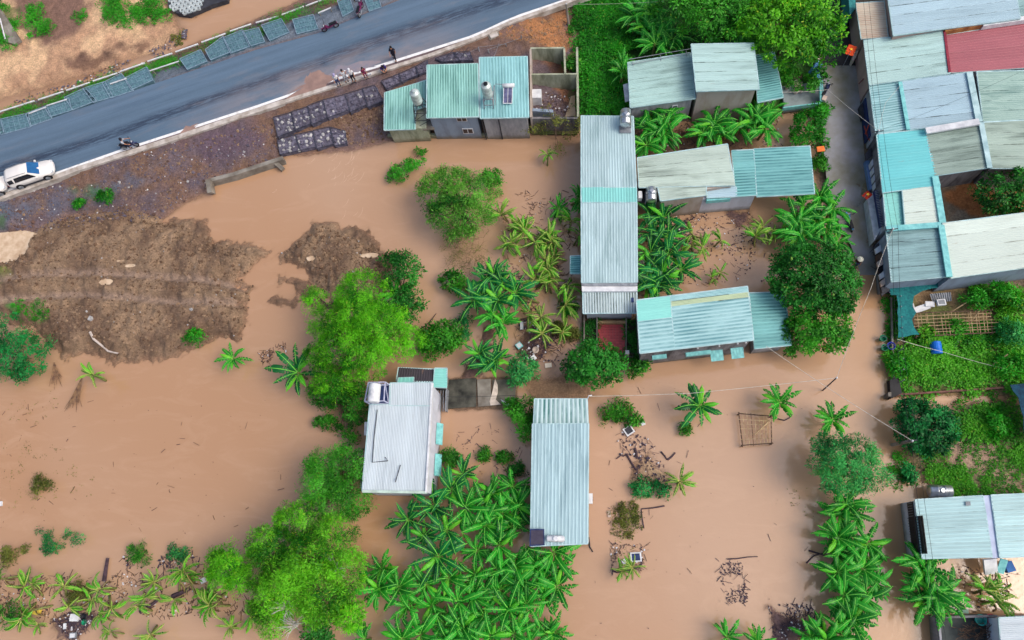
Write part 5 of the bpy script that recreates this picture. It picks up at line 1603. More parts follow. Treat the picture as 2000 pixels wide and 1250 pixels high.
D_, W_ = 'deep', 'worn'
grove([(800, 1010, 1, D_), (850, 985, 1, D_), (885, 960, 1, D_), (905, 930, 1, D_), (830, 1050, 1.1, D_), (870, 1035, 1, D_), (905, 990), (940, 985), (965, 960), (1000, 950), (1012, 985), (985, 1005), (945, 1030), (1000, 1035), (970, 1065), (930, 1075), (850, 1090, 1.1, D_), (750, 1110), (780, 1150), (745, 1150), (800, 1185), (845, 1180), (830, 1140), (880, 1130), (935, 1120), (975, 1110), (1010, 1105), (1050, 1095), (1075, 1080), (1095, 1100, .9), (1060, 1130), (1020, 1140), (975, 1155), (930, 1165), (895, 1180), (860, 1215), (820, 1235), (900, 1225), (945, 1205), (990, 1195), (1030, 1180), (1065, 1165), (1085, 1140, .9), (1005, 1235), (960, 1245), (1070, 1240, .8), (1035, 1250), (715, 1250, .8), (780, 1245), (920, 1255), (875, 1250)],
      'green', dense, 'banana plants in the dense grove')
grove([(1625, 825), (1650, 985), (1665, 1000), (1640, 1010), (1650, 1060), (1635, 1050), (1690, 1060), (1700, 1095), (1665, 1080), (1640, 1090), (1640, 1120), (1680, 1115), (1700, 1140), (1655, 1140), (1645, 1170), (1690, 1165), (1660, 1190), (1665, 1215), (1640, 1235), (1610, 1240), (1580, 1250), (1620, 1250)],
      'green', rowlab, 'banana plants in the row by the flooded lane')
grove([(960, 540), (985, 555), (940, 575), (975, 585), (925, 590), (1000, 570), (945, 550), (965, 620, .9, 'green'), (980, 635, .9, 'green')], 'deep', 'banana plant in the dark clump right of the bare twiggy shrub', 'banana plants in the dark middle clump', (.8, 1.0))
grove([(940, 690), (970, 695), (955, 715)], 'deep', 'banana plant in the trio above the concrete path', 'banana plants above the concrete path', (.8, .95))
grove([(985, 410), (1020, 415), (1010, 440), (1035, 455), (995, 460), (1045, 480), (1010, 480), (1060, 445), (1075, 470), (1095, 465), (1110, 440), (1120, 465), (1060, 505), (1085, 500), (1105, 495), (1040, 520), (1070, 530), (1045, 550), (1075, 560), (1050, 580), (1090, 575), (1035, 595), (1055, 615), (1100, 590), (1048, 650, .9), (1075, 640), (1080, 395, .8, 'green'), (1115, 385, .8, 'green'), (1068, 310, .7), (990, 435)],
      'worn', battered, 'battered banana plants left of the long house', (.8, 1.08), .65)
grove([(1270, 420), (1300, 430), (1265, 455), (1300, 465), (1270, 490), (1310, 500), (1265, 525), (1295, 530), (1325, 525), (1285, 555), (1262, 565)], 'deep', 'banana plant squeezed between the long house and the flooded courtyard', 'banana plants right of the long house', (.85, 1.05))
grove([(1360, 455), (1375, 480), (1400, 470), (1410, 530, .8), (1395, 545, .7), (1355, 480, .9)], 'worn', 'slim ragged banana plant in the flooded courtyard', 'ragged banana plants in the courtyard', (.7, .9), .2)
grove([(1490, 440), (1510, 460), (1525, 445), (1480, 460)], 'worn', 'ragged banana plant on dark debris at the right of the courtyard', 'ragged banana plants by the teal carport', (.7, .9), .2)
grove([(1575, 400), (1600, 390), (1560, 425), (1590, 435), (1625, 410), (1610, 450), (1570, 465), (1635, 470, .8), (1555, 450)], 'green', 'tall banana plant between the teal carport and the round dark tree', 'banana plants by the dry lane', (.9, 1.1))
grove([(1270, 250), (1300, 240), (1260, 280), (1295, 260), (1390, 245), (1375, 265), (1405, 260), (1465, 235), (1490, 250), (1480, 230), (1440, 250), (1505, 220, .8), (1275, 225)], 'green', behind, 'banana plants behind the mint roofed house', (.85, 1.1))
grove([(1262, 30), (1255, 60), (1290, 70), (1275, 95), (1310, 85), (1240, 40), (1265, 5), (1215, 150, .8), (1218, 135, .7), (1415, 60), (1400, 75), (1440, 70, .9), (1295, 50)], 'green', toplab, 'banana plants at the top', (.85, 1.1))
grove([(15, 1125), (60, 1165), (75, 1185), (110, 1180), (105, 1165), (190, 1165), (205, 1150), (260, 1140), (270, 1165), (275, 1195), (330, 1160), (335, 1180), (360, 1140), (365, 1165), (420, 1160), (430, 1185), (415, 1180), (40, 1180), (285, 1225, .9), (60, 1240, .8), (470, 1180, .8), (215, 1205, .9), (225, 1240, .8), (440, 1240, .8), (145, 1185, .9), (5, 1150)],
      'worn', striplab, 'flattened banana plants in the debris strip', (.7, 1.0), .85)
grove([(1808, 1115), (1800, 1140), (1820, 1160), (1830, 1180), (1810, 1175), (1840, 1170), (1795, 1105)], 'green', 'banana plant under the wires below the white fronted house', 'banana plants below the white fronted house', (.85, 1.05))
grove([(1925, 1160), (1945, 1180), (1950, 1150)], 'worn', 'yellowing banana plant above the netted terrace', 'banana plants above the netted terrace', (.8, .95), .15)
banana(1366, 793, 1.0, 'deep', 'single large banana plant standing alone in the flooded field')
banana(1522, 785, .85, 'green', 'banana plant alone in the water beside the bamboo trellis')
banana(1328, 940, .9, 'worn', 'yellow banana plant beside the sand spit in the flooded field')
banana(1235, 1108, .7, 'worn', 'small yellow banana plant beside the white plastic sheets')
banana(1215, 1115, .6, 'worn', 'smallest yellow banana plant lowest beside the dark plastic')
banana(456, 700, .75, 'green', 'small banana plant alone in the flooded field under the mud mound')
banana(582, 728, 1.15, 'deep', 'dark banana plant at the left foot of the tall bamboo')
banana(772, 575, .9, 'green', 'banana plant half hidden by the upper right of the bamboo')
banana(185, 735, .9, 'worn', 'toppled banana plant at the lower edge of the mud mound', tilt=.9)
banana(1085, 1235, .7, 'green', 'banana plant at the right corner of the dense grove by the bottom edge')
banana(1420, 1245, .7, 'green', 'banana plant cut by the bottom edge left of the dark debris')
banana(1480, 1255, .7, 'green', 'second banana plant cut by the bottom edge beside the dark debris')
# ================================================================== things
def zl_(px, py, z=0.0):
    """point on the ground seen at (px, py)"""
    p = P(px, py, z)
    for _ in range(3):
        p = P(px, py, zat(p.x, p.y))
    return p
ROADX = (P(1000, 33, ZR) - P(0, 372, ZR)).normalized()
RANG = math.atan2(ROADX.y, ROADX.x)

# ---- stones for the gabions
M['stone_pale'] = mk('pale_stone', A(190, 190, 190), A(150, 150, 152), 3, .85, rnd=.2)
M['stone_dark'] = mk('dark_stone', A(112, 110, 128), A(74, 70, 84), 3, .85, rnd=.25)
M['stone_blue'] = mk('blue_gravel', A(100, 138, 150), A(74, 108, 124), 5, .85, bump=.5, rnd=.08)
M['wire'] = mk('galvanised_wire', A(150, 176, 196), A(110, 134, 156), 3, .5)
M['wire_dark'] = mk('dark_wire', A(70, 74, 90), A(54, 56, 70), 3, .6)
def rock(m, c, r, seed):
    rr = random.Random(seed)
    a0 = rr.uniform(0, 6.28)
    k = 6
    top = [c + Vector((math.cos(a0 + 6.283 * i / k) * r * rr.uniform(.45, .8), math.sin(a0 + 6.283 * i / k) * r * rr.uniform(.45, .8), r * rr.uniform(.35, .55))) for i in range(k)]
    mid = [c + Vector((math.cos(a0 + 6.283 * i / k) * r * rr.uniform(.8, 1.15), math.sin(a0 + 6.283 * i / k) * r * rr.uniform(.8, 1.15), -r * .3)) for i in range(k)]
    fs = [tuple(range(k))] + [(k + i, k + (i + 1) % k, (i + 1) % k, i) for i in range(k)]
    m.add(top + mid, fs)
def gabion(quad, label, group, pale=.25, z=None, kind='stone', dz=.3):
    q = [zl_(x, y, .6) for x, y in quad] if z is None else [P(x, y, z) for x, y in quad]
    if z is None:
        zz = sum(p.z for p in q) / 4
        q = [Vector((p.x, p.y, .5 * p.z + .5 * zz + dz)) for p in q]
    cen = sum(q, Vector()) / 4
    root = thing('gabion_basket' if kind == 'stone' else 'gravel_mattress', (cen.x, cen.y, cen.z - dz), label, 'gabion', group)
    m = MB()
    lo = [p - Vector((0, 0, dz + .35)) for p in q]
    top = [p - Vector((0, 0, .05)) for p in q]
    m.add(lo + top, [(4, 5, 6, 7), (0, 1, 5, 4), (1, 2, 6, 5), (2, 3, 7, 6), (3, 0, 4, 7)] )
    rr = random.Random(int(cen.x * 97 + cen.y))
    L = ((q[1] - q[0]).length * (q[3] - q[0]).length)
    if kind == 'stone':
        for k in range(int(L * 11)):
            s, t = rr.uniform(.04, .96), rr.uniform(.04, .96)
            p = q[0].lerp(q[1], s).lerp(q[3].lerp(q[2], s), t)
            m.mi = 1 if rr.random() < pale else 0
            rock(m, p + Vector((0, 0, -.06 + rr.uniform(-.04, .05))), rr.uniform(.1, .22), k)
        m.build('stone_fill', [M['stone_dark'], M['stone_pale']], root)
    else:
        for k in range(int(L * 9)):
            s, t = rr.uniform(.03, .97), rr.uniform(.03, .97)
            p = q[0].lerp(q[1], s).lerp(q[3].lerp(q[2], s), t)
            rock(m, p + Vector((0, 0, -.06)), rr.uniform(.08, .17), k)
        m.build('gravel_fill', M['stone_blue'], root)
    w = MB()
    for i in range(4):
        w.bar(q[i] + Vector((0, 0, .06)), q[(i + 1) % 4] + Vector((0, 0, .06)), .05)
        w.bar(q[i] + Vector((0, 0, .06)), lo[i], .035)
    n1, n2 = max(2, int((q[1] - q[0]).length / .5)), max(2, int((q[3] - q[0]).length / .5))
    for i in range(1, n1):
        w.bar(q[0].lerp(q[1], i / n1) + Vector((0, 0, .09)), q[3].lerp(q[2], i / n1) + Vector((0, 0, .09)), .014)
    for i in range(1, n2):
        w.bar(q[0].lerp(q[3], i / n2) + Vector((0, 0, .09)), q[1].lerp(q[2], i / n2) + Vector((0, 0, .09)), .014)
    w.build('wire_basket', M['wire_dark'] if kind == 'stone' else M['wire'], root)
    return root
def zp(l, x0, y0, g=1.0):
    cx, cy = sum(a for a, b in l) / len(l), sum(b for a, b in l) / len(l)
    return [(x0 + (cx + (a - cx) * g) / 2.976, y0 + (cy + (b - cy) * g) / 2.976) for a, b in l]
UPG = [[(105, 690), (212, 658), (238, 770), (140, 812)], [(214, 658), (303, 624), (333, 730), (240, 772)], [(306, 622), (392, 588), (424, 700), (336, 742)], [(395, 588), (520, 558), (556, 650), (428, 702)], [(523, 557), (622, 524), (655, 620), (558, 668)], [(625, 523), (693, 503), (748, 600), (658, 640)],
       [(732, 482), (832, 440), (852, 492), (765, 532)], [(835, 440), (932, 398), (945, 450), (854, 492)], [(935, 396), (1000, 362), (1010, 425), (950, 448)], [(1045, 352), (1150, 318), (1185, 368), (1085, 372)], [(1152, 318), (1245, 312), (1265, 362), (1190, 366)]]
for i, g in enumerate(UPG):
    gabion(zp(g, 500, 0), 'stone filled gabion basket in the upper row of the washed out bank' if i < 6 else 'dark gabion basket in the thin row behind the turquoise roofs', 'gabions of the upper row' if i < 6 else 'gabions behind the turquoise roofs', (.5, .45, .22, .1, .06, .06)[i] if i < 6 else .06)
for i, g in enumerate([[(130, 822), (232, 790), (266, 888), (150, 912)], [(236, 790), (332, 768), (362, 868), (270, 888)], [(336, 766), (432, 744), (462, 850), (366, 880)], [(438, 746), (522, 770), (536, 850), (466, 862)]]):
    gabion(zp(g, 500, 0), 'slumped gabion basket in the lower row at the water edge', 'gabions of the lower row', (.5, .4, .3, .25)[i])
def farlab(x):
    if x < 150: return 'gravel mattress of the far road edge in the run above the white cars'
    if x < 300: return 'gravel mattress of the far road edge in the middle run'
    if x < 500: return 'gravel mattress of the tilted group beside the river'
    return 'gravel mattress alone on bare earth near the maroon motorbikes'
FAR = [(0, [(-160, 738), (-8, 704), (10, 775), (-140, 812)]), (0, [(0, 702), (152, 670), (168, 735), (20, 774)]), (0, [(165, 665), (266, 625), (292, 690), (186, 726)]), (0, [(272, 622), (392, 582), (408, 640), (302, 672)]), (0, [(390, 570), (492, 522), (546, 585), (432, 630)]), (0, [(498, 520), (606, 486), (646, 560), (550, 588)]), (0, [(610, 488), (702, 440), (762, 524), (652, 560)]), (0, [(738, 458), (846, 402), (876, 466), (772, 514)]),
       (0, [(1060, 345), (1160, 300), (1192, 356), (1096, 396)]), (0, [(1206, 290), (1292, 226), (1332, 300), (1232, 340)]), (0, [(1312, 225), (1406, 186), (1446, 265), (1346, 300)]), (0, [(1422, 190), (1500, 172), (1530, 240), (1455, 262)]), (500, [(46, 152), (142, 120), (182, 186), (86, 226)]), (500, [(226, 120), (326, 96), (350, 164), (246, 190)]), (500, [(482, 12), (540, -8), (562, 58), (508, 88)]), (500, [(640, -2), (702, -24), (722, 40), (662, 60)])]
for x0, g in FAR:
    gabion(zp(g, x0, 0, 1.2), farlab(x0 + g[0][0] / 2.976), 'gravel mattresses along the far road edge', kind='gravel', z=1.5)
# white edge beams on the far shoulder
for x0, a, b in [(0, (-40, 662), (200, 586)), (0, (222, 580), (370, 532)), (0, (386, 526), (522, 480)), (0, (540, 472), (682, 425)), (0, (700, 416), (842, 366)), (0, (858, 357), (1002, 310)), (0, (1020, 302), (1152, 256)), (0, (1172, 246), (1312, 195)), (0, (1338, 182), (1460, 140)), (500, (0, 132), (130, 95)), (500, (150, 86), (278, 38)), (500, (290, 34), (400, -6))]:
    p, q = [zl_(x0 + v[0] / 2.976, v[1] / 2.976, .8) for v in (a, b)]
    h = max(p.z, q.z, .6) + .15
    p, q = [P(x0 + v[0] / 2.976, v[1] / 2.976, h) for v in (a, b)]
    t = thing('edge_rail', (p.x, p.y, h - .6), 'white rail length along the outer edge of the grassy road shoulder', 'rail', 'white rails along the grassy shoulder')
    m = MB(); m.bar(p, q, .13, .1); m.build('beam', M['white'], t)
    for e in (.08, .92):
        c = p.lerp(q, e); m = MB(); m.bar(c - Vector((0, 0, .06)), c - Vector((0, 0, 1.3)), .1); m.build('post', M['conc'], t)
for x0, a, b in [(0, (168, 660), (268, 622)), (0, (272, 614), (388, 578)), (0, (640, 488), (735, 456)), (0, (870, 412), (1040, 356)), (500, (362, 76), (436, 44)), (500, (560, -4), (640, -30))]:
    p, q = [P(x0 + v[0] / 2.976, v[1] / 2.976, 1.62) for v in (a, b)]
    t = thing('edge_rail', (p.x, p.y, 1.1), 'white inner rail length at the back of the gravel mattresses', 'rail', 'white inner rails behind the mattresses')
    m = MB(); m.bar(p, q, .09, .09); m.build('beam', M['white'], t)
    for e in (.08, .92):
        c = p.lerp(q, e); m = MB(); m.bar(c - Vector((0, 0, .05)), c - Vector((0, 0, 1.1)), .08); m.build('post', M['conc'], t)

# ---- honeycomb revetment by the river
rv = thing('revetment', P(385, 5, .7), 'revetment of pale concrete blocks with round holes at the river bank', 'revetment')
m = MB()
n = 16
out = [(math.copysign(min(1, abs(math.cos(6.2832 * k / n)) * 1.3), math.cos(6.2832 * k / n)) * .235, math.copysign(min(1, abs(math.sin(6.2832 * k / n)) * 1.3), math.sin(6.2832 * k / n)) * .235) for k in range(n)]
inn = [(math.cos(6.2832 * k / n) * .13, math.sin(6.2832 * k / n) * .13) for k in range(n)]
vs = [(x, y, .08) for x, y in out] + [(x, y, .08) for x, y in inn] + [(x, y, -.12) for x, y in out] + [(x, y, -.12) for x, y in inn]
fs = []
for k in range(n):
    j = (k + 1) % n
    fs += [(k, j, n + j, n + k), (2 * n + k, 2 * n + j, j, k), (n + k, n + j, 3 * n + j, 3 * n + k)]
m.add(vs, fs)
M['block'] = mk('revetment_block', A(196, 206, 208), A(160, 172, 176), 3, .8, rnd=.1)
bm1 = m.mesh('block', M['block'])
m = MB(); m.box((0, 0, 0), (.5, .42, .2)); bm2 = m.mesh('slab', M['block'])
o0 = P(330, 8, .6)
ax = (P(440, -28, .6) - P(330, 8, .6)).normalized(); ay = Vector((-ax.y, ax.x, 0))
for i in range(-1, 15):
    for j in range(-5, 9):
        p = o0 + ax * (i * .5 + (j % 2) * .25) + ay * (j * .46)
        x, y = PX(p)
        if y < -12 or not inpoly([(328, -20), (330, 8), (342, 22), (366, 26), (392, 18), (396, -20)], x, y): continue
        obj('block', bm1, rv, p - off(rv) + Vector((0, 0, R.uniform(-.02, .02))), (0, 0, math.atan2(ax.y, ax.x)))
for i in range(12, 24):
    for j in range(-2, 9):
        p = o0 + ax * (i * .54) + ay * (j * .46 - 1.2)
        x, y = PX(p)
        if y < -12 or not inpoly([(396, -20), (394, 17), (412, 8), (442, 0), (440, -20)], x, y): continue
        obj('slab', bm2, rv, p - off(rv) + Vector((0, 0, R.uniform(-.02, .02))), (0, 0, math.atan2(ax.y, ax.x)))
slab(rv, 'bedding', M['dkgrey'], [(326, -30), (328, 10), (345, 26), (368, 29), (412, 10), (444, 0), (446, -30)], .56, .5)

# ---- concrete pieces by the road
m = MB()
q = [P(x, y, z) for x, y, z in ((-6, 10, 1.8), (4, 22, 1.6), (40, 78, .95), (28, 86, .95), (8, 80, 1.0))]
m.prism([p[:2] for p in q], [p.z - .3 for p in q], [p.z for p in q])
tag(m.build_at('concrete_slab', M['conc'], q[2]), 'long pointed concrete slab leaning on the sandy bank at the left edge', 'slab')
m = MB(); m.tube([P(0, 36, 1.7), P(10, 76, 1.1)], .07); tag(m.build_at('white_pipe', M['white'], P(10, 76, .9)), 'white pipe lying on the leaning concrete slab', 'pipe')
rw = thing('retaining_wall', P(480, 335), 'broken concrete retaining wall holding the gravel bank at the water', 'wall')
w_ = [P(x, y, .9) for x, y in ((552, 308), (500, 325), (455, 340), (408, 352))]
for a, b in zip(w_[:-1], w_[1:]):
    m = MB(); e = (b - a).normalized(); nn = Vector((-e.y, e.x, 0)) * .2
    m.prism([(a - nn)[:2], (b - nn)[:2], (b + nn)[:2], (a + nn)[:2]], -.8, .9); m.build('wall_length', M['conc'], rw)
a, b = P(409, 352, .9), P(413, 378, .5)
m = MB(); m.bar(a, b, .4, .9); m.build('return_wall', M['conc'], rw)
a, b = P(538, 318, .5), P(553, 331, .3)
m = MB(); m.bar(a, b, .4, .4); tag(m.build_at('concrete_beam', M['conc'], b), 'short concrete beam fallen off the end of the retaining wall', 'beam')
dp = thing('drain_pit', P(963, 64, 1.3), 'square concrete drain pit with cracked cover in the gap of the kerb', 'drain')
slab(dp, 'pit_wall', M['conc'], [(946, 56), (967, 49), (978, 71), (957, 79)], 1.45, .9)
slab(dp, 'cover', M['kerb'], [(951, 59), (966, 54), (974, 69), (959, 75)], 1.56, .08)
slab(dp, 'channel', M['black'], [(931, 66), (948, 60), (950, 66), (934, 72)], 1.47, .3)
m = MB()
for a, b in (((934, 92), (940, 114)), ((953, 97), (958, 112)), ((988, 86), (991, 97)), ((1018, 70), (1019, 82))):
    p, q = P(*a, 1.9), P(*b, .7); m.tube([q, p], .05, 6)
for a, b in (((934, 92), (988, 86)), ((953, 97), (1018, 74)), ((965, 110), (975, 84)), ((890, 116), (936, 93))):
    m.tube([P(*a, 1.7), P((a[0] + b[0]) / 2, (a[1] + b[1]) / 2, 1.5), P(*b, 1.7)], .018, 4)
tag(m.build_at('wire_fence', M['grey'], P(960, 100, .8)), 'sagging wire fence of grey stakes behind the turquoise roofed house', 'fence')
for i, (a, b, c) in enumerate((((883, 122), (905, 105), (918, 120)), ((900, 118), (918, 104), (925, 122)), ((860, 130), (890, 107), (905, 112)))):
    m = MB(); m.tube([zl_(*a, .8) + Vector((0, 0, .3)), zl_(*b, .8) + Vector((0, 0, .9)), zl_(*c, .8) + Vector((0, 0, .3))], .03, 5)
    tag(m.build_at('bent_rod', M['wire_dark'], zl_(*a, .8)), 'bent steel rod arching over the dark gabions behind the house', 'rod', 'bent steel rods')

# ---- water tanks
def tank_h(name, c, r, L, axis, mat, label, legs=(), frame=None):
    t = thing(name, c, label, 'water tank')
    m = MB()
    m.lathe([(r * .55, -L / 2 - .1), (r * .9, -L / 2 - .05), (r, -L / 2), (r, -L * .2), (r * 1.03, -L * .19), (r * 1.03, -L * .16), (r, -L * .15), (r, L * .15), (r * 1.03, L * .16), (r * 1.03, L * .19), (r, L * .2), (r, L / 2), (r * .9, L / 2 + .05), (r * .55, L / 2 + .1)], c, 22, axis)
    m.build('tank_body', mat, t, True)
    m = MB(); m.lathe([(.2, r - .02), (.2, r + .05), (.15, r + .09)], (c.x, c.y + (.15 if axis == 'Y' else 0), c.z), 14); m.build('lid', mat, t)
    m = MB()
    e = Vector((0, 1, 0)) if axis == 'Y' else Vector((1, 0, 0))
    s = Vector((1, 0, 0)) if axis == 'Y' else Vector((0, 1, 0))
    for a in (-.35, .35):
        m.bar(c + e * L * a - s * r - Vector((0, 0, r)), c + e * L * a + s * r - Vector((0, 0, r)), .06)
        for b in (-1, 1):
            m.bar(c + e * L * a + s * r * b - Vector((0, 0, r * 1.0)), c + e * L * a + s * r * b - Vector((0, 0, r + .6)), .05)
            m.bar(c + e * L * a + s * r * b - Vector((0, 0, r)), c + e * L * a + s * r * b * .95 - Vector((0, 0, r * .1)), .04)
    for b in (-1, 1):
        m.bar(c - e * L * .45 + s * r * b - Vector((0, 0, r)), c + e * L * .45 + s * r * b - Vector((0, 0, r)), .05)
    m.build('stand', M['grey'], t)
    return t
tank_h('water_tank', P(1222, 230, 5.0), .47, 1.35, 'Y', M['steel'], 'horizontal steel water tank at the top end of the long narrow house')
tank_h('water_tank', P(1272, 380, 3.45), .45, 1.1, 'Y', M['steel'], 'horizontal steel water tank beside the long house and the grey mint roof')
tank_h('water_tank', P(1836, 959, 1.2), .45, 1.5, 'X', M['steel'], 'dented horizontal steel tank in the weeds behind the white fronted house')
tank_h('solar_water_tank', P(1085, 1052, 3.98), .22, 1.15, 'X', M['white'], 'small white water heater tank lying on the ice blue roof')
p = P(1250, 383, 3.0)
m = MB(); m.box(p, (.3, .65, .6)); m.box(p + Vector((.16, 0, 0)), (.02, .5, .45)); tag(m.build_at('air_conditioner', M['white'], p - Vector((0, 0, .3))), 'white air conditioner box beside the steel tank by the long house', 'air conditioner')
# white tank on its open frame, house F
t = thing('tank_tower', P(745, 795, 4.5), 'pale steel frame with a white tank lying on top at the white house corner', 'tank tower')
c = P(731, 768, 6.0)
m = MB(); m.lathe([(.3, -.75), (.44, -.7), (.46, -.66), (.46, .66), (.44, .7), (.3, .75)], c, 20, 'Y'); m.build('tank_body', M['white'], t, True)
m = MB(); m.lathe([(.2, .42), (.2, .52), (.14, .56)], c, 12); m.build('lid', M['white'], t)
m = MB()
B_ = [P(722, 789, 4.5), P(759, 788, 4.5), P(761, 752, 4.5), P(729, 753, 4.5)]
T_ = [Vector((b.x - .1, b.y, 5.5)) for b in B_]
for i in range(4):
    m.bar(B_[i], T_[i], .08); m.bar(T_[i], T_[(i + 1) % 4], .08); m.bar(B_[i], B_[(i + 1) % 4], .08)
    m.bar(B_[i], T_[(i + 1) % 4], .05)
for k in (.33, .66): m.bar(T_[0].lerp(T_[1], k), T_[3].lerp(T_[2], k), .06)
m.build('frame', mk('lilac_steel', A(190, 194, 220), A(160, 164, 190), 3, .5), t)
slab(t, 'deck', M['navy'], [(722, 789), (759, 788), (761, 752), (729, 753)], 4.4, .1)
# upright tanks, house A
def tank_v(name, base, r, h, label, mat, hole=False):
    t = thing(name, base, label, 'water tank')
    m = MB()
    prof = [(r * .9, 0), (r, .08)]
    for k in range(1, 7): prof += [(r, h * k / 7 - .02), (r * .965, h * k / 7), (r, h * k / 7 + .02)]
    prof += [(r, h - .1), (r * .92, h), (r * .45, h + .16)]
    m.lathe(prof, base, 20); m.build('tank_body', mat, t, False)
    m = MB(); m.lathe([(r * .42, h + .15), (r * .42, h + .24), (r * .3, h + .26)], base, 14); m.build('lid' if not hole else 'open_hatch', M['black'] if hole else mat, t)
    return t
M['zinc'] = mk('zinc_tank', A(206, 220, 220), A(160, 176, 176), 3, .4, metal=.3)
b = P(816, 199, 5.0)
tank_v('water_tank', b, .45, 1.4, 'upright zinc water tank on a tall tripod tower over the lowest turquoise roof', M['zinc'])
t = thing('tank_tower', (b.x, b.y, 2.1), 'thin dark lattice tower carrying the upright zinc tank', 'tank tower')
m = MB()
ft = [P(x, y, 2.0) for x, y in ((812, 250), (848, 248), (846, 214), (820, 208))]
tp = [b + Vector((dx * .4, dy * .4, -.03)) for dx, dy in ((-1, -1), (1, -1), (1, 1), (-1, 1))]
for i in range(4):
    m.bar(ft[i], tp[i], .06); m.bar(tp[i], tp[(i + 1) % 4], .06)
    for k in (.33, .66):
        m.bar(ft[i].lerp(tp[i], k), ft[(i + 1) % 4].lerp(tp[(i + 1) % 4], k), .045)
        m.bar(ft[i].lerp(tp[i], k - .33), ft[(i + 1) % 4].lerp(tp[(i + 1) % 4], k), .035)
m.build('lattice', M['dkgrey'], t)
b = P(953, 186, 4.9)
tank_v('water_tank', b, .46, 1.45, 'upright steel tank with dark open hatch on the rightmost turquoise roof', M['zinc'], True)
t = thing('tank_stand', (b.x, b.y, 4.0), 'low steel stand under the tank with the open hatch', 'stand')
m = MB()
for dx in (-.42, .42):
    for dy in (-.42, .42): m.bar(b + Vector((dx, dy, 0)), b + Vector((dx, dy - .3, -1.0)), .06)
for a_, c_ in (((-.42, -.42), (.42, -.42)), ((-.42, .42), (.42, .42)), ((-.42, -.42), (-.42, .42)), ((.42, -.42), (.42, .42))):
    m.bar(b + Vector((*a_, -.04)), b + Vector((*c_, -.04)), .06); m.bar(b + Vector((a_[0], a_[1] - .2, -.6)), b + Vector((c_[0], c_[1] - .2, -.6)), .05)
m.bar(b + Vector((.6, .8, .3)), b + Vector((.6, -.4, -.9)), .05)
m.build('frame', M['grey'], t)
t = thing('solar_heater', P(992, 185, 4.0), 'solar water heater with white tank and dark collector on the turquoise roof', 'solar heater')
c = P(993, 167, 4.75); m = MB(); m.lathe([(.1, -.55), (.19, -.52), (.19, .52), (.1, .55)], c, 14, 'X'); m.build('tank_body', M['white'], t, True)
q = [P(x, y, z) for x, y, z in ((984, 170, 4.65), (1001, 170, 4.65), (1000, 202, 4.1), (983, 202, 4.1))]
m = MB(); m.add([p - Vector((0, 0, .04)) for p in q] + q, [(7, 6, 5, 4), (0, 1, 5, 4)[::-1], (1, 2, 6, 5)[::-1], (2, 3, 7, 6)[::-1], (3, 0, 4, 7)[::-1]]); m.build('collector', mk('collector_tubes', A(110, 112, 150), A(70, 70, 100), 3, .3), t)
m = MB()
for i in range(4): m.bar(q[i], q[(i + 1) % 4], .06)
m.bar((q[0] + q[1]) / 2 + Vector((0, 0, .02)), (q[2] + q[3]) / 2 + Vector((0, 0, .02)), .04)
m.build('frame', M['white'], t)
m = MB(); m.tube([P(965, 168, 4.4), P(968, 164, 4.4), P(984, 165, 4.5)], .03); m.tube([P(964, 205, 4.2), P(964, 168, 4.4)], .03); m.build('pipe', M['grey'], t)

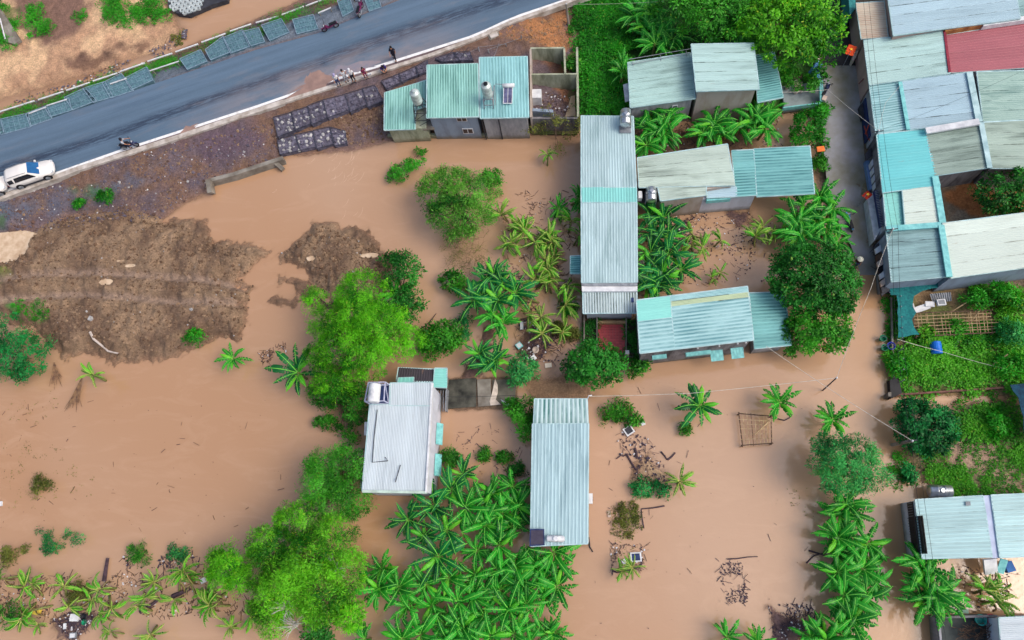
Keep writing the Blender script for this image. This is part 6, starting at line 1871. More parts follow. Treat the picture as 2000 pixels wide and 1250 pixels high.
# ---- car
M['carwhite'] = mk('car_white', A(238, 236, 232), A(228, 226, 224), 1, .18, spec=.6)
M['carglass'] = mk('car_glass', A(60, 140, 206), A(44, 116, 184), 1, .06, spec=.8)
M['tyre'] = mk('tyre_rubber', A(34, 34, 38), A(26, 26, 30), 5, .85)
M['lamp'] = mk('lamp_glass', A(220, 226, 232), A(190, 196, 206), 5, .15, spec=.7)
M['taillamp'] = mk('tail_lamp', A(150, 30, 36), A(110, 20, 26), 5, .2)
def make_car(label):
    """large estate, nose along +X"""
    t = thing('parked_car', (0, 0, 0), label, 'car', 'white cars parked on the road edge')
    S = [(-2.42, .62, .55, .95), (-2.38, .82, .42, 1.02), (-2.1, .90, .38, 1.06), (-1.2, .94, .36, 1.06), (0, .95, .36, 1.05), (1.0, .94, .36, 1.04), (1.25, .93, .38, 1.04), (1.9, .89, .42, .96), (2.25, .78, .46, .86), (2.42, .55, .52, .74)]
    vs, fs = [], []
    n = 8
    for x, w, z0, z1 in S:
        for (yy, zz) in ((-.85, 0), (-1, .25), (-1, .7), (-.9, 1), (.9, 1), (1, .7), (1, .25), (.85, 0)):
            vs.append((x, yy * w, z0 + (z1 - z0) * zz))
    for i in range(len(S) - 1):
        for k in range(n):
            fs.append((i * n + k, i * n + (k + 1) % n, (i + 1) * n + (k + 1) % n, (i + 1) * n + k))
    fs += [tuple(range(n)), tuple(range((len(S) - 1) * n + n - 1, (len(S) - 1) * n - 1, -1))]
    # cabin with rounded roof
    K = [(-2.36, .80, 1.04, .74, 1.10), (-2.22, .86, 1.05, .66, 1.66), (-1.9, .88, 1.05, .68, 1.78), (-.6, .89, 1.05, .70, 1.82), (.25, .88, 1.04, .66, 1.76), (1.2, .84, 1.02, .74, 1.06)]
    b = len(vs)
    for x, w0, z0, w1, z1 in K:
        vs += [(x, -w0, z0), (x, -w1, z1 - .05), (x, -w1 + .12, z1), (x, 0, z1 + .03), (x, w1 - .12, z1), (x, w1, z1 - .05), (x, w0, z0)]
    for i in range(len(K) - 1):
        for k in range(6):
            fs.append((b + i * 7 + k, b + (i + 1) * 7 + k, b + (i + 1) * 7 + k + 1, b + i * 7 + k + 1))
    m = MB(); m.add(vs, fs)
    me = m.mesh('body', M['carwhite'], smooth=True)
    bm_ = bmesh.new(); bm_.from_mesh(me); bmesh.ops.recalc_face_normals(bm_, faces=bm_.faces); bm_.to_mesh(me); bm_.free()
    obj('body', me, t)
    def glass(name, pts, mat='carglass'):
        m = MB(); m.face(pts); m.face([Vector(p) for p in pts[::-1]]); obj(name, m.mesh(name, M[mat]), t)
    glass('windscreen', [(.30, -.64, 1.785), (1.14, -.74, 1.125), (1.14, .74, 1.125), (.30, .64, 1.785)])
    glass('rear_window', [(-2.36, -.7, 1.2), (-2.27, -.6, 1.62), (-2.27, .6, 1.62), (-2.36, .7, 1.2)])
    for s in (-1, 1):
        glass('side_window', [(-1.5, s * .885, 1.14), (.75, s * .875, 1.12), (.2, s * .72, 1.66), (-1.3, s * .745, 1.68)], 'glass')
        glass('quarter_window', [(-2.15, s * .882, 1.16), (-1.62, s * .888, 1.14), (-1.55, s * .755, 1.6), (-2.1, s * .74, 1.55)], 'glass')
        m = MB(); m.box((.78, s * 1.03, 1.12), (.16, .2, .14)); obj('mirror', m.mesh('mirror', M['carwhite']), t)
        m = MB(); m.box((2.2, s * .62, .80), (.3, .34, .12), rz=-s * .45); obj('headlight', m.mesh('headlight', M['lamp']), t)
        m = MB(); m.box((-2.38, s * .72, .92), (.08, .2, .3)); obj('tail_light', m.mesh('tail_light', M['taillamp']), t)
        m = MB(); m.box((0, s * .95, .40), (2.1, .06, .12)); obj('sill', m.mesh('sill', M['dkgrey']), t)
        m = MB(); m.tube([(-1.9, s * .62, 1.84), (-.6, s * .66, 1.88), (.1, s * .62, 1.82)], .025); obj('roof_rail', m.mesh('roof_rail', M['grey']), t)
        for x in (-1.45, 1.5):
            m = MB(); m.lathe([(.25, -.1), (.36, -.11), (.38, 0), (.36, .11), (.25, .12)], (0, 0, 0), 20, 'Y')
            w = obj('wheel', m.mesh('tyre', M['tyre'], smooth=True), t, (x, s * .86, .38))
            m = MB(); m.lathe([(.24, -.02), (.24, .02), (.1, .04)], (0, s * .11, 0), 14, 'Y')
            for k in range(5):
                a = 6.283 * k / 5; m.bar((0, s * .135, 0), (math.cos(a) * .23, s * .13, math.sin(a) * .23), .05)
            obj('rim', m.mesh('rim', M['grey']), w)
            m = MB(); m.lathe([(.44, -.02), (.44, .02), (.38, .02)], (0, 0, 0), 20, 'Y'); obj('wheel_arch', m.mesh('wheel_arch', M['black']), t, (x, s * .935, .40))
    m = MB(); m.box((2.40, 0, .58), (.06, .7, .16)); obj('number_plate', m.mesh('number_plate', M['white']), t)
    m = MB(); m.box((2.37, 0, .70), (.08, .9, .1)); obj('grille', m.mesh('grille', M['black']), t)
    return t
car = make_car('white estate car parked whole in view on the road edge')
p = P(61, 339, ZR + .7); car.location = (p.x, p.y, ZR + .004); car.rotation_euler = (0, 0, RANG)
car.scale = (.93, .93, .95)
c2 = copy_tree(car); c2['label'] = 'white car mostly cut off by the left edge behind the estate car'
q = car.location - ROADX * 4.82; c2.location = (q.x, q.y, ZR + .004); c2.rotation_euler = (0, 0, RANG)

# ---- motorbikes
def make_bike(label, bodymat, group='motorbikes'):
    t = thing('motorbike', (0, 0, 0), label, 'motorbike', group)
    for x in (-.62, .62):
        m = MB()
        k = 18
        for i in range(k):
            a, b = 6.2832 * i / k, 6.2832 * (i + 1) / k
            m.bar((math.cos(a) * .25, 0, math.sin(a) * .25), (math.cos(b) * .25, 0, math.sin(b) * .25), .085, .085)
        w = obj('wheel', m.mesh('tyre', M['tyre']), t, (x, 0, .29))
        m = MB(); m.lathe([(.2, -.01), (.21, 0), (.2, .01)], (0, 0, 0), 14, 'Y')
        obj('rim', m.mesh('rim', M['grey']), w)
    m = MB()
    m.tube([(-.85, 0, .72), (-.55, 0, .68), (-.2, 0, .55), (.1, 0, .42), (.3, 0, .55), (.45, 0, .82)], [.06, .13, .13, .12, .16, .12], 8)
    m.box((.52, 0, .62), (.1, .36, .5)); m.box((.66, 0, .58), (.5, .12, .04))
    obj('body', m.mesh('body', bodymat), t)
    m = MB(); m.box((-.35, 0, .78), (.75, .26, .1)); m.box((-.62, 0, .82), (.3, .24, .08)); obj('seat', m.mesh('seat', M['black']), t)
    m = MB(); m.tube([(.62, -.06, .3), (.48, -.06, .95)], .03); m.tube([(.62, .06, .3), (.48, .06, .95)], .03); obj('fork', m.mesh('fork', M['grey']), t)
    m = MB(); m.tube([(.36, -.36, 1.0), (.44, -.15, 1.02), (.44, .15, 1.02), (.36, .36, 1.0)], .022); obj('handlebar', m.mesh('handlebar', M['black']), t)
    m = MB(); m.lathe([(.05, 0), (.1, .08), (.1, .1)], (.46, 0, .9), 12, 'X'); obj('headlight', m.mesh('headlight', M['lamp']), t)
    for s in (-1, 1):
        m = MB(); m.tube([(.4, s * .28, 1.02), (.38, s * .34, 1.18)], .012); m.box((.38, s * .35, 1.2), (.03, .14, .09)); obj('mirror', m.mesh('mirror', M['black']), t)
    m = MB(); m.tube([(0, -.16, .3), (-.4, -.18, .32), (-.8, -.19, .42)], [.03, .05, .06]); obj('exhaust', m.mesh('exhaust', M['grey']), t)
    m = MB(); m.tube([(-.85, .12, .74), (-.98, 0, .76), (-.85, -.12, .74)], .02); obj('rear_rack', m.mesh('rear_rack', M['grey']), t)
    return t
MR = mk('maroon_fairing', A(120, 40, 90), A(80, 24, 66), 2, .3, spec=.6)
MW = mk('white_fairing', A(220, 222, 226), A(190, 192, 200), 2, .3, spec=.6)
MN = mk('dark_blue_fairing', A(44, 50, 96), A(30, 34, 70), 2, .3, spec=.6)
def place(t, px, py, z, rz, lean=0):
    p = P(px, py, z + .6); t.location = (p.x, p.y, z); t.rotation_euler = (lean, 0, rz)
place(make_bike('maroon motorbike parked along the far road edge', MR), 643, 49, ZR + .004, RANG + math.pi + .05, -.12)
place(make_bike('maroon and dark motorbike standing across the far shoulder at the top edge', MR), 703, 15, 1.56, 1.45, -.12)
place(make_bike('dark motorbike ridden along the near lane marking', MN), 250, 282, ZR + .004, RANG - .12 + math.pi * 0, 0)
place(make_bike('dark motorbike parked at the gate on the dry lane', MN), 1614, 177, .74, 1.1, -.12)
place(make_bike('blue and white motorbike parked under the banana leaves on the lane', mk('light_blue_fairing', A(90, 170, 220), A(60, 130, 190), 2, .3, spec=.6)), 1661, 432, zat(*P(1661, 432, .5)[:2]) + .05, 1.75, -.12)

# ---- people: one skinned body each, clothes and hair over it
SKIN = mk('skin', A(186, 136, 108), A(168, 118, 92), 6, .6)
HAIR = mk('black_hair', A(26, 24, 28), A(16, 16, 20), 8, .5)
def skinned(name, verts, edges, radii, mat, levels=1):
    me = bpy.data.meshes.new(name)
    me.from_pydata(verts, edges, [])
    o = bpy.data.objects.new(name, me); COL.objects.link(o)
    sk = o.modifiers.new('s', 'SKIN')
    for i, r in enumerate(radii):
        me.skin_vertices[0].data[i].radius = r if hasattr(r, '__len__') else (r, r)
    me.skin_vertices[0].data[0].use_root = True
    ss = o.modifiers.new('d', 'SUBSURF'); ss.levels = levels; ss.render_levels = levels
    dg = bpy.context.evaluated_depsgraph_get()
    m2 = bpy.data.meshes.new_from_object(o.evaluated_get(dg))
    bpy.data.objects.remove(o); bpy.data.meshes.remove(me)
    m2.name = name; m2.materials.clear(); m2.materials.append(mat)
    m2.polygons.foreach_set('use_smooth', [True] * len(m2.polygons))
    return m2
def pose(kind):
    """joints in metres, facing +Y, feet on z = 0"""
    j = dict(pel=(0, 0, .93), chest=(0, .02, 1.28), neck=(0, .02, 1.45), head=(0, .05, 1.58), crown=(0, .03, 1.69),
             shL=(-.18, 0, 1.40), elL=(-.26, .02, 1.12), haL=(-.24, .14, .90), shR=(.18, 0, 1.40), elR=(.26, .02, 1.12), haR=(.24, .14, .90),
             hiL=(-.10, 0, .90), knL=(-.11, .03, .50), anL=(-.12, 0, .09), toL=(-.13, .17, .04), hiR=(.10, 0, .90), knR=(.11, .03, .50), anR=(.12, 0, .09), toR=(.13, .17, .04))
    if kind == 'walk':
        j.update(knL=(-.10, .16, .52), anL=(-.10, .22, .09), toL=(-.10, .39, .06), knR=(.10, -.04, .50), anR=(.10, -.26, .13), toR=(.10, -.12, .04), elL=(-.25, -.08, 1.14), haL=(-.22, -.02, .92), elR=(.24, .12, 1.14), haR=(.20, .32, 1.02))
    if kind == 'hips':
        j.update(elL=(-.38, -.10, 1.16), haL=(-.19, .06, 1.0), elR=(.38, -.10, 1.16), haR=(.19, .06, 1.0))
    if kind == 'crouch':
        j.update(pel=(0, -.18, .32), chest=(0, .06, .62), neck=(0, .18, .76), head=(0, .26, .86), crown=(0, .27, .97), shL=(-.18, .12, .72), shR=(.18, .12, .72), elL=(-.25, .30, .52), haL=(-.12, .46, .50), elR=(.25, .30, .52), haR=(.12, .46, .50),
                 hiL=(-.11, -.16, .33), knL=(-.17, .24, .50), anL=(-.14, .04, .09), toL=(-.16, .22, .04), hiR=(.11, -.16, .33), knR=(.17, .24, .50), anR=(.14, .04, .09), toR=(.16, .22, .04))
    if kind == 'ride':
        j.update(pel=(0, -.30, .90), chest=(0, -.18, 1.24), neck=(0, -.12, 1.40), head=(0, -.07, 1.53), crown=(0, -.08, 1.65), shL=(-.18, -.14, 1.35), shR=(.18, -.14, 1.35), elL=(-.30, .06, 1.14), haL=(-.34, .36, 1.04), elR=(.30, .06, 1.14), haR=(.34, .36, 1.04),
                 hiL=(-.12, -.28, .88), knL=(-.20, .14, .78), anL=(-.20, .08, .36), toL=(-.22, .26, .33), hiR=(.12, -.28, .88), knR=(.20, .14, .78), anR=(.20, .08, .36), toR=(.22, .26, .33))
    return {k: Vector(v) for k, v in j.items()}
def person(label, kind, px, py, z, rz, shirt, trousers, hat=None, s=1.0, group=None, dress=False, mid=.95):
    j = pose(kind)
    p = P(px, py, z + mid)
    t = thing('person', (p.x, p.y, z), label, 'person', group, rz)
    t.scale = (s, s, s)
    V, E, Rr = [], [], []
    ix = {}
    def v(k, r, pos=None):
        ix[k] = len(V); V.append(tuple(pos or j[k])); Rr.append(r); return ix[k]
    def e(a, b): E.append((ix[a], ix[b]))
    v('pel', (.135, .10)); v('chest', (.15, .105)); v('neck', .052); v('head', (.082, .098)); v('crown', (.075, .088))
    for a, b in (('pel', 'chest'), ('chest', 'neck'), ('neck', 'head'), ('head', 'crown')): e(a, b)
    nose = j['head'] + Vector((0, .11, -.01)); v('nose', .016, nose); e('head', 'nose')
    for S_ in 'LR':
        v('sh' + S_, .06); v('el' + S_, .042); v('ha' + S_, (.034, .022))
        e('chest', 'sh' + S_); e('sh' + S_, 'el' + S_); e('el' + S_, 'ha' + S_)
        d = (j['ha' + S_] - j['el' + S_]).normalized()
        sd_ = d.cross(Vector((0, 0, 1)) if abs(d.z) < .8 else Vector((0, 1, 0))).normalized()
        v('pa' + S_, (.036, .02), j['ha' + S_] + d * .07); e('ha' + S_, 'pa' + S_)
        for k, (o_, L) in enumerate(((-.03, .07), (-.01, .085), (.01, .08), (.03, .065))):
            q1 = j['ha' + S_] + d * (.09 + L * .5) + sd_ * o_; q2 = q1 + d * L * .45 + Vector((0, .012, -.012))
            v('f%d%s' % (k, S_), .009, q1); v('g%d%s' % (k, S_), .008, q2); e('pa' + S_, 'f%d%s' % (k, S_)); e('f%d%s' % (k, S_), 'g%d%s' % (k, S_))
        v('th' + S_, .01, j['ha' + S_] + d * .05 + sd_ * -.06); e('ha' + S_, 'th' + S_)
        v('hi' + S_, .085); v('kn' + S_, .058); v('an' + S_, .038); v('to' + S_, (.04, .03))
        e('pel', 'hi' + S_); e('hi' + S_, 'kn' + S_); e('kn' + S_, 'an' + S_); e('an' + S_, 'to' + S_)
    obj('body', skinned('body', V, E, Rr, SKIN), t)
    ix.clear()
    V, E, Rr = [], [], []
    def w(k, r, pos=None):
        ix[k] = len(V); V.append(tuple(pos or j[k])); Rr.append(r)
    hem = j['pel'] + (j['pel'] - j['chest']) * .12
    w('pel', (.165, .13), hem); w('chest', (.18, .13)); w('collar', .085, j['chest'].lerp(j['neck'], .75)); e('pel', 'chest'); e('chest', 'collar')
    for S_ in 'LR':
        w('sh' + S_, .085); w('el' + S_, .066, j['sh' + S_].lerp(j['el' + S_], .85)); e('chest', 'sh' + S_); e('sh' + S_, 'el' + S_)
    obj('shirt', skinned('shirt', V, E, Rr, shirt), t)
    ix.clear()
    V, E, Rr = [], [], []
    w('pel', (.16, .125)); 
    for S_ in 'LR':
        w('hi' + S_, .108); w('kn' + S_, .08); w('an' + S_, .062, j['kn' + S_].lerp(j['an' + S_], .92)); e('pel', 'hi' + S_); e('hi' + S_, 'kn' + S_); e('kn' + S_, 'an' + S_)
    obj('trousers', skinned('trousers', V, E, Rr, trousers), t)
    h = j['crown']
    m = MB()
    m.lathe([(.105, -.12), (.112, -.04), (.10, .03), (.06, .08), (.01, .095)], h + Vector((0, -.018, 0)), 12)
    obj('hair', m.mesh('hair', HAIR, smooth=True), t)
    for S_ in (-1, 1):
        m = MB(); m.lathe([(.004, -.006), (.012, 0), (.004, .006)], j['head'] + Vector((S_ * .035, .094, .02)), 6, 'Y'); obj('eye', m.mesh('eye', M['black']), t)
        f = j['anL' if S_ < 0 else 'anR'].lerp(j['toL' if S_ < 0 else 'toR'], .55)
        m = MB(); m.box(f + Vector((0, 0, -.03)), (.11, .27, .07)); obj('shoe', m.mesh('shoe', M['dkgrey']), t)
    if hat:
        m = MB()
        if hat[0] == 'cone': m.lathe([(.26, -.06), (.25, -.04), (.12, .07), (.01, .14)], h + Vector((0, 0, .02)), 16)
        elif hat[0] == 'helmet': m.lathe([(.14, -.10), (.145, 0), (.12, .08), (.06, .12), (.01, .13)], h, 14)
        else:
            m.lathe([(.118, -.05), (.12, .02), (.10, .08), (.03, .11)], h, 14); m.box(h + Vector((0, .15, -.03)), (.17, .13, .02))
        obj('hat', m.mesh('hat', hat[1], smooth=True), t)
    return t
cl = lambda n, c: mk('cloth_' + n, A(*c), None, 8, .85)
CW, CD, CN, CMr, CJ, CG = cl('white', (232, 234, 240)), cl('dark', (34, 36, 52)), cl('navy', (48, 38, 116)), cl('maroon', (128, 52, 84)), cl('denim', (66, 80, 120)), cl('grey', (190, 196, 206))
FA = RANG - math.pi / 2 + math.pi      # facing away across the road
away = RANG + math.pi
OUT = RANG + math.pi                    # body +Y turned towards the flood
zk = ZR + .13
person('person in white shirt and lilac cap standing leftmost on the kerb', 'stand', 656, 154, zk, OUT, CW, CJ, ('cap', cl('lilac', (176, 170, 214))), .98)
person('bare headed person in white shirt second from the left on the kerb', 'hips', 671, 146, zk, OUT + .2, CW, CG)
person('person in white shirt and dark trousers with white cap on the kerb', 'stand', 686, 146, zk, OUT - .15, CW, CD, ('cap', CW), 1.06)
person('person in maroon top and trousers standing on the kerb', 'stand', 710, 140, zk, OUT + .3, CMr, CMr, None, .92)
person('person in purple jacket crouching on the kerb with back to the road', 'crouch', 748, 131, zk, OUT, CN, CN, None, 1.1, mid=.55)
pw = person('person in black walking along the road line carrying a white bag', 'walk', 767, 103, ZR + .01, RANG + math.pi * .9, CD, CD, None, 1.08)
b = P(763, 105, ZR + .75)
m = MB(); m.tube([b + Vector((0, 0, -.18)), b, b + Vector((0, 0, .16))], [.1, .17, .05], 8); tag(m.build_at('bag', M['white'], b - Vector((0, 0, .18))), 'white bag carried by the person in black on the road', 'bag')
person('rider in pale shirt sitting on the dark motorbike on the road', 'ride', 247, 281, ZR + .02, RANG - .12 - math.pi / 2, CG, CD, ('helmet', CD), 1.0, mid=.75)
person('person with pale round hat and dark shirt wading at the end of the dry lane', 'stand', 1675, 512, .0, 2.9, cl('wine', (60, 26, 44)), CJ, ('cone', cl('straw', (232, 232, 214))), 1.0)
m = MB()
for k in range(3):
    c = P(719 + k * 2.2, 147 - k * .7, zk + .1); m.tube([c, c + Vector((.05, .06, .12)), c + Vector((.12, .1, .1))], [.06, .11, .04], 7)
tag(m.build_at('plastic_bag', M['white'], P(721, 147, zk)), 'crumpled white plastic bag on the kerb beside the person in maroon', 'bag')

# ---- poles and wires
def pole(name, label, bx, by, h, tx=None, ty=None, r=.11, mat=None, cat='pole', arm=False):
    b = P(bx, by, 0)
    t = thing(name, (b.x, b.y, zat(b.x, b.y)), label, cat)
    top = P(tx, ty, h) if tx is not None else Vector((b.x, b.y, h))
    m = MB(); m.tube([(b.x, b.y, -.6), top], [r, r * .75], 8); m.build('shaft', mat or M['conc'], t)
    m = MB(); m.lathe([(.05, 0), (.08, .05), (.04, .12)], top, 8); m.build('insulator', M['white'], t)
    if arm:
        m = MB(); m.bar(top + Vector((-.45, 0, -.2)), top + Vector((.45, .1, -.2)), .07); m.build('cross_arm', M['dkgrey'], t)
    return top
t1 = pole('utility_pole', 'concrete pole at the top beside the bare earth and green vines', 1112, 56, 2.7, 1106, 8, .13)
t2 = pole('utility_pole', 'thin pole with white insulator standing in the flooded crossing', 1607, 763, 3.6, 1634, 738, .06, M['dkgrey'])
t3 = pole('utility_pole', 'concrete pole leaning over the garden fence by the flooded lane', 1742, 868, 3.6, 1782, 861, .14, arm=True)
t4 = pole('utility_pole', 'pole at the corner of the dirty teal roof over the lane', 1722, 472, 4.6, 1744, 447, .11, M['grey'], arm=True)
t5 = pole('utility_pole', 'pole in front of the turquoise roof by the red gate', 1701, 276, 4.7, 1716, 255, .11, M['grey'], arm=True)
M['cable'] = mk('black_cable', A(44, 50, 58), A(30, 34, 40), 3, .6)
M['rope'] = mk('pale_wire', A(214, 210, 200), A(184, 178, 168), 3, .6)
def wire(label, pts, sag=.25, r=.022, mat='cable'):
    r *= .6
    pts = [Vector(p) for p in pts]
    m = MB()
    out = []
    for a, b in zip(pts[:-1], pts[1:]):
        for k in range(10):
            u = k / 10; q = a.lerp(b, u); q.z -= sag * 4 * u * (1 - u); out.append(q)
    out.append(pts[-1])
    m.tube(out, r, 4)
    tag(m.build_at('overhead_wire', M[mat], pts[0]), label, 'wire')
up = Vector((0, 0, -.1))
for dx, nm in ((0, 'left'), (.45, 'right')):
    d = Vector((dx, 0, -.15))
    wire('dark %s wire of the pair following the lane fronts of the eastern roofs' % nm, [P(1684, -40, 5) + d, t5 + d, t4 + d], .15)
    wire('dark %s wire of the pair from the teal roof corner past the lower gardens' % nm, [t4 + d, P(1752, 660, 4.2) + d, t3 + d, P(1806, 1060, 4.2) + d, P(1838, 1260, 4.2) + d], .15)
wire('pale wire across the dry lane from the gate to the turquoise roof pole', [P(1528, 180, 3.2), P(1617, 175, 3.2), t5], .1, .03, 'rope')
wire('long pale wire from the aqua roof over the flooded crossing to the garden pole', [P(1496, 676, 3.6), t3], .3, .032, 'rope')
wire('pale wire from the insulator pole up to the teal roof corner', [t2, P(1702, 560, 4.0), t4], .2, .028, 'rope')
wire('thin rope low over the water from the ribbed green front to the insulator pole', [P(1152, 774, 3.8), P(1350, 768, 3.2), t2], .15, .03, 'rope')
wire('thin cable from the white house over the concrete path', [P(872, 775, 2.6), P(1000, 772, 2.4), P(1040, 775, 3.2)], .2, .025)
wire('thin pale wire over the green vines from the top pole', [t1, P(1300, 2, 3.5)], .15, .022, 'rope')
wire('pale wire sagging across the weed garden', [P(1752, 662, 4.0), P(1838, 686, 1.4), P(1960, 720, 1.2)], .1, .03, 'rope')
wire('thin dark wire slanting over the pale blue roofs', [t5, P(1830, 212, 4.6), P(1990, 142, 4.8)], .08, .016)
wire('thin pale wire over the striped porch roof', [t5, P(1730, 200, 4.6), P(1760, 165, 4.8)], .08, .02, 'rope')

# ---- flags, signs, small things on the lane
def flag(label, px, py, w, h, z, rot, mat, star=False):
    p = P(px, py, z)
    t = thing('flag', (p.x, p.y, z), label, 'flag')
    c, s_ = math.cos(rot), math.sin(rot)
    m = MB()
    n = 6
    for i in range(n):
        a0, a1 = i / n - .5, (i + 1) / n - .5
        f = lambda a, b: (p.x + c * a * w - s_ * b * h, p.y + s_ * a * w + c * b * h, z + .08 * math.sin(a * 9 + b * 3))
        m.face([f(a0, -.5), f(a1, -.5), f(a1, .5), f(a0, .5)])
    m.build('cloth', mat, t)
    m = MB(); a = (p.x - c * w / 2 - s_ * 0, p.y - s_ * w / 2, z); m.tube([(a[0], a[1], .3), (a[0], a[1], z + .5)], .03); m.build('staff', M['grey'], t)
    if star:
        m = MB()
        pts = []
        for k in range(10):
            a = math.pi / 2 + k * math.pi / 5; r = .17 if k % 2 == 0 else .07
            pts.append((p.x + r * math.cos(a + rot), p.y + r * math.sin(a + rot), z + .14))
        m.face(pts); m.build('star', M['yellow'], t)
    return t
flag('orange red flag with yellow star at the edge of the tarred lane', 1662, 98, 1.1, .75, 2.6, 1.1, M['flagred'], True)
flag('red flag drooping in front of the white lane wall', 1694, 381, .7, .55, 2.2, .7, mk('flag_deep_red', A(206, 60, 36), A(170, 44, 30), 3, .7), True)
t = thing('sign_board', P(1605, 297), 'small orange board on a post at the left side of the lane', 'sign')
c = P(1603, 291, 1.8); m = MB(); m.box(c, (.65, .5, .08), rz=.1); m.build('board', mk('orange_board', A(244, 140, 60), A(224, 110, 50), 3, .6), t)
m = MB(); m.tube([(c.x + .1, c.y - .2, .2), (c.x + .1, c.y - .2, 1.8)], .04); m.build('post', M['grey'], t)
t = thing('gate_yard', P(1565, 195, .5), 'small concrete yard with blue gate between the mint roofed house and the lane', 'yard')
slab(t, 'paving', mk('yard_paving', A(150, 164, 170), A(120, 132, 136), 1, .7, space='World'), [(1528, 168), (1598, 160), (1606, 206), (1532, 214)], .72, .5)
for k in range(3):
    m = MB(); m.bar(P(1598 + k * 3.5, 120 + k * 12, 1.5), P(1602 + k * 3.2, 202 - k * 3, 1.5), .06, .3 if k == 0 else .06); m.build('gate_rail', M['cyan'], t)
m = MB(); m.bar(P(1528, 213, 1.4), P(1602, 204, 1.4), .09, .5); m.build('fence_panel', M['cyan'], t)
for x, y in ((1606, 200), (1598, 122)):
    c = P(x, y, 1.0); m = MB(); m.box(c, (.35, .5, 1.4), rz=-.5); m.build('gate_pillar', M['cream'], t)
for i, (x, y, r, lb) in enumerate(((1556, 169, .38, 'large round pot with shrub, biggest of the pots in the gate yard'), (1553, 182, .24, 'small pale pot nearest the yard floor middle'), (1536, 174, .22, 'pale pot beside the mint house wall'), (1563, 180, .2, 'smallest pot right of the pale pots in the gate yard'))):
    c = P(x, y, .72)
    pt = thing('flower_pot', c, lb, 'flower pot')
    m = MB(); m.lathe([(r * .65, 0), (r, .4), (r * 1.08, .42), (r * 1.08, .5), (r * .85, .5), (r * .85, .44)], c, 16); m.build('pot', M['cream'], pt)
    lv = Leaves(700 + i); lv.clump((c.x, c.y, c.z + .6), r * .8, 40, .2, .45); obj('plant', lv.mesh('plant', LM['mid'], c), pt)
m = MB()
for yy in (0, .35):
    m.bar(P(1551, 143, 1.6) + Vector((0, -yy, 0)), P(1579, 149, 1.2) + Vector((0, -yy, 0)), .06)
for k in range(5):
    q = P(1551, 143, 1.6).lerp(P(1579, 149, 1.2), k / 4); m.bar(q, q + Vector((0, -.35, 0)), .05)
tag(m.build_at('ladder', M['wood'], P(1565, 146, .8)), 'wooden ladder lying under the bright tree in the yard', 'ladder')
m = MB()
q = [P(x, y, 1.8) for x, y in ((1580, 138), (1592, 124), (1606, 126), (1600, 150), (1584, 152))]
m.face([v + Vector((0, 0, R.uniform(-.2, .2))) for v in q]); m.face([v - Vector((0, 0, .3)) for v in q[::-1]])
tag(m.build_at('tarpaulin', mk('blue_tarp', A(70, 140, 200), A(40, 90, 150), 3, .5), P(1592, 138, .8)), 'blue tarpaulin bundle by the gate under the bright tree', 'tarpaulin')

# ---- nets, garden fence and trellises
NET = mk('shade_net', A(30, 128, 128), A(16, 96, 104), 5, .8, bump=.4, bscale=30)
def sheet(name, label, cat, poly, zf, mat, n=14, th=.03):
    w = [P(x, y, 1.0) for x, y in poly]
    pts = []
    for i, p in enumerate(w):
        q = w[(i + 1) % len(w)]
        k = max(1, int((q - p).length / .5))
        for a in range(k):
            r_ = p.lerp(q, a / k)
            pts.append(Vector((r_.x + R.uniform(-.06, .06), r_.y + R.uniform(-.06, .06), 0)))
    bm_ = bmesh.new()
    f = bm_.faces.new([bm_.verts.new(p) for p in pts])
    bmesh.ops.triangulate(bm_, faces=[f])
    bmesh.ops.subdivide_edges(bm_, edges=bm_.edges[:], cuts=2, use_grid_fill=True)
    for v_ in bm_.verts:
        v_.co.z = zf(v_.co.x, v_.co.y) + .16 * float(fbm(np.array([v_.co.x * .9]), np.array([v_.co.y * .9]), 2, 77)[0])
    r_ = bmesh.ops.extrude_face_region(bm_, geom=bm_.faces[:])
    for g_ in r_['geom']:
        if isinstance(g_, bmesh.types.BMVert): g_.co.z -= th
    bmesh.ops.recalc_face_normals(bm_, faces=bm_.faces)
    c = sum(w, Vector()) / len(w)
    for v_ in bm_.verts: v_.co.x -= c.x; v_.co.y -= c.y
    me = bpy.data.meshes.new(name); bm_.to_mesh(me); bm_.free(); me.materials.append(mat)
    return tag(obj(name, me, None, (c.x, c.y, 0)), label, cat)
sheet('shade_net', 'teal shade net draped along the wall and down the bamboo frame in the garden', 'net', [(1734, 562), (1760, 556), (1832, 552), (1834, 562), (1800, 572), (1780, 580), (1778, 600), (1786, 612), (1778, 626), (1782, 640), (1792, 655), (1752, 661), (1750, 600), (1748, 578), (1736, 578)], lambda x, y: 1.25, NET)
sheet('shade_net', 'dark blue green netting over a pen at the right edge by the garden', 'net', [(1960, 757), (2060, 742), (2060, 868), (1990, 862), (1985, 820), (1975, 780)], lambda x, y: 1.8, mk('dark_net', A(16, 72, 96), A(10, 46, 70), 4, .8, bump=.5, bscale=20))
gf = thing('garden_wall', P(1745, 670), 'low dark wall with posts between the garden plots and the flooded lane', 'wall')
wl(gf, [(1741, 580), (1743, 660), (1747, 740)], .5, .14, -.4, M['conc'], 'low_wall')
wl(gf, [(1748, 771), (1850, 764), (1960, 757)], .55, .14, -.3, mk('brick_coping', A(130, 96, 84), A(100, 72, 64), 3, .85), 'low_wall')
slab(gf, 'dark_box', M['black'], [(1738, 742), (1754, 735), (1762, 768), (1740, 778)], .6, .8)
slab(gf, 'pillar', M['conc'], [(1735, 766), (1741, 766), (1741, 774), (1735, 774)], .9, 1.2)
for i in range(9):
    c = P(1746 + i * .7, 590 + i * 20, 0); m = MB(); m.bar((c.x, c.y, 0), (c.x, c.y, 1.5), .06); m.build('post', M['grey'], gf)
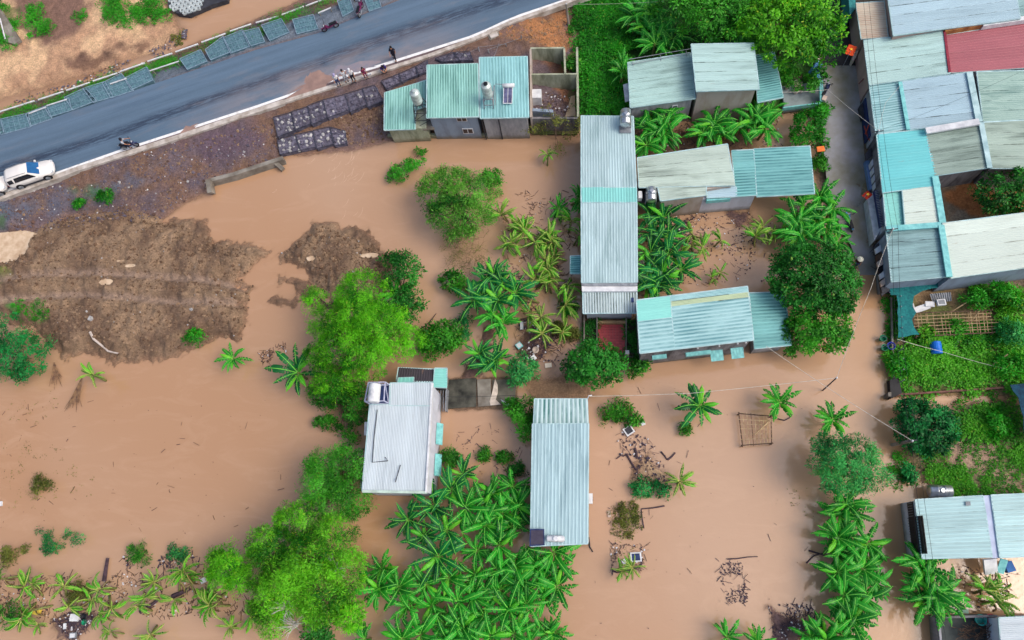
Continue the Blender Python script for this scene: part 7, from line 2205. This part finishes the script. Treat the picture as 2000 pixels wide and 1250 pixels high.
def trellis(label, quad, nx, ny, z, mat, dark=(), name='trellis'):
    q = [P(x, y, z) for x, y in quad]
    t = thing(name, ((q[0].x + q[2].x) / 2, (q[0].y + q[2].y) / 2, 0), label, 'trellis')
    for k in range(nx + 1):
        u = min(1, max(0, k / nx + R.uniform(-.02, .02)))
        a, b = q[0].lerp(q[1], u), q[3].lerp(q[2], u)
        e = (b - a) * R.uniform(-.02, .08)
        m = MB(); m.tube([a - e, b + e], .045 if k in (0, nx) else .028, 5); m.build('pole', mat if k not in (0, nx) and k not in dark else M['wood'], t)
    for k in range(ny + 1):
        u = min(1, max(0, k / ny + R.uniform(-.02, .02)))
        a, b = q[0].lerp(q[3], u), q[1].lerp(q[2], u)
        e = (b - a) * R.uniform(-.02, .08); up_ = Vector((0, 0, .06))
        m = MB(); m.tube([a - e + up_, b + e + up_], .045 if k in (0, ny) else .028, 5); m.build('pole', mat if k not in (0, ny) else M['wood'], t)
    for c in q:
        m = MB(); m.tube([(c.x, c.y, -.5), (c.x, c.y, z + .25)], .05, 5); m.build('post', M['wood'], t)
    return t
trellis('bamboo trellis in the garden under the pale roofed house', [(1782, 612), (1935, 606), (1940, 650), (1788, 658)], 20, 7, 1.0, M['bamboo'], (6, 13))
trellis('square bamboo trellis standing alone in the flooded field', [(1443, 808), (1506, 813), (1507, 866), (1450, 870)], 8, 6, .5, M['bamboo'], (3,))
m = MB(); m.tube([P(1474, 849, .8), P(1506, 819, .7)], .05, 6); tag(m.build_at('pole', M['bamboo'], P(1474, 849, .6)), 'loose bamboo pole lying across the square trellis', 'pole')
for i, (a, b) in enumerate((((1853, 612), (1892, 588)), ((1895, 630), (1912, 608)), ((1848, 560), (1875, 545)), ((1930, 566), (1958, 555)), ((1935, 715), (1968, 692)))):
    m = MB(); m.tube([P(*a, .5), P(*b, 1.6)], .05, 6)
    tag(m.build_at('stick', M['bamboo'], P(*a, .3)), ['leaning bamboo stick over the left of the garden trellis', 'dark leaning stick on the right of the garden trellis', 'stick propped on the wall above the roofing sheet', 'stick propped on the pale house wall at the right', 'thick pole leaning out of the weed garden at the right'][i], 'stick')
# things in the garden
def box_thing(name, label, cat, mat, px, py, d, z, rz=0, lid=None, tilt=0):
    p = P(px, py, z)
    m = MB(); rot = Matrix.Rotation(rz, 3, 'Z') @ Matrix.Rotation(tilt, 3, 'X')
    m.box(p, d, rot=rot)
    m.mi = 1 if lid else 0
    if lid:
        m.box(p + rot @ Vector((0, 0, d[2] / 2 + .01)), (d[0] * .72, d[1] * .72, .03), rot=rot)
    return tag(m.build_at(name, [mat, lid] if lid else mat, (p.x, p.y, p.z - d[2] / 2)), label, cat)
m = MB()
q = [P(x, y, z) for x, y, z in ((1816, 574, .9), (1856, 571, .9), (1858, 588, .7), (1822, 592, .7))]
for k in range(9):
    a, b = q[0].lerp(q[1], k / 9), q[0].lerp(q[1], (k + .7) / 9)
    c, d = q[3].lerp(q[2], (k + .7) / 9), q[3].lerp(q[2], k / 9)
    m.face([d, c, b, a]); e = q[0].lerp(q[1], (k + 1) / 9); f = q[3].lerp(q[2], (k + 1) / 9); u = Vector((0, 0, .07))
    m.face([c + u, f + u, e + u, b + u]); m.face([c, c + u, b + u, b])
tag(m.build_at('roofing_sheet', M['grey'], q[3]), 'grey corrugated sheet lying beside the teal net in the garden', 'sheet')
box_thing('plastic_crate', 'white gridded crate left of the white boards in the garden', 'crate', M['white'], 1777, 600, (.6, .5, .3), .7, .1, M['grey'])
box_thing('plastic_crate', 'white gridded crate lying on the grey corrugated sheet', 'crate', M['white'], 1838, 591, (.65, .5, .25), 1.0, .1, M['grey'])
box_thing('foam_board', 'long white foam board between the two white crates', 'board', M['white'], 1800, 602, (1.3, .5, .1), .75, .35)
box_thing('foam_board', 'shorter white foam board right of the long one', 'board', M['white'], 1816, 594, (.7, .45, .1), .85, -.05)
p = P(1828, 680, .75)
t = thing('barrel', (p.x, p.y, .3), 'blue plastic barrel leaning in the weed garden', 'barrel')
m = MB(); m.lathe([(.38, -.5), (.42, -.45), (.42, -.2), (.44, -.18), (.44, -.14), (.42, -.12), (.42, .2), (.44, .22), (.44, .26), (.42, .28), (.42, .46), (.36, .5)], p, 18, 'Y'); m.build('barrel_body', mk('blue_plastic', A(30, 120, 220), A(20, 90, 190), 2, .4), t)
m = MB(); m.lathe([(.34, .49), (.34, .53)], p, 16, 'Y'); m.build('lid', M['navy'], t)
def bucket(label, px, py, r, h, mat, z=.2):
    c = P(px, py, z); t = thing('bucket', (c.x, c.y, z), label, 'bucket')
    m = MB(); m.lathe([(r * .8, 0), (r, h), (r * 1.08, h), (r * 1.08, h - .03), (r * .92, h - .03), (r * .74, .04)], c, 14); m.build('pail', mat, t)
    m = MB(); m.tube([c + Vector((-r, 0, h)), c + Vector((0, r * .5, h + .08)), c + Vector((r, 0, h))], .012, 4); m.build('handle', M['grey'], t)
GB = mk('green_plastic', A(30, 150, 110), A(20, 120, 90), 2, .4)
bucket('upper green bucket at the garden wall by the flooded lane', 1722, 663, .26, .4, GB)
bucket('lower green bucket at the garden wall by the flooded lane', 1725, 681, .26, .4, GB)
bucket('blue bucket beside the green buckets at the garden wall', 1737, 678, .3, .45, mk('bucket_blue', A(40, 60, 190), A(30, 44, 150), 2, .4))
bucket('teal bucket on the dark terrace at the bottom right', 1911, 1210, .36, .4, mk('bucket_teal', A(60, 190, 180), A(40, 150, 140), 2, .4), .95)
bucket('pink red basin bucket on the dark terrace at the bottom right', 1931, 1208, .32, .35, mk('bucket_red', A(224, 60, 90), A(190, 40, 70), 2, .4), .95)
box_thing('foam_box', 'white propped foam panel under the mist blue roof edge', 'panel', M['white'], 1934, 1106, (.9, 1.1, .2), 1.2, .15, tilt=.4)
box_thing('door_leaf', 'teal door leaf leaning right of the white panel at the mist blue roofs', 'door', M['cyan'], 1957, 1106, (.5, 1.1, .1), 1.2, -.2, tilt=.5)
box_thing('tarp_bundle', 'blue tarp bundle under the mist blue roof edge', 'tarpaulin', mk('blue_bundle', A(40, 110, 180), A(30, 80, 140), 2, .6), 1970, 1107, (.6, .7, .4), .8, .3)
box_thing('float_board', 'pale mint board floating between the banana plants and the dark terrace', 'board', mk('mint_board', A(190, 226, 206), A(160, 200, 180), 2, .6), 1881, 1193, (.7, .3, .12), .06, -.1)

# ---- path slabs by the white house
for i, (poly, mt, z) in enumerate((([(872, 742), (930, 738), (930, 794), (870, 798)], mk('mossy_concrete', A(92, 92, 84), A(40, 42, 40), .9, .85, bump=.4, space='World'), .2), ([(932, 741), (958, 740), (960, 792), (934, 794)], M['conc'], .22), ([(962, 742), (1008, 740), (1006, 780), (964, 792)], mk('stained_concrete', A(120, 118, 106), A(88, 86, 78), .9, .85, bump=.4, space='World'), .18))):
    w_ = [P(x, y, z) for x, y in poly]
    m = MB(); m.prism([v[:2] for v in w_], -.3, z); tag(m.build('path', mt), kind='structure')
q = [P(x, y, .3) for x, y in ((967, 740), (972, 752), (972, 768), (968, 780), (978, 790), (958, 792), (956, 784), (962, 764))]
m = MB(); m.prism([v[:2] for v in q], .26, [.3 + R.uniform(0, .06) for _ in q]); tag(m.build_at('torn_sheet', mk('torn_tarp', A(226, 214, 200), A(190, 176, 164), 2, .7), q[0]), 'torn cream sheet lying over the concrete path', 'sheet')
q = [P(x, y, .3) for x, y in ((978, 780), (986, 784), (1000, 792), (996, 795), (984, 790))]
m = MB(); m.prism([v[:2] for v in q], .26, .31); tag(m.build_at('torn_sheet', M['white'], q[0]), 'small white scrap right of the torn cream sheet on the path', 'sheet')

# ---- loose things in and on the flood
box_thing('foam_box', 'cream foam box floating between the papaya shrub and citrus tree', 'box', mk('cream_foam', A(238, 226, 206), A(220, 204, 184), 2, .7), 1071, 714, (.55, .38, .2), .1, .12)
box_thing('plastic_tub', 'open mint tub in the debris above the concrete path', 'tub', M['cyan'], 1014, 675, (.5, .5, .2), .25, .7, M['white'])
box_thing('foam_box', 'white box tilted in debris above the papaya shrub', 'box', M['white'], 1042, 699, (.42, .42, .2), .3, .7, tilt=.2)
box_thing('white_board', 'narrow white board at the top of the debris above the path', 'board', M['white'], 1019, 636, (.28, .7, .1), .3, .05)
m = MB(); c = P(1046, 684, .3); m.lathe([(.2, 0), (.3, .12), (.22, .18), (.1, .1)], c, 12); tag(m.build_at('basin', M['cream'], c), 'cream broken basin in the debris over the papaya shrub', 'basin')
box_thing('freezer_box', 'white box with dark stains floating below the creeper at the path of debris', 'box', M['white'], 1228, 841, (.75, .7, .25), .12, .6, M['dkgrey'])
box_thing('foam_scrap', 'small white foam scrap right of the low creeper', 'scrap', M['white'], 1256, 827, (.32, .3, .15), .1, .4)
box_thing('plastic_sheet', 'white plastic sheet with blue stain beside the yellow banana plant', 'sheet', M['white'], 1242, 1088, (.85, .7, .12), .15, .08, M['navy'])
box_thing('plastic_sheet', 'small white plastic square on dark mat left of the stained sheet', 'sheet', M['white'], 1219, 1097, (.3, .35, .06), .14, .5)
box_thing('white_brick', 'pale block floating left of the drowning weeds', 'block', M['cream'], 1190, 1004, (.25, .5, .12), .05, .05)
box_thing('foam_box', 'large white foam box on the trash raft at the lower left', 'box', M['white'], 147, 1206, (.7, .55, .35), .2, .02)
box_thing('foam_scrap', 'bent white scrap on the trash raft at the lower left', 'scrap', M['white'], 127, 1223, (.25, .45, .1), .12, .2)
box_thing('plastic_crate', 'pale crate at the bottom end of the trash raft', 'crate', M['grey'], 143, 1241, (.55, .42, .2), .15, .1, M['white'])
box_thing('foam_box', 'yellow box wedged in the debris strip at the left', 'box', mk('yellow_foam', A(236, 210, 90), A(210, 180, 70), 2, .7), 72, 1195, (.62, .42, .25), .2, -.1)
box_thing('foam_scrap', 'white scrap in debris beside the lime bamboo clump', 'scrap', M['white'], 397, 1134, (.4, .4, .2), .15, .5)
box_thing('foam_scrap', 'white scrap at the left edge in the flooded field', 'scrap', M['white'], 1, 984, (.3, .4, .15), .1, .2)
c = P(165, 1205, .15); m = MB(); m.lathe([(.14, -.05), (.28, .12), (.24, .14), (.12, 0)], c, 14); tag(m.build_at('basin', M['black'], c), 'dark basin right of the large foam box on the trash raft', 'basin')
c = P(166, 1215, .12); m = MB(); m.lathe([(.12, -.05), (.22, .14), (.2, .14), (.1, 0)], c, 12); tag(m.build_at('basin', GB, c), 'green basin under the dark one on the trash raft', 'basin')
def logs(label, cat, pts, r, mat='wood', z=.08, name='branch'):
    q = [P(x, y, z) for x, y in pts]
    for v in q: v.z = max(z, zat(v.x, v.y) + r)
    m = MB(); m.tube(q, [r * (1 - .5 * i / len(q)) for i in range(len(q))], 6)
    return tag(m.build_at(name, M[mat], q[0]), label, cat)
M['wetwood'] = mk('wet_dark_wood', A(84, 66, 76), A(58, 46, 54), 4, .8)
M['hose'] = mk('pale_hose', A(206, 196, 190), A(180, 168, 160), 3, .6)
logs('pale bent hose lying on the lower part of the mud mound', 'hose', [(190, 655), (195, 668), (206, 679), (216, 688), (235, 692)], .12, 'hose', name='hose')
logs('long dark branch floating right of the bamboo', 'branch', [(815, 645), (832, 636), (846, 620), (852, 612)], .05, 'wetwood')
logs('dark L shaped pole floating right of the drowning weeds', 'pole', [(1298, 988), (1275, 992), (1253, 994), (1254, 1010), (1258, 1032)], .06, 'wetwood', name='pole')
logs('dark plank floating below the low creeper', 'plank', [(1223, 886), (1232, 902), (1243, 918)], .09, 'wetwood', name='plank')
logs('crooked dark branch left of the dark plank', 'branch', [(1204, 896), (1212, 890), (1222, 890)], .05, 'wetwood')
logs('short thick plank standing beside the sand spit', 'plank', [(1240, 876), (1243, 886), (1244, 896)], .11, 'wetwood', name='plank')
logs('V shaped broken board floating alone, left arm', 'board', [(1291, 882), (1298, 890), (1303, 898)], .07, 'wetwood', name='board')
logs('V shaped broken board floating alone, right arm', 'board', [(1304, 898), (1312, 892), (1319, 884)], .08, 'wetwood', name='board')
logs('black pole standing out from the corner of the ice blue roof', 'pole', [(1150, 1052), (1152, 1068), (1158, 1078)], .06, 'black', name='pole')
logs('curved branch beside the square trellis', 'branch', [(1520, 818), (1532, 821), (1542, 816), (1547, 810)], .05, 'wetwood')
logs('dead banana trunk hanging in the debris strip left of the two basins', 'trunk', [(205, 1135), (208, 1115), (212, 1090)], .2, 'wetwood', name='trunk')
logs('fallen dark trunk in the middle of the debris strip', 'trunk', [(275, 1195), (292, 1185), (312, 1170)], .18, 'wetwood', name='trunk')
logs('dark fallen trunk at the right of the debris strip', 'trunk', [(338, 1165), (355, 1158), (372, 1150)], .2, 'wetwood', name='trunk')
logs('long stick along the top of the trash raft', 'stick', [(120, 1208), (150, 1196), (180, 1186)], .06, 'wood', name='stick')
logs('dark curved rim around the plastic sheets', 'rim', [(1195, 1114), (1205, 1118), (1225, 1114), (1245, 1108), (1253, 1102), (1252, 1090)], .07, 'wetwood', name='rim')
logs('line of dark twigs at the lower right of the flooded field', 'twigs', [(1420, 1092), (1440, 1091), (1460, 1088), (1480, 1087)], .05, 'wetwood', name='twigs')
logs('thin dark branch left of the banana row', 'branch', [(1575, 1100), (1590, 1085), (1610, 1080)], .05, 'wetwood')
logs('forked dead branch half way down the banana row', 'branch', [(1580, 1075), (1596, 1080), (1614, 1086)], .07, 'wetwood')
for i, (x, y) in enumerate(((108, 722), (152, 770))):
    c = P(x, y, .2); m = MB()
    for k in range(18):
        a = -math.pi / 2 + R.uniform(-.6, .6) + (.3 if i == 0 else -.05); L = R.uniform(.8, 2.0)
        m.tube([P(x + 10 * i - 2, y - 32 + 18 * (1 - i), .35), c + Vector((math.cos(a) * L * .5, math.sin(a) * L * .4, .15)), c + Vector((math.cos(a) * L, math.sin(a) * L, .05))], [.06, .04, .015], 4)
    tag(m.build_at('dead_banana_plant', mk('dry_fronds', A(150, 120, 90), A(100, 76, 64), 4, .9, rnd=.2), c), ['dead grey uprooted stump with bare stalks left of the toppled banana plant', 'dead brown banana plant with limp stalks beside the toppled one'][i], 'dead plant')
c = zl_(178, 622, .8)
m = MB(); rock(m, c + Vector((0, 0, .1)), .3, 5); tag(m.build_at('rock', M['stone_pale'], c), 'single pale squared rock on the lower mud mound', 'rock')

# ---- debris nobody could count
def debris(name, poly, n, mats, z=.03, size=(.05, .3), sticks=.4, seed=1):
    rr = random.Random(seed)
    w = XY(poly, 0)
    x0, x1, y0, y1 = min(p[0] for p in w), max(p[0] for p in w), min(p[1] for p in w), max(p[1] for p in w)
    m = MB(); k = 0; tries = 0
    n = int(n * 1.7)
    while k < n and tries < n * 30:
        tries += 1
        x, y = rr.uniform(x0, x1), rr.uniform(y0, y1)
        if not inpoly(w, x, y) or fbm(np.array([x * .9]), np.array([y * .9]), 3, 40 + seed)[0] < .44: continue
        k += 1
        zz = max(z, zat(x, y) + .02) + rr.uniform(0, .04)
        m.mi = rr.choices(range(len(mats)), [6, 3, 1.2][:len(mats)])[0]
        a = rr.uniform(0, 6.28)
        if rr.random() < sticks and m.mi < 2:
            L = rr.uniform(.15, .7); d = Vector((math.cos(a), math.sin(a), rr.uniform(-.1, .15)))
            m.bar(Vector((x, y, zz)), Vector((x, y, zz)) + d * L, rr.uniform(.015, .04))
        else:
            s = rr.uniform(*size) * .62
            m.box((x, y, zz), (s, s * rr.uniform(.4, 1), .04 + s * .15), rz=a)
    return tag(m.build(name, mats), kind='stuff')
DB = [M['wetwood'], mk('dark_litter', A(76, 66, 84), A(56, 50, 62), 4, .8), mk('white_litter', A(222, 222, 226), A(190, 190, 196), 4, .7)]
DB2 = [M['wood'], M['wetwood'], DB[2]]
debris('debris', [(98, 1215), (150, 1190), (192, 1200), (150, 1250), (108, 1250)], 240, DB, .03, (.05, .25), .25, 1)
debris('debris', [(0, 1130), (480, 1110), (490, 1200), (0, 1215)], 520, DB2, .02, (.04, .22), .6, 2)
debris('debris', [(240, 1085), (380, 1080), (395, 1110), (250, 1110)], 110, DB, .02, (.05, .25), .5, 3)
debris('debris', [(960, 380), (1130, 370), (1130, 690), (1010, 700), (980, 480)], 420, DB2, .01, (.04, .16), .75, 4)
debris('debris', [(1005, 625), (1080, 625), (1095, 705), (1020, 712)], 220, DB, .1, (.06, .3), .45, 5)
debris('debris', [(1285, 420), (1560, 410), (1560, 545), (1330, 560)], 300, DB, .01, (.03, .2), .3, 6)
debris('debris', [(1300, 425), (1360, 420), (1350, 490), (1310, 490)], 160, DB, .05, (.04, .18), .35, 7)
debris('debris', [(1200, 840), (1265, 850), (1310, 940), (1240, 950), (1215, 905)], 130, DB, .03, (.05, .3), .45, 8)
debris('debris', [(1400, 1095), (1450, 1100), (1462, 1180), (1425, 1200)], 130, DB[:2], .01, (.03, .2), .25, 9)
debris('debris', [(1500, 1180), (1610, 1180), (1600, 1250), (1510, 1250)], 200, DB, .02, (.03, .2), .4, 10)
debris('debris', [(1190, 1060), (1260, 1065), (1258, 1115), (1195, 1120)], 110, DB2, .02, (.04, .25), .4, 11)
debris('debris', [(880, 850), (1035, 800), (1030, 920), (890, 930)], 60, DB[:2], .005, (.03, .12), .3, 12)
debris('debris', [(0, 780), (560, 780), (560, 1060), (0, 1060)], 60, [DB2[0], DB2[1]], .004, (.03, .1), .3, 13)
debris('debris', [(1255, 740), (1600, 800), (1600, 1200), (1150, 1250), (1160, 900)], 50, [DB2[1], DB2[0]], .004, (.03, .1), .2, 14)
debris('debris', [(0, 400), (330, 300), (540, 240), (545, 300), (300, 420), (60, 460)], 260, [M['stone_dark'], M['wood'], DB[2]], 0, (.06, .22), .2, 15)
debris('debris', [(130, 165), (300, 95), (370, 60), (340, 100), (200, 160), (60, 205), (20, 200)], 220, [M['stone_dark'], M['wood'], DB[2]], 0, (.08, .35), .3, 16)
debris('debris', [(1240, 230), (1520, 220), (1530, 290), (1250, 300)], 170, DB, .1, (.05, .2), .3, 17)
debris('debris', [(1700, 480), (1740, 470), (1742, 580), (1720, 580)], 90, DB, .4, (.1, .4), .4, 18)
debris('debris', [(1830, 1100), (1990, 1120), (1990, 1190), (1850, 1200)], 120, DB2, .01, (.04, .25), .5, 19)
debris('debris', [(505, 690), (560, 670), (565, 720), (520, 725)], 50, DB2, .02, (.04, .2), .7, 20)
debris('debris', [(360, 60), (368, 52), (366, 78), (356, 76)], 60, [M['stone_dark'], M['wood'], M['stone_pale']], .2, (.15, .4), .1, 21)
debris('debris', [(1045, 190), (1120, 195), (1118, 225), (1045, 222)], 90, DB2, .3, (.08, .35), .5, 22)
# clods and stones on the mounds
cm = MB()
rr = random.Random(9)
for poly, n in (([(0, 512), (120, 430), (330, 430), (500, 500), (480, 660), (220, 705), (70, 650)], 7000), ([(545, 490), (630, 440), (770, 495), (750, 600), (640, 590)], 2600), ([(0, 400), (400, 280), (545, 240), (545, 310), (330, 425), (30, 460)], 4200), ([(650, 235), (760, 200), (765, 262), (690, 290)], 900), ([(940, 80), (1110, 30), (1120, 90), (1040, 95)], 900)):
    w = XY(poly, .5)
    k = 0
    while k < n:
        x, y = rr.uniform(min(p[0] for p in w), max(p[0] for p in w)), rr.uniform(min(p[1] for p in w), max(p[1] for p in w))
        if not inpoly(w, x, y): continue
        k += 1
        z = zat(x, y)
        if z < .05: continue
        ii, jj = min(np.searchsorted(gx, x), NXg - 1), min(np.searchsorted(gy, y), NYg - 1)
        if RUT[jj, ii] > .35 and rr.random() < .85: continue
        if poly[0][0] == 0 and poly[0][1] == 400: cm.mi = rr.choices((3, 4, 1, 0), (5, 4, .35, 3))[0]
        elif poly[0][0] == 940: cm.mi = rr.choices((5, 0), (5, 2))[0]
        else: cm.mi = rr.choices((0, 2, 1), (5, 4, .12))[0]
        rock(cm, Vector((x, y, z - .015)), rr.uniform(.03, .10) * (2.1 if rr.random() < .10 else 1), k)
tag(cm.build('clods', [mk('mud_clod', A(150, 126, 103), A(120, 99, 81), 2, .95, space='World'), M['stone_pale'], mk('dark_mud_clod', A(112, 88, 70), A(90, 70, 56), 2, .95, space='World'), mk('grey_grit', A(112, 104, 116), A(84, 78, 92), 2, .95, space='World'), mk('brown_grit', A(110, 86, 76), A(84, 66, 62), 2, .95, space='World'), mk('tan_clod', A(180, 134, 92), A(146, 106, 74), 2, .95, space='World')]), kind='stuff')
# foam streaks where the current runs round the bank
fm = MB()
for k in range(30):
    cx, cy = rr.uniform(525, 740), rr.uniform(300, 440)
    if rr.random() < .6: cx, cy = rr.uniform(640, 700), rr.uniform(305, 360)
    p = P(cx, cy, .006); a = .5 + rr.uniform(-.5, .6); L = rr.uniform(.3, 1.4)
    pts = [p + Vector((math.cos(a + .5 * t) * L * t, math.sin(a + .5 * t) * L * t, 0)) for t in (0, .25, .5, .75, 1)]
    for i in range(4):
        d = (pts[i + 1] - pts[i]).normalized(); nn = Vector((-d.y, d.x, 0)) * rr.uniform(.006, .02)
        fm.face([pts[i] - nn, pts[i + 1] - nn * .8, pts[i + 1] + nn * .8, pts[i] + nn])
tag(fm.build('foam', mk('water_foam', A(208, 180, 158), A(196, 164, 138), 3, .6, space='World')), kind='stuff')
